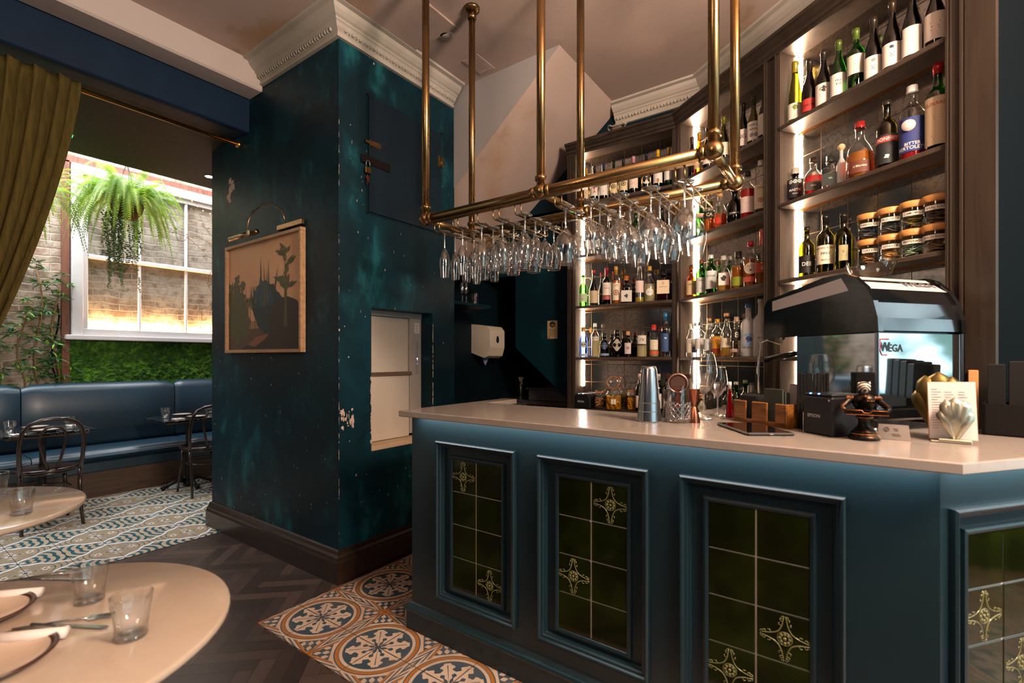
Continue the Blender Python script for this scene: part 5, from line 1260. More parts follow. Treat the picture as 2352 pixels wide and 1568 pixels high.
G11 = 'bottles on the left bay back counter behind the shaker tins'
q = pj(1513, .055); bottle(q, 'b', .285, .033, 'green', 'b8b3a8', (.03, .14, 1.15, 'cfcac2'), None, 'green wine bottle seen just right of the shaker tins', name='wine_bottle', foil=.84, group=G11)
q = pj(1534, .03); bottle(q, 'b', .29, .033, 'black', '2a1c28', (.03, .14, 1.15, 'cfcac2'), None, 'purple-capped dark wine bottle behind the mixing glass', name='wine_bottle', foil=.84, group=G11)
G12 = 'bottles on the middle bay back counter'; S12 = ', middle bay back counter'
for px, kd, h, r, gl, cp, lb, tx, lq, ds, ins in (
 (1612, 'd', .16, .03, 'clear', '8a5a38', (.02, .13, 1.0, 'b5a98c', '6a6a5a', 'diamond'), [('o', .03, .075)], None, 'small bottle with diamond label at left', -.03),
 (1631, 's', .21, .028, 'clear', '57534e', (.02, .07, 1.1, 'd8d4d0', '2a2f5a'), [('BULL', .02, .045)], None, 'clear bottle with bold blue lettering', -.03),
 (1650, 's', .24, .028, 'clear', '1c1c1e', (.01, .06, 1.1, '3a4468', 'c0c8d8'), None, None, 'clear bottle with black cap and blue band', -.03),
 (1671, 's', .22, .028, 'clear', '2a2628', (.04, .11, 1.1, 'd0cdc4'), None, 'pale', 'clear bottle of pale spirit', -.03),
 (1691, 'b', .26, .030, 'green', '7a7a72', (.03, .12, 1.1, '1d5c2a', 'd8ddd0'), [('**', .03, .08)], None, 'bright green beer bottle at left', -.03),
 (1712, 'b', .27, .030, 'green', '6a7a5a', (.03, .12, 1.1, '2a6a34', 'd8ddd0'), None, None, 'bright green beer bottle at right', .02),
 (1725, 'd', .24, .036, 'clear', '77716a', None, None, None, 'clear decanter half hidden by the menus', .0)):
    p = bayline('M', px, ins+.04); bottle((p.x, p.y, LV[0]+.0006), kd, h, r, gl, cp, lb, tx, ds+S12, group=G12, liq=(lq, .5) if lq else None)
p = bayline('M', 1688, -.05); p = on(1676, 958); bottle(p, 'c', .155, .017, 'red', 'd8d2ca', None, None, 'slim red sauce bottle beside the wooden organiser', liq=('red', .8), foil=.8)
# tea jars in the right bay, two high
mark_poly.tea = True
BAM = wood('bamboo_lid', 'c48a4c', 'a86f35', .45, .8, 0)
TJ = [(1997, 'HIBISCUS', 'GREEN', ('6a6668', 'd0a060')), (2045, 'ROOIBOS', 'GINGER', ('74706c', 'd9b26c')), (2098, 'CAMOMILLE', 'PEPPERMINT', ('9a8a4a', 'bfd0b4')), (2151, 'EARL GREY', 'ENGLISH BREAKFAST', ('8a6a4a', 'b08a5c'))]
for i, (px, up, lo, cc) in enumerate(TJ):
    for lev, tx in ((0, lo), (1, up)):
        p = bayline('M', px, .07); h = .118; r = .047
        s_ = (p-(C0+N*.07)).dot(U); s_ = min(s_, 1.658-r-.003); p = C0+N*.07+U*s_
        z = LV[2]+.0006+lev*(h+.0006)
        t = thing('tea_jar', 'glass tea jar, bamboo lid, handwritten %s label, %s of its stack' % (tx.lower(), 'top' if lev else 'bottom'), 'jar', (p.x, p.y, z), face_cam(p), 'tea jars stacked in the right bay')
        MB().shell([(0, .001), (r*.95, .001), (r, .006), (r, h-.028)], 28).build('jar_glass', GL['clear'], t)
        MB().lathe([(r+.0005, h-.028), (r+.002, h-.026), (r+.002, h-.002), (r, h), (0, h)], 28).build('lid', BAM, t)
        mb = MB(); random.seed(i*7+lev)
        for k in range(26):
            mb.at((random.uniform(-.3, .3)*r, random.uniform(-.3, .3)*r, .012+k*.0022), random.uniform(0, 6), random.uniform(-.5, .5))
            mb.box(-.020, .020, -.016, .016, 0, .002)
        mb.build('tea_bags', plain(cc[1-lev], .7), t)
        mb = MB(); R = r+.0008; ha = .28*len(tx)**.5; n = 10; vs = []; z0 = .055
        for q in range(n+1):
            a_ = -ha+2*ha*q/n; vs += [(R*math.sin(a_), -R*math.cos(a_), z0), (R*math.sin(a_), -R*math.cos(a_), z0+.018)]
        mb.add(vs, [(2*q, 2*q+2, 2*q+3, 2*q+1) for q in range(n)], 0, True)
        mb.text(tx, .014, (0, 0, z0+.009), 1, .01, R=R+.0005, w=2*ha*R*.86); mb.build('label', [plain('d9cfc0', .7), plain('241e1a', .7)], t)
# ------------------------------------------------------------------ column fittings
XN = X1-ND                                  # back of the niche
dw = thing('dumbwaiter', 'pale grey dumbwaiter hatch with handle bar recessed in the teal column', 'dumbwaiter', (XN, (NY0+NY1)/2, NZ0), 0)
def dpart(mb, name, mats, par=dw): o = mb.build(name, mats, par); o.location = (-XN, -(NY0+NY1)/2, -NZ0) if par is dw else (0, 0, 0); return o
GREY = M('light_grey_enamel', 'c0b4a6', .4); GREYF = M('grey_frame_enamel', 'a39a92', .4); yj = NY1-.115
dpart(MB().box(XN-.03, XN-.004, NY0, yj, 1.245, NZ1-.04, bev=.002), 'upper_door', GREY)
dpart(MB().box(XN-.02, XN+.006, NY0, yj, NZ0+.004, 1.238, bev=.002), 'lower_door', GREY)
dpart(MB().box(XN+.004, XN+.022, NY0, yj+.02, 1.236, 1.262, bev=.004), 'handle_bar', M('satin_handle', 'a58a72', .3, .8))
mb = MB().box(XN-.05, XN+.014, yj+.003, NY1, NZ0+.02, NZ1-.035, bev=.003); mb.box(XN-.05, XN+.02, NY0, NY1, NZ1-.038, NZ1, bev=.003); dpart(mb, 'frame', GREYF)
mb = MB().box(XN+.0145, XN+.0165, yj+.06, yj+.082, 1.235, 1.48, bev=.0008); cp_ = dpart(mb, 'control_panel', M('panel_grey', '8b8a8b', .35))
mb = MB()
for z in (1.335, 1.31): mb.box(XN+.0165, XN+.018, yj+.065, yj+.077, z, z+.014, 0, bev=.0006)
b_ = mb.build('push_button', M('white_button', 'd5dde8', .4), cp_)
mb = MB().box(XN+.0165, XN+.018, yj+.068, yj+.074, 1.353, 1.359); mb.build('indicator_light', emit('cyan_indicator', '8fe0ff', 14), cp_)
mb = MB(); mb.box(XN+.0145, XN+.0152, yj+.045, yj+.092, 1.545, 1.62, 0)
m2 = MB(); m2.text('Stannah', .013, (0, 0, 0), 0, .02); mb.add([(XN+.0157, yj+.068+v[0], 1.606+v[2]) for v in m2.v], m2.f, 1)
for k in range(6):
    w_k = (.014, .012, .018, .010, .017, .015)[k]; mb.box(XN+.0152, XN+.0156, yj+.068-w_k, yj+.068+w_k, 1.592-k*.0075, 1.5945-k*.0075, 2)
dpart(mb, 'maker_label', [plain('d8d2d0', .6), plain('a8202c', .6), plain('7a7678', .6)])
mb = MB().box(XN-.02, X1+.004, NY0-.0, NY1, NZ0-.03, NZ0+.0, 0, bev=.003); dpart(mb, 'sill', M('cream_sill', 'b9a083', .5))
# access hatch door high on the column
ay0, ay1, az0, az1 = 1.971, 2.628, 2.30, 3.045
ad = thing('access_door', 'square blue access door with hinges set high in the teal column', 'hatch', (X1, ay0, az0), 0)
def apart(mb, name, mats, par=None): o = mb.build(name, mats, par or ad); o.location = (-X1, -ay0, -az0) if par is None else (0, 0, 0); return o
mb = MB().box(X1+.0, X1+.012, ay0, ay1, az0, az1, 0, bev=.002); leaf = apart(mb, 'door_leaf', wall_paint('door_slate_paint', '101e29', '12242e', '1a3a44', .2, False, .5))
mb = MB()
for y0, y1, z0, z1 in ((ay0-.012, ay0-.004, az0-.012, az1+.012), (ay1+.004, ay1+.02, az0-.012, az1+.012), (ay0-.012, ay1+.02, az0-.012, az0-.004), (ay0-.012, ay1+.02, az1+.004, az1+.012)): mb.box(X1, X1+.004, y0, y1, z0, z1)
apart(mb, 'frame_edge', TEAL2)
for z in (2.80, 2.37):
    mb = MB().box(X1+.012, X1+.016, ay1-.035, ay1-.003, z, z+.075); mb.box(X1+.004, X1+.015, ay1+.002, ay1+.03, z, z+.075); mb.tube([(X1+.017, ay1, z), (X1+.017, ay1, z+.075)], .005, 8)
    apart(mb, 'hinge', BRASS)
mb = MB().box(X1+.012, X1+.018, ay0-.03, ay0+.09, 2.735, 2.752); mb.box(X1+.012, X1+.016, ay0+.0, ay0+.09, 2.728, 2.762)
for k in range(3): mb.sphere((X1+.018, ay0+.02+k*.028, 2.757), .003, 6)
apart(mb, 'bolt', BRASS)
mb = MB().box(X1+.012, X1+.018, ay0-.06, ay0+.17, 2.60, 2.655, bev=.003); apart(mb, 'hasp', M('black_iron', '1a1312', .45, .6))
pl = thing('padlock', 'small brass padlock with keys hanging from the access door hasp', 'padlock', (X1+.024, ay0-.018, 2.585), 0)
MB().box(-.007, .007, -.022, .022, -.05, -.008, bev=.004).build('body', BRASS, pl)
MB().tube([(0, -.014, -.01), (0, -.014, .02), (0, -.008, .032), (0, .008, .032), (0, .014, .02), (0, .014, -.01)], .0035, 8).build('shackle', STEEL, pl)
mb = MB(); mb.prism([(-.006+.009*math.cos(a*PI/6), -.075+.011*math.sin(a*PI/6)) for a in range(12)], -.001, .001, axis='x'); mb.box(-.001, .001, -.009, -.003, -.125, -.084); mb.box(.002, .004, .0, .006, -.105, -.066); mb.tube([(0, -.003, -.05), (0, -.005, -.07)], .0015, 5); mb.build('keys', COPPER, pl)

# framed picture on the left face (plain generic marsh landscape)
px0, px1, pz0, pz1 = -3.937, -2.893, 1.398, 2.207; yf = 1.715
pic = thing('framed_picture', 'pale wood framed dark landscape picture hung on the teal column', 'picture', ((px0+px1)/2, Y0-.002, pz0), 0)
def ppart(mb, name, mats): o = mb.build(name, mats, pic); o.location = (-(px0+px1)/2, -(Y0-.002), -pz0); return o
MAPLE = wood('pale_frame_wood', 'b08a66', '96714e', .45, 1, 0)
mb = MB()
for a, b, c, d in ((px0, px1, pz0, pz0+.022), (px0, px1, pz1-.022, pz1), (px0, px0+.022, pz0+.0225, pz1-.0225), (px1-.022, px1, pz0+.0225, pz1-.0225)): mb.box(a, b, yf, Y0-.002, c, d, 0, bev=.002)
ppart(mb, 'frame', MAPLE)
SKYP = Mat('print_sky', 'b08058', .6); SKYP.xyz(); n_s = SKYP.noise(2, 4); SKYP.col('d6a880', (n_s.step(.3, .7), 'bd8c64')); SKYP = SKYP.m
PB = [plain('2a2018', .6), SKYP, plain('4a4a26', .6), plain('1a2c30', .6), plain('5c5836', .6), plain('7a5028', .6), plain('94704f', .6), plain('4e3c28', .6), plain('244650', .6)]
mb = MB(); yp = yf+.022; W_, H_ = px1-px0, pz1-pz0
def pp_(pts, m, lay): # points in 0..1
    P_ = [(px0+.02+(W_-.04)*u, yp-.0006*lay-.0004, pz0+.02+(H_-.04)*v) for u, v in pts]; n_p = len(P_)
    if n_p > 11: P_.append(tuple(sum(q[i] for q in P_)/n_p for i in range(3))); mb.add(P_, [(i, (i+1) % n_p, n_p) for i in range(n_p)], m)
    else: mb.add(P_, [tuple(range(n_p))], m)
pp_([(0, 0), (1, 0), (1, 1), (0, 1)], 1, 0)
random.seed(5)
def blob(cx, cz, rx, rz_, m, lay, n=18, j=.25): pp_.k += 1; pp_([(min(1, max(0, cx+rx*random.uniform(1-j, 1+j)*math.cos(2*PI*i/n))), min(1, max(0, cz+rz_*random.uniform(1-j, 1+j)*math.sin(2*PI*i/n)))) for i in range(n)], m, lay+pp_.k*.03)
pp_.k = 0
pp_([(0, 0), (1, 0), (1, .2), (0, .2)], 7, 1); pp_([(.0, .2), (1, .2), (1, .24), (.6, .28), (.3, .27), (0, .25)], 6, 1.2)
for cx, cz, rx, rz_ in ((.06, .33, .08, .22), (.16, .30, .09, .2), (.24, .27, .08, .16), (.03, .5, .04, .12), (.12, .55, .06, .1), (.21, .48, .05, .08)): blob(cx, cz, rx, rz_, 2, 2, j=.4)
for cx, cz in ((.05, .62), (.13, .68), (.22, .62), (.30, .45), (.38, .42), (.45, .38)): blob(cx, cz, .04, .05, 4, 2.4, j=.5)
for x_ in (.05, .1, .16, .22, .27, .33, .4): pp_([(x_, .2), (x_+.006, .2), (x_+.003, .6), (x_, .6)], 7, 2.2)
# a dark boulder and reeds in the middle, a broad-leaved plant on the right
blob(.55, .42, .20, .20, 3, 3, 24, .12); blob(.66, .30, .22, .20, 3, 3.1, 24, .12); blob(.50, .50, .12, .12, 8, 3.4, 20, .2); blob(.80, .25, .22, .2, 0, 3.2, 22, .12)
for k in range(26):
    x_ = random.uniform(.34, .66); hh = random.uniform(.55, .93)-abs(x_-.5)*.9; dx = random.uniform(-.07, .07)
    pp_([(x_-.006, .4), (x_+.006, .4), (x_+dx*.5+.006, .4+(hh-.4)*.6), (x_+dx, hh), (x_+dx*.5-.005, .4+(hh-.4)*.6)], (3, 4, 8)[k % 3], 3.6+k*.02)
pp_([(.79, .2), (.83, .2), (.82, .75), (.80, .75)], 2, 4)
for k in range(22):
    a = random.uniform(-1.2, 1.2)+PI/2; z = random.uniform(.5, .86); L_ = random.uniform(.09, .2); cx = .81
    ex, ez = cx+L_*math.cos(a)*1.0, z+L_*math.sin(a)*.6; nx, nz = -math.sin(a)*.022, math.cos(a)*.022
    pp_([(cx, z), (min(.99, (cx+ex)/2+nx), (z+ez)/2+nz), (min(.995, ex), min(.99, ez)), (min(.99, (cx+ex)/2-nx), (z+ez)/2-nz)], (2, 4)[k % 2], 4.1+k*.02)
pp_([(.18, 0), (1, 0), (1, .13), (.8, .16), (.55, .13), (.35, .07)], 0, 5); pp_([(.3, .05), (.42, .12), (.6, .15), (.55, .1), (.4, .03)], 5, 5.4)
ppart(mb, 'print', PB)
# brass picture light
pc = aty(578, 535, 1.62)
plt = thing('picture_light', 'brass picture light on a curved arm above the framed picture', 'lamp', (pc.x, Y0, pc.z), 0)
mb = MB(); mb.at((-.42+.30, -.135, -.0)); mb.tube([(-.19, 0, 0), (.19, 0, 0)], .017, 14); mb.build('shade', BRASS, plt)
mb = MB(); mb.box(.12, .42, -.028, -.002, .02, .055, 0, bev=.003); mb.build('wall_plate', BRASS, plt)
ar = [(-.06, -.135, .018), (-.075, -.12, .10), (-.05, -.10, .16), (.02, -.08, .20), (.12, -.05, .195), (.20, -.03, .14), (.22, -.02, .055)]
MB().tube(ar, .005, 8).build('arm', BRASS, plt)
mb = MB().at((.02-.0, -.135, 0)); mb.tube([(-.03, -.017, 0), (-.03, -.022, 0)], .019, 12); mb.build('switch_knob', M('cream_knob', 'b9a888', .4), plt)
# notice plate on the back wall
pn = aty(1269, 757, Yb-.12)
t = thing('notice_plate', 'small cream licensing notice on the dark wall beside the shelves', 'sign', (pn.x, Yb-.122, pn.z), 0)
MB().box(-.052, .052, 0, .002, -.08, .08, 0, bev=.0006).build('plate', plain('a58c6a', .5), t)
mb = MB(); mb.add([(0, -.0006, .047)]+[(.03*math.cos(a*PI/10), -.0006, .047+.027*math.sin(a*PI/10)) for a in range(20)], [(0, 1+i, 1+(i+1) % 20) for i in range(20)], 0)
mb.text('<25', .022, (0, -.0012, .040), 1, .02)
for k in range(5): mb.box(-.035, .035 if k % 2 else .028, -.0008, 0, .0-k*.014, .004-k*.014, 0)
mb.box(-.045, -.03, -.0008, 0, -.075, -.066, 0); mb.build('lettering', [plain('1c1814', .6), plain('b89c78', .6)], t)
# ceiling fixtures
p = atz(1025, 80, CZ); t = thing('smoke_detector', 'round white smoke alarm on the ceiling between the brass pipes', 'alarm', (p.x, p.y, CZ), 0)
MB().lathe([(.05, -.0005), (.05, -.008), (.04, -.012), (.026, -.012), (.024, -.015), (0, -.016)], 24).build('base', M('aged_white', 'b9a9a0', .5), t)
p = atz(1100, 148, CZ); t = thing('ceiling_vent', 'small square louvred vent painted into the ceiling', 'vent', (p.x, p.y, CZ), .0)
mb = MB().box(-.07, .07, -.10, .10, -.006, -.0005, bev=.002); mb.build('plate', CEIL, t)
mb = MB()
for k in range(9): mb.box(-.055, .055, -.08+k*.019, -.075+k*.019, -.009, -.006)
mb.build('louvre', CEIL, t)
a = atz(985, 0, CZ); b = atz(1050, 60, CZ)
t = MB().box(a.x-.6, b.x, b.y-.62, b.y, -.012, -.0005, 0, bev=.003).build('ceiling_hatch', CEIL); t.location = (0, 0, CZ); tag(t, 'flat plastered access panel in the ceiling left of the brass rack', 'hatch')
p = atz(481, 405, 3.035); t = thing('downlight', 'recessed spotlight in the dark rear ceiling close to the column', 'lamp', (p.x, p.y, 3.035), 0)
MB().lathe([(.045, 0), (.045, -.004), (.034, -.005), (.034, -.001)], 20).build('trim_ring', M('dark_ring', '2a2624', .4), t)
MB().lathe([(.033, -.003), (0, -.0035)], 20).build('lens', emit('spot_lens', 'fff2e4', 40), t)
l = bpy.data.lights.new('spot', 'SPOT'); l.energy = 18; l.color = (1, .86, .72); l.spot_size = 1.9; l.shadow_soft_size = .04; o = bpy.data.objects.new('downlight_beam', l); COL.objects.link(o); o.location = (p.x, p.y, 3.01)
p = atz(158, 308, 3.03); t = thing('emergency_light', 'tiny green lamp on the dark ceiling beside the curtain', 'lamp', (p.x, p.y, 3.034), 0)
MB().lathe([(.022, 0), (.022, -.02), (.012, -.03), (0, -.032)], 16).build('lens', emit('green_led', '22e070', 3), t)
MB().lathe([(.03, 0), (.03, -.006), (.022, -.007)], 16).build('base', M('lamp_base', 'a89a92', .5), t)

# ------------------------------------------------------------------ curtain and rail
XR = -3.80
t = thing('curtain_rail', 'long brass curtain rail under the dark beam', 'rail', (XR+.03, .5, 2.965), 0)
mb = MB().tube([(-.0, -1.8, 0), (0, 1.235, 0)], .014, 12); mb.build('rail', BRASS2, t)
MB().tube([(0, 1.225, 0), (0, 1.253, 0)], .024, 14).build('wall_socket', BRASS2, t)
OLV = Mat('olive_velvet', '4a3a16', .85, spec=.1); OLV.xyz(); no = OLV.noise(60, 3, vec=OLV.scaled((1, 1, .12))); OLV.col('534723', (no.step(.4, .6)*.5, '3c3317')); OLV = OLV.m
mb = MB(); vs = []; nu, nv = 150, 50
for j in range(nv+1):
    z = 2.99-j*(2.99-.95)/nv; f = max(0, (2.955-z)/2.0)
    yr = .82-.16*f-.34*f**1.6-.05*f**3; yl = -.95+.9*f**1.3
    for i in range(nu+1):
        u = i/nu; y = yl+(yr-yl)*u
        amp = .030*(1-.35*f); ph = u*2*PI*17
        x = XR+.03+amp*math.sin(ph+math.sin(j*.13+u*9)*.5)+.012*math.sin(ph*.37+1)*f+.0*f
        if z > 2.93: x = XR+.03+(amp*.75)*math.sin(ph)
        vs.append((x+.048, y+.008*math.cos(ph*2), z+(.006*math.sin(ph*2) if j == 0 else 0)))
mb.add(vs, [(j*(nu+1)+i, j*(nu+1)+i+1, (j+1)*(nu+1)+i+1, (j+1)*(nu+1)+i) for j in range(nv) for i in range(nu)], 0, True)
cu = mb.build('curtain', OLV); so = cu.modifiers.new('thickness', 'SOLIDIFY'); so.thickness = .003
tag(cu, 'olive green gathered velvet curtain drawn aside at the left opening', 'curtain')

# ------------------------------------------------------------------ brick wall window, lit from below
wy0, wy1, wz0, wz1 = 1.475, 2.93, 1.60, 3.28
mb = MB(); X = -6.645
def fr(y0, y1, z0, z1, x0=X, x1=X+.045, m=0): mb.box(x0, x1, y0, y1, z0, z1, m, bev=.004)
fr(wy0-.09, wy0-.001, wz0+.001, wz1-.001, X, X+.09); fr(wy1+.001, wy1+.09, wz0+.001, wz1-.001, X, X+.09); fr(wy0-.09, wy1+.09, wz1, wz1+.10, X, X+.092)
fr(wy0, wy1, wz0+.001, wz0+.07, X, X+.07)
fr(wy0, wy0+.045, wz0, wz1, X, X+.055); fr(wy1-.045, wy1, wz0, wz1, X, X+.055); fr(wy0+.04, wy1-.04, 2.42, 2.46, X, X+.06); fr(wy0+.04, wy1-.04, wz1-.05, wz1-.001, X, X+.05)
for q in (.345, .665): yy = wy0+(wy1-wy0)*q; fr(yy-.012, yy+.012, wz0+.07, wz1-.05, X, X+.04)
struct(mb.build('window_1', WHITEWOOD))
mb = MB().box(X-.004, X+.13, wy0-.14, wy1+.12, wz0-.05, wz0+.0, 0, bev=.006); struct(mb.build('trim_window_sill', WHITEWOOD))
mb = MB().box(X+.004, X+.007, wy0, wy1, wz0, wz1); struct(mb.build('window_1_pane', thin_glass('old_window_glass', (.93, .95, .95), .5, .02)))
mb = MB().box(X, X+.05, wy0-.16, wy0-.10, .0, 3.40); mb.box(X, X+.05, wy0-.16, wy1+.12, 3.385, 3.46); struct(mb.build('trim_timber', wood('old_red_timber', '7a4a38', '5c3a2c', .7, 1, 2)))
# slightly warm glow behind the lower window edge (a concealed strip on the sill)
mb = MB().box(X+.012, X+.022, wy0+.05, wy1-.05, wz0+.072, wz0+.078); o = mb.build('sill_led_strip', emit('amber_led', 'ff9a3c', 60)); tag(o, 'thin amber light strip along the bottom of the white window', 'light strip')
l = area('sill_strip_glow', (X+.03, (wy0+wy1)/2, wz0+.085), (.02, 1.4), (-.35, 0, 1), 24, (1, .55, .22), 150); l.rotation_euler = (0, PI-.35, 0)
# moss panel
mb = MB(); ny, nz_ = 150, 46; vs = []; random.seed(11)
from mathutils import noise as mn
for j in range(nz_+1):
    for i in range(ny+1):
        y = 1.29+1.7*i/ny; z = 1.02+.52*j/nz_
        q = mn.noise(Vector((y*22, z*22, 0)))*.018+mn.noise(Vector((y*60, z*60, 3)))*.012+random.uniform(-.006, .006)
        vs.append((X+.035+q, y, z))
mb.add(vs, [(j*(ny+1)+i, j*(ny+1)+i+1, (j+1)*(ny+1)+i+1, (j+1)*(ny+1)+i) for j in range(nz_) for i in range(ny)])
MOSS = Mat('moss', '2f5a12', .9); MOSS.xyz(); nm_ = MOSS.noise(14, 6, rough=.7); nm2 = MOSS.noise(3, 3); MOSS.col('2a5310', (nm_.step(.45, .65), '568a1c'), (nm2.step(.62, .72)*.35, '7a6a1c')); MOSS.bump(nm_, .8, .02)
o = mb.build('moss_wall', MOSS.m); o['kind'] = 'stuff'; tag(o, 'bright green moss panel under the white window above the banquette', 'moss')
# ------------------------------------------------------------------ planting
def leafmat(name, c):
    m = bpy.data.materials.new(name); m.use_nodes = True; t = m.node_tree; t.nodes.clear(); o = t.nodes.new('ShaderNodeOutputMaterial')
    a, b, x = t.nodes.new('ShaderNodeBsdfPrincipled'), t.nodes.new('ShaderNodeBsdfTranslucent'), t.nodes.new('ShaderNodeMixShader')
    a.inputs['Base Color'].default_value = (*lin(c), 1); a.inputs['Roughness'].default_value = .45; b.inputs['Color'].default_value = (*lin(c), 1); x.inputs[0].default_value = .45
    t.links.new(a.outputs[0], x.inputs[1]); t.links.new(b.outputs[0], x.inputs[2]); t.links.new(x.outputs[0], o.inputs[0]); return m
LEAF = [leafmat('fern_green_a', '7ea628'), leafmat('fern_green_b', 'a0bb38'), leafmat('fern_green_c', '5f8a24')]
DLEAF = [plain('2f4a22', .5), plain('44602c', .5), plain('5b7a38', .45)]
def frond(mb, base, az, L, droop, rise, w=.035, n=22, m=0):
    pts = []
    for i in range(n+1):
        t_ = i/n; r = L*(t_-.25*droop*t_*t_); z = rise*L*math.sin(min(1, t_*1.25)*PI*.5)-droop*L*t_**2.1
        pts.append(Vector((base[0]+r*math.cos(az), base[1]+r*math.sin(az), base[2]+z)))
    side = Vector((-math.sin(az), math.cos(az), 0))
    for i in range(1, n+1):
        a, b = pts[i-1], pts[i]; d = (b-a); t_ = i/n; ww_ = w*(math.sin(PI*min(1, t_*.93+.07))**.6)*(1.1-.5*t_)
        for s_ in (1, -1):
            q = side*s_*ww_+d*.25+Vector((0, 0, -ww_*.25))
            mb.add([tuple(a+d*.1), tuple(a+d*.42), tuple(a+d*.3+q)], [(0, 1, 2)], m)
            mb.add([tuple(a+d*.6), tuple(a+d*.92), tuple(a+d*.8+q)], [(0, 1, 2)], m)
    for i in range(n): mb.add([tuple(pts[i]-side*.0012), tuple(pts[i]+side*.0012), tuple(pts[i+1]+side*.0012), tuple(pts[i+1]-side*.0012)], [(0, 1, 2, 3)], m)
def hanging_fern(c, label, k=1.0, nf=95, seed=1, trail=True, length=.62):
    random.seed(seed)
    t = thing('hanging_fern', label, 'plant', c, 0)
    MB().lathe([(.0, -.16), (.07, -.155), (.12, -.09), (.135, -.02), (.13, 0), (.12, -.01)], 20).build('basket', M('coir_basket', '4a2f1c', .9), t)
    mb = MB()
    for a in range(3): mb.tube([(.12*math.cos(a*2.1), .12*math.sin(a*2.1), 0), (0, 0, .40)], .004, 5)
    mb.tube([(0, 0, .40), (0, 0, .62)], .006, 6); mb.sphere((0, 0, .41), .02, 8); mb.build('hanger', M('hanger_brown', '2a1c14', .7), t)
    mb = MB()
    for i in range(nf):
        az = random.uniform(0, 2*PI); L_ = random.uniform(.6, 1)*length*k; dr = random.uniform(.35, 1.35); ri = random.uniform(.25, .75)
        frond(mb, (.06*math.cos(az), .06*math.sin(az), .0), az, L_, dr, ri, .05*k, 24, i % 3)
    mb.build('fronds', LEAF, t)
    if trail:
        mb = MB()
        for i in range(26):
            az = random.uniform(-2.4, 1.0)-PI/2; r0 = random.uniform(.02, .2); L_ = random.uniform(.35, .78)+(.12 if 0 <= i < 4 else 0)
            x, y = r0*math.cos(az)*.9, r0*math.sin(az)*1.1
            z = -.10
            p0 = [(x, y, z)]
            while z > -.10-L_:
                z -= .02; x += random.uniform(-.006, .006); y += random.uniform(-.006, .006); p0.append((x, y, z))
                for s_ in (-1, 1):
                    ax = random.uniform(0, 6.28); rr_ = random.uniform(.008, .012)
                    cxx, cyy = x+.012*s_*math.cos(ax), y+.012*s_*math.sin(ax)
                    mb.add([(cxx+rr_*math.cos(q*1.257)*math.sin(ax), cyy+rr_*math.cos(q*1.257)*math.cos(ax), z+rr_*math.sin(q*1.257)*.8) for q in range(5)], [(0, 1, 2, 3, 4)], i % 3)
            mb.tube(p0, .0012, 3, 0)
        mb.build('trailing_stems', DLEAF, t)
    return t
c = atx(292, 462, -5.85); hanging_fern((c.x, c.y, c.z-.02), 'large hanging fern in a basket in front of the white window', 1.0, 230, 3, length=.64)
c = atx(60, 455, -5.75); hanging_fern((c.x, c.y, c.z), 'second hanging fern half hidden behind the olive curtain', .95, 70, 9, False)
def bamboo(x, y, h, label, seed, lean=(0, 0)):
    random.seed(seed); t = thing('bamboo_plant', label, 'plant', (x, y, 0), 0)
    m1, m2 = MB(), MB()
    for s_ in range(3):
        bx, by = random.uniform(-.05, .05), random.uniform(-.12, .12); hh = h*random.uniform(.75, 1)
        pts = [(bx+lean[0]*q/8, by+lean[1]*q/8+.03*math.sin(q+s_), .9+(hh-.9)*q/8) for q in range(9)]
        m1.tube([(bx, by, 0)]+pts, .007, 6)
        for q in range(1, 9):
            for c_ in range(3):
                az = random.uniform(0, 6.28); bl = random.uniform(.05, .14); ex, ey, ez = pts[q][0]+bl*math.cos(az)*.7, pts[q][1]+bl*math.sin(az), pts[q][2]+random.uniform(-.02, .07)
                m1.tube([pts[q], (ex, ey, ez)], .002, 4)
                for l_ in range(9):
                    a2 = random.uniform(0, 6.28); L_ = random.uniform(.06, .12); e = random.uniform(-.5, .6)
                    d = Vector((math.cos(a2)*math.cos(e), math.sin(a2)*math.cos(e), math.sin(e))); sd = Vector((-math.sin(a2), math.cos(a2), .2))*.009; o_ = Vector((ex, ey, ez))
                    m2.add([tuple(o_), tuple(o_+d*L_*.45+sd), tuple(o_+d*L_-Vector((0, 0, .02))), tuple(o_+d*L_*.45-sd)], [(0, 1, 2, 3)], random.choice((0, 0, 1, 2)))
    for mm in (m1, m2): mm.v = [(min(max(v[0], -.036), .036 if v[2] < 1.13 else 9), v[1], v[2]) for v in mm.v]
    m1.build('canes', M('cane_brown', '7a5a2c', .6), t)
    m2.build('foliage', [plain('3f6a34', .45), plain('6fa02c', .45), plain('4e7f62', .4)], t)
q = atx(118, 760, -6.45); bamboo(-6.605, q.y, 2.25, 'leafy bamboo plant behind the banquette beside the window frame', 5)
q = atx(20, 760, -6.45); bamboo(-6.605, q.y, 2.3, 'leafy bamboo plant at the far left below the curtain', 8)
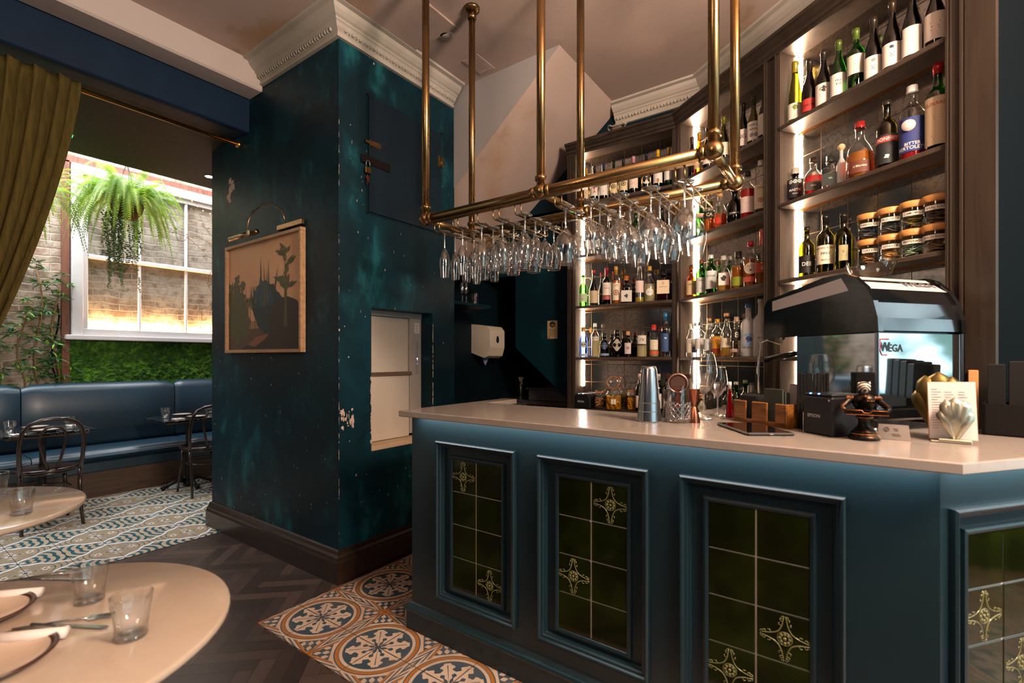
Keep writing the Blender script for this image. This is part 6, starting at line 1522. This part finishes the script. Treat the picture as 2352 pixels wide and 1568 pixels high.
# flowering vine with fairy lights at the right of the window
random.seed(21); q = atx(450, 560, -6.1)
t = thing('climbing_vine', 'thin twining vine with yellow-green leaves right of the hanging fern', 'plant', (q.x, q.y, q.z), 0)
m1, m2 = MB(), MB()
for k in range(12):
    y, z, x = random.uniform(-.05, .6), random.uniform(-.25, .2), random.uniform(-.1, .1); pts = [(x, y, z)]; a = random.uniform(0, 6)
    for j in range(22):
        a += random.uniform(-.7, .7); y += .035*math.cos(a); z += .035*math.sin(a)-.003; x += random.uniform(-.01, .01); y = min(max(y, -.42), .6); pts.append((x, y, z))
        if j % 3 == 0:
            L_ = random.uniform(.02, .04); b2 = random.uniform(0, 6)
            m2.add([(x, y, z), (x+.01, y+L_*math.cos(b2)-.3*L_*math.sin(b2), z+L_*math.sin(b2)*.6), (x+.02, y+L_*1.6*math.cos(b2), z+L_*.9*math.sin(b2)), (x, y+L_*math.cos(b2)+.4*L_*math.sin(b2), z+L_*math.sin(b2)-.01)], [(0, 1, 2, 3)], random.choice((0, 1, 1, 2)))
    m1.tube(pts, .0022, 4)
m1.build('stems', M('vine_stem', '3a3424', .6), t); m2.build('leaves', [plain('8aa02c', .5), plain('5c7a2c', .5), plain('c58a2c', .5)], t)
t = thing('fairy_lights', 'string of tiny warm fairy lights draped over the window', 'string lights', (-6.55, 1.3, 3.40), 0)
m1, m2 = MB(), MB(); pts = []
for k in range(60):
    u = k/59; y = -.35+u*2.0; z = -.05-.12*abs(math.sin(u*9))-.5*max(0, u-.75); pts.append((0+.02*math.sin(k), y, z)); 
    if k % 2: m2.sphere((.02*math.sin(k), y, z-.012), .0045, 6)
m1.tube(pts, .002, 4); m1.build('wire', BLACK, t); m2.build('bulbs', emit('fairy_bulb', 'ffb060', 12), t)
# ------------------------------------------------------------------ banquette
LEATH = Mat('blue_leather', '16303f', .32); LEATH.xyz(); nl = LEATH.noise(4, 4); nl2 = LEATH.noise(120, 3); LEATH.col('1a3444', (nl.step(.35, .7)*.6, '162b39')); LEATH.rough(nl*.15+.27); LEATH.bump(nl2, .12, .002); LEATH = LEATH.m
bq = thing('banquette', 'long petrol blue leather banquette along the brick wall', 'bench', (-6.3, 1.0, 0), 0)
def qpart(mb, name, mats): o = mb.build(name, mats, bq); o.location = (6.3, -1.0, 0); return o
seams = [-1.55, -.27, .995, 2.262, 2.99]
def pad(x0, x1, y0, y1, z0, z1, r, puff, name, top=False):
    """soft cushion block: rounded box with slight puffing"""
    mb = MB(); nu_, nv_ = 16, 10; vs = []
    for i in range(nu_+1):
        y = y0+(y1-y0)*i/nu_; e = min(1, math.sin(PI*i/nu_)*3.2)**.5 if 0 < i < nu_ else 0
        ring = [(x0, z0), (x1-r*.6, z0), (x1, z0+r), (x1+puff*e, (z0+z1)/2), (x1+puff*e*.8, z1-r*1.3), (x1-r*.35, z1-r*.3), (x1-r, z1+puff*e*.6), (x0+(x1-x0)*.4, z1+puff*e*.9), (x0, z1)]
        k_ = .86 if i in (0, nu_) else 1
        for x, z in ring:
            if i in (0, nu_): x = x0+(x-x0)*.97; z = z0+(z-z0)*.975
            vs.append((x, y, z))
    m_ = 9; mb.add(vs, [(i*m_+k, (i+1)*m_+k, (i+1)*m_+(k+1) % m_, i*m_+(k+1) % m_) for i in range(nu_) for k in range(m_)], 0, True)
    mb.add(vs[:m_], [tuple(range(m_))]); mb.add(vs[-m_:], [tuple(range(m_))[::-1]])
    return qpart(mb, name, LEATH)
for a, b in zip(seams, seams[1:]):
    pad(-6.56, -6.44, a+.004, b-.004, .44, 1.085, .05, .022, 'back_cushion'); pad(-6.46, -5.985, a+.004, b-.004, .35, .455, .045, .014, 'seat_cushion')
qpart(MB().box(-6.50, -6.0, -1.55, 2.985, .25, .352, 0, bev=.01), 'seat_rail', LEATH)
qpart(MB().box(-6.50, -6.02, -1.55, 2.985, .004, .25), 'kick_board', wood('brown_kick', '4a3524', '382818', .5, 1, 1))
# ------------------------------------------------------------------ bistro tables and bentwood chairs
BENT = Mat('dark_bentwood', '24140e', .25, coat=.4).m
MARB = Mat('black_marble', '111316', .1); MARB.xyz(); nv3 = MARB.noise(4, 6, dist=2); MARB.col('0f1114', ((nv3-.5).abs().step(.015, 0)*.6, '8a8a88')); MARB = MARB.m
IRON = M('cast_iron', '0c0b0b', .4, .3)
def bistro(x0, x1, y0, y1, label):
    cx, cy = (x0+x1)/2, (y0+y1)/2; t = thing('bistro_table', label, 'table', (cx, cy, .004), 0)
    w, d = (x1-x0)/2, (y1-y0)/2
    MB().box(-w, w, -d, d, .716, .736, 0, bev=.004).build('tabletop', MARB, t)
    MB().box(-w+.04, w-.04, -d+.04, d-.04, .70, .716).build('under_board', M('under_board', '6a4a2c', .6), t)
    MB().lathe([(.05, .02), (.035, .04), (.03, .10), (.026, .12), (.03, .14), (.024, .30), (.03, .36), (.022, .38), (.022, .66), (.05, .70)], 16).build('column', IRON, t)
    for k in range(4):
        a = k*PI/2; mb = MB(); c_, s_ = math.cos(a), math.sin(a)
        mb.tube([(c_*.03, s_*.03, .07), (c_*.10, s_*.10, .085), (c_*.17, s_*.17, .05), (c_*.205, s_*.205, .028), (c_*.225, s_*.225, .034), (c_*.238, s_*.238, .022)], [.024, .022, .02, .018, .022, .018], 8); mb.sphere((c_*.225, s_*.225, .019), .022, 10, sz=.8); mb.build('foot', IRON, t)
    return t
bistro(-6.00, -5.42, .72, 1.31, 'black marble bistro table in front of the banquette at the left'); bistro(-6.03, -5.46, 1.83, 2.45, 'black marble bistro table by the banquette next to the column')
def bentwood(loc, rz, label):
    """local +y is the back of the chair"""
    t = thing('bentwood_chair', label, 'chair', loc, rz, 'bentwood chairs')
    MB().lathe([(0, .445), (.185, .445), (.20, .452), (.20, .468), (.19, .474), (.17, .47), (0, .468)], 32).build('seat', BENT, t)
    MB().tube([(.165*math.cos(a*PI/14), .165*math.sin(a*PI/14), .435) for a in range(28)], .012, 6, closed=True).build('seat_rim', BENT, t)
    bow = [(-.175, .16, .44), (-.185, .18, .55), (-.19, .20, .68), (-.175, .215, .78), (-.135, .225, .84), (-.07, .23, .87), (0, .232, .878), (.07, .23, .87), (.135, .225, .84), (.175, .215, .78), (.19, .20, .68), (.185, .18, .55), (.175, .16, .44)]
    MB().tube(bow, .0155, 10).build('back_bow', BENT, t)
    inn = [(-.022, .185, .465), (-.05, .195, .56), (-.078, .207, .70), (-.075, .213, .76), (-.04, .22, .805), (0, .222, .815), (.04, .22, .805), (.075, .213, .76), (.078, .207, .70), (.05, .195, .56), (.022, .185, .465)]
    MB().tube(inn, .010, 8).build('inner_bow', BENT, t)
    for sx in (-1, 1):
        MB().tube([(sx*.175, .16, .45), (sx*.17, .17, .30), (sx*.172, .20, .12), (sx*.18, .225, 0.0)], [.0155, .0155, .014, .012], 8).build('leg', BENT, t)
        MB().tube([(sx*.13, -.12, .44), (sx*.145, -.14, .25), (sx*.165, -.165, 0)], [.016, .014, .011], 8).build('leg', BENT, t)
    MB().tube([(.145*math.cos(a*PI/14), .01+.145*math.sin(a*PI/14), .30) for a in range(28)], .008, 6, closed=True).build('ring_stretcher', BENT, t)
    return t
bentwood((-5.36, .975, .0045), -PI/2, 'dark bentwood chair facing the left bistro table'); bentwood((-5.42, 2.15, .0045), -PI/2, 'dark bentwood chair half hidden behind the column at the far table')
# ------------------------------------------------------------------ round tables
CREAM = Mat('cream_marble', 'c3a78d', .14, coat=.3); CREAM.xyz(); nc = CREAM.noise(3, 6, dist=1.5, rough=.6); CREAM.col('ac9a89', (nc.step(.45, .75)*.6, 'b9ab9e'), ((nc-.42).abs().step(.02, 0)*.3, 'a58f7a')); CREAM = CREAM.m
def round_table(x, y, r, label):
    t = thing('round_table', label, 'table', (x, y, .0005), 0)
    MB().lathe([(0, .715), (r-.02, .715), (r-.006, .719), (r, .727), (r-.002, .736), (r-.008, .7395), (0, .7395)], 64).build('tabletop', CREAM, t)
    MB().lathe([(.035, .03), (.028, .06), (.028, .68), (.09, .714)], 20).build('column', IRON, t)
    MB().lathe([(.22, 0), (.22, .01), (.06, .03), (.03, .035)], 32).build('base', IRON, t)
    return t
round_table(-1.50, .205, .425, 'cream round table nearest the camera with two empty tumblers'); round_table(-2.93, .20, .46, 'second cream round table behind at the left edge')
TT = .7402
def tumbler(p, label, k=1.0, group=None):
    t = thing('tumbler', label, 'glass', p, random.uniform(0, 1), group)
    mb = MB(); n = 20; vs = []
    prof_ = [(.026, .0), (.028, .004), (.0275, .02), (.0305, .055), (.034, .066), (.0355, .085)]
    for r_, z in prof_:
        for q in range(n*2):
            f = 1-.035*(q % 2 == 0) if z < .06 else 1; vs.append((r_*f*math.cos(q*PI/n)*k, r_*f*math.sin(q*PI/n)*k, z*k))
    mb.add(vs, [(i*2*n+q, i*2*n+(q+1) % (2*n), (i+1)*2*n+(q+1) % (2*n), (i+1)*2*n+q) for i in range(5) for q in range(2*n)], 0, True)
    mb.shell([(.0335*k, .085*k), (.032*k, .06*k), (.0255*k, .014*k), (0, .012*k)], 20); mb.tube([(.0348*k*math.cos(a*PI/12), .0348*k*math.sin(a*PI/12), .0855*k) for a in range(24)], .0011, 4, closed=True)
    mb.lathe([(0, .0005), (.026*k, .0005), (.026*k, .008*k), (0, .012*k)], 20)
    mb.build('glass_body', GLASSB, t); return t
p = atz(206, 1380, TT); tumbler(p, 'empty ribbed tumbler standing left of the other on the nearest table', 1.12)
p = atz(302, 1462, TT); tumbler(p, 'empty ribbed tumbler nearest the table edge on the nearest table', 1.12)
p = atz(50, 1180, TT); tumbler(p, 'empty tumbler in the middle of the second round table', 1.15)
p = atz(-6, 1135, TT); tumbler(p, 'tumbler cut off by the left picture edge on the second round table', 1.15)
def napkin(p, rz, L_, label):
    t = thing('rolled_napkin', label, 'napkin', p, rz); mb = MB(); mb.at((0, 0, .013)); mb.tube([(-L_/2, 0, 0), (L_/2, 0, 0)], .013, 14, flat=.9); mb.build('cloth', M('white_linen', 'ded3cd', .85), t)
def cutlery(p, rz, kind, label, L_=.19, group=None):
    t = thing(kind, label, 'cutlery', p, rz, group)
    if kind == 'fork':
        mb = MB().tube([(-L_/2, 0, .003), (L_*.1, 0, .006), (L_*.25, 0, .004)], [.0035, .0025, .003], 6, flat=.5); mb.build('handle', STEEL, t)
        mb = MB(); mb.box(L_*.24, L_*.33, -.011, .011, .003, .005, bev=.0008)
        for k in range(4): mb.box(L_*.32, L_*.5, -.0105+k*.006, -.0075+k*.006, .003, .0048)
        mb.build('tines', STEEL, t)
    else:
        MB().tube([(-L_/2, 0, .004), (0, 0, .004)], [.0045, .0035], 8, flat=.5).build('handle', STEEL, t)
        mb = MB().prism([(0, -.004), (L_*.42, -.006), (L_*.5, .002), (L_*.45, .007), (0, .005)], .003, .0045); mb.build('blade', STEEL, t)
def plate(p, r, label, rim='3a1c14', c='c4ad9a'):
    t = thing('plate', label, 'plate', p, 0)
    MB().lathe([(0, .002), (r*.6, .002), (r*.92, .012), (r, .018), (r*.99, .0205), (r*.90, .0165), (r*.6, .006), (0, .006)], 40, 0).build('dish', plain(c, .2), t)
    MB().lathe([(r*.87, .0158), (r*.99, .0212), (r*1.008, .0185), (r*.985, .0160), (r*.87, .0158)], 40).build('glazed_rim', plain(rim, .2), t)
p = atz(-28, 1532, TT); plate(p, .105, 'brown-rimmed stoneware plate at the bottom left of the nearest table')
p = atz(-45, 1420, TT); plate(p, .095, 'brown-rimmed plate behind, at the left edge of the nearest table')
p = atz(55, 1475, TT); napkin(p, .48+.35, .16, 'rolled white napkin on the nearest table next to the front plate')
p = atz(10, 1378, TT); napkin(p, .48+.35, .16, 'rolled white napkin behind, by the rear plate on the nearest table')
p = atz(148, 1430, TT); cutlery(p, .95, 'fork', 'steel fork pointing towards the tumblers on the nearest table')
p = atz(160, 1440, TT); cutlery(p+Vector((.0, .0, .0)), .55, 'table_knife', 'steel knife crossing beside the fork on the nearest table')
p = atz(100, 1325, TT); cutlery(p, 1.0, 'fork', 'second steel fork behind the left tumbler on the nearest table')
p = atz(122, 1332, TT); cutlery(p, .6, 'table_knife', 'second steel knife behind the left tumbler on the nearest table')
# settings on the bistro tables
BT = .7408
for (x, y, nm_, k) in ((-5.62, .80, 'left end of the left bistro table', 1.2), (-5.62, 1.17, 'right end of the left bistro table', 1.2), (-5.80, 1.95, 'left end of the far bistro table', 1.2), (-5.72, 2.33, 'right end of the far bistro table', 1.2)):
    tumbler((x, y, BT), 'ribbed water tumbler at the '+nm_, k)
for (x, y, nm_) in ((-5.88, 1.0, 'rear side of the left bistro table'), (-5.56, 1.01, 'front side of the left bistro table'), (-5.90, 2.14, 'rear side of the far bistro table'), (-5.58, 2.16, 'front side of the far bistro table')):
    plate((x, y, BT), .10, 'dark-rimmed plate on the '+nm_, '2a1a14', 'b9aca4')
for (x, y, nm_) in ((-5.50, .83, 'left bistro table in front of the tumbler'), (-5.85, 1.24, 'left bistro table behind the right tumbler'), (-5.58, 1.99, 'far bistro table in front of the tumbler')):
    t = thing('folded_napkin', 'white folded napkin with cutlery on the '+nm_, 'napkin', (x, y, BT), .1)
    MB().box(-.05, .05, -.04, .04, 0, .006, bev=.002).build('cloth', M('white_linen', 'ded3cd', .85), t)
    mb = MB().tube([(-.06, .01, .0085), (.06, .01, .0085)], .003, 6, flat=.5); mb.tube([(-.06, -.01, .0085), (.06, -.012, .0085)], .003, 6, flat=.5); mb.build('cutlery', STEEL, t)
# ------------------------------------------------------------------ kitchen recess
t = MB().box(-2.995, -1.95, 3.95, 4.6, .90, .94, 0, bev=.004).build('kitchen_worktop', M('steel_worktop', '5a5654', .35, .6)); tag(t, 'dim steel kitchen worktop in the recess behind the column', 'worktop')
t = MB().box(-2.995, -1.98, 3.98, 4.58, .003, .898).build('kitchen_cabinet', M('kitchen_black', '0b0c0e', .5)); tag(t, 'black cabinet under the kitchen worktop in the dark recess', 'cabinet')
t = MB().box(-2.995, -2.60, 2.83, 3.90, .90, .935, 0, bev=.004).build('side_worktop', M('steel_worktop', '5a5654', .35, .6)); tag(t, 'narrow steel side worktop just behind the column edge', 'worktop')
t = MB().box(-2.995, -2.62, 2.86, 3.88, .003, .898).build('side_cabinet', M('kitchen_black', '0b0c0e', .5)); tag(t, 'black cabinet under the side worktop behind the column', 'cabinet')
for z, ds in ((1.80, 'lower dark wall shelf with glasses behind the column edge'), (2.05, 'upper dark wall shelf behind the column edge')):
    t = MB().box(-2.998, -2.62, 2.85, 3.35, z, z+.025, 0, bev=.002).build('wall_shelf', TEAL2); tag(t, ds, 'shelf')
for k, (px_, ds) in enumerate(((1062, 'leftmost dim stemmed glass on the lower wall shelf behind the column'), (1071, 'second dim stemmed glass on the lower wall shelf behind the column'))):
    p = atx(px_, 690, -2.72); stemware((p.x, p.y, 1.8256), 'flute', ds, None, True, .75)
p = atx(1092, 690, -2.72); tumbler((p.x, p.y, 1.8256), 'dim tumbler at the right end of the lower wall shelf', 1.2)
t = thing('paper_towel_dispenser', 'white paper towel dispenser on the wall behind the column', 'dispenser', (-2.998, 3.63, 1.36), 0)
mb = MB(); mb.prism([(0, .05), (.16, 0), (.20, .02), (.225, .10), (.225, .26), (.19, .30), (.06, .32), (0, .325)], -.10, .13, axis='y'); mb.build('cover', M('white_plastic', 'c9bfae', .3), t)
mb = MB(); mb.add([(.2262, .02+.022*math.sin(a*PI/10)*(1-.0), .17+.035*math.cos(a*PI/10)*(1.2 if a < 5 or a > 15 else .8)) for a in range(20)], [tuple(range(20))]); mb.build('teardrop_window', M('dark_window', '10202a', .2), t)
mb = MB(); mb.add([(.06, -.03, .02), (.12, .03, .02), (.09, 0, -.07)], [(0, 1, 2)]); mb.add([(.061, -.028, .02), (.121, .032, .02), (.091, .002, -.07)], [(2, 1, 0)]); mb.build('paper_sheet', M('blue_paper', '7a86b0', .8), t)
# dish tub with tray of small glasses
q = atz(1156, 915, .94); 
t = thing('dish_tub', 'dark grey plastic dish tub on the kitchen worktop', 'tub', (-2.37, 4.02, .9405), .0)
mb = MB(); P0 = [(-.24, -.04), (.30, -.04), (.30, .30), (-.24, .30)]
for a, b, c_, d in ((-.26, .32, -.06, -.05), (-.26, .32, .31, .32), (-.26, -.25, -.06, .32), (.31, .32, -.06, .32)): mb.box(a, b, c_, d, 0, .12)
mb.box(-.26, .32, -.06, .32, 0, .006); mb.box(-.28, .34, -.08, -.055, .112, .125, bev=.004); mb.build('tub', M('grey_tub', '4c4a50', .45), t)
t = thing('blue_cup', 'tall blue plastic cup behind the grey dish tub', 'cup', (-2.52, 4.44, .9405), 0)
MB().shell([(.03, 0), (.05, .34)], 20).build('cup', M('blue_plastic', '1c4f9a', .4), t)
t = thing('spray_bottle', 'spray bottle with white trigger head beside the dish tub', 'spray bottle', (-2.78, 4.05, .9405), 2.6)
MB().lathe([(.035, 0), (.037, .01), (.037, .13), (.015, .17), (.013, .185)], 16).build('bottle_body', GL['clear'], t)
mb = MB(); mb.box(-.045, .03, -.012, .012, .20, .225, bev=.005); mb.tube([(0, 0, .18), (0, 0, .205)], .015, 12); mb.tube([(-.02, 0, .2), (-.035, 0, .17), (-.04, 0, .15)], .005, 6); mb.build('trigger_head', M('white_trigger', 'c9c4bc', .4), t)
for k in range(8):
    tumbler((-2.30+k*.055, 4.47, .9405), 'amber-lit small glass in the %s place of the row behind the tub' % rows_w[k], .9, 'small glasses behind the dish tub')
# on top of the left shelf unit
p = aty(1418, 300, 3.56); t = thing('cable_loop', 'white coiled cable loop lying on top of the left shelf bay', 'cable', (p.x, 3.56, TOPZ+.085), 0)
MB().tube([(.075*math.cos(a*PI/12), .04*math.sin(a*PI/12), .075+.012*math.sin(a)) for a in range(24)], .006, 6, closed=True).build('coil', plain('a89888', .6), t)
MB().box(-.035, .035, -.02, .02, 0, .07, 0, bev=.004).build('plug', plain('6a5a4e', .6), t)
p = aty(1475, 285, 3.56); t = MB().box(-.10, .10, -.03, .03, 0, .03, 0, bev=.004).build('router_box', plain('b3a294', .5)); t.location = (p.x, 3.56, TOPZ+.085); tag(t, 'flat white box on top of the left shelf bay', 'box')
# warm fill lamps added outside the frame as globes, mostly to brighten the ceiling
for x, y, zl, e, ds in ((1.0, 1.15, 2.45, 400, 'globe lamp added outside the frame over the far bar end to light the ceiling'), (-.9, -1.1, 2.6, 40, 'globe lamp added behind the camera for warm fill over the round tables')):
    t = thing('added_globe_lamp', ds, 'lamp', (x, y, zl), 0)
    MB().shell([(0, -.10), (.05, -.087), (.087, -.05), (.10, 0), (.087, .05), (.05, .087), (.012, .098)], 20).build('globe', emit('warm_globe', 'ffd0a0', 5), t); MB().tube([(0, 0, .095), (0, 0, CZ-zl-.001)], .008, 8).build('stem_pipe', BRASS, t)
    for dz in (.30, -.14):
        l = bpy.data.lights.new('globe', 'POINT'); l.energy = (e-45 if dz > 0 and e > 100 else 26 if e > 100 else e*(.72 if dz > 0 else .28)); l.color = (1, .74, .55); l.shadow_soft_size = .30 if dz > 0 else .10; o = bpy.data.objects.new('globe_fill_light', l); COL.objects.link(o); o.location = (x+.12*(dz > 0), y, zl+dz)
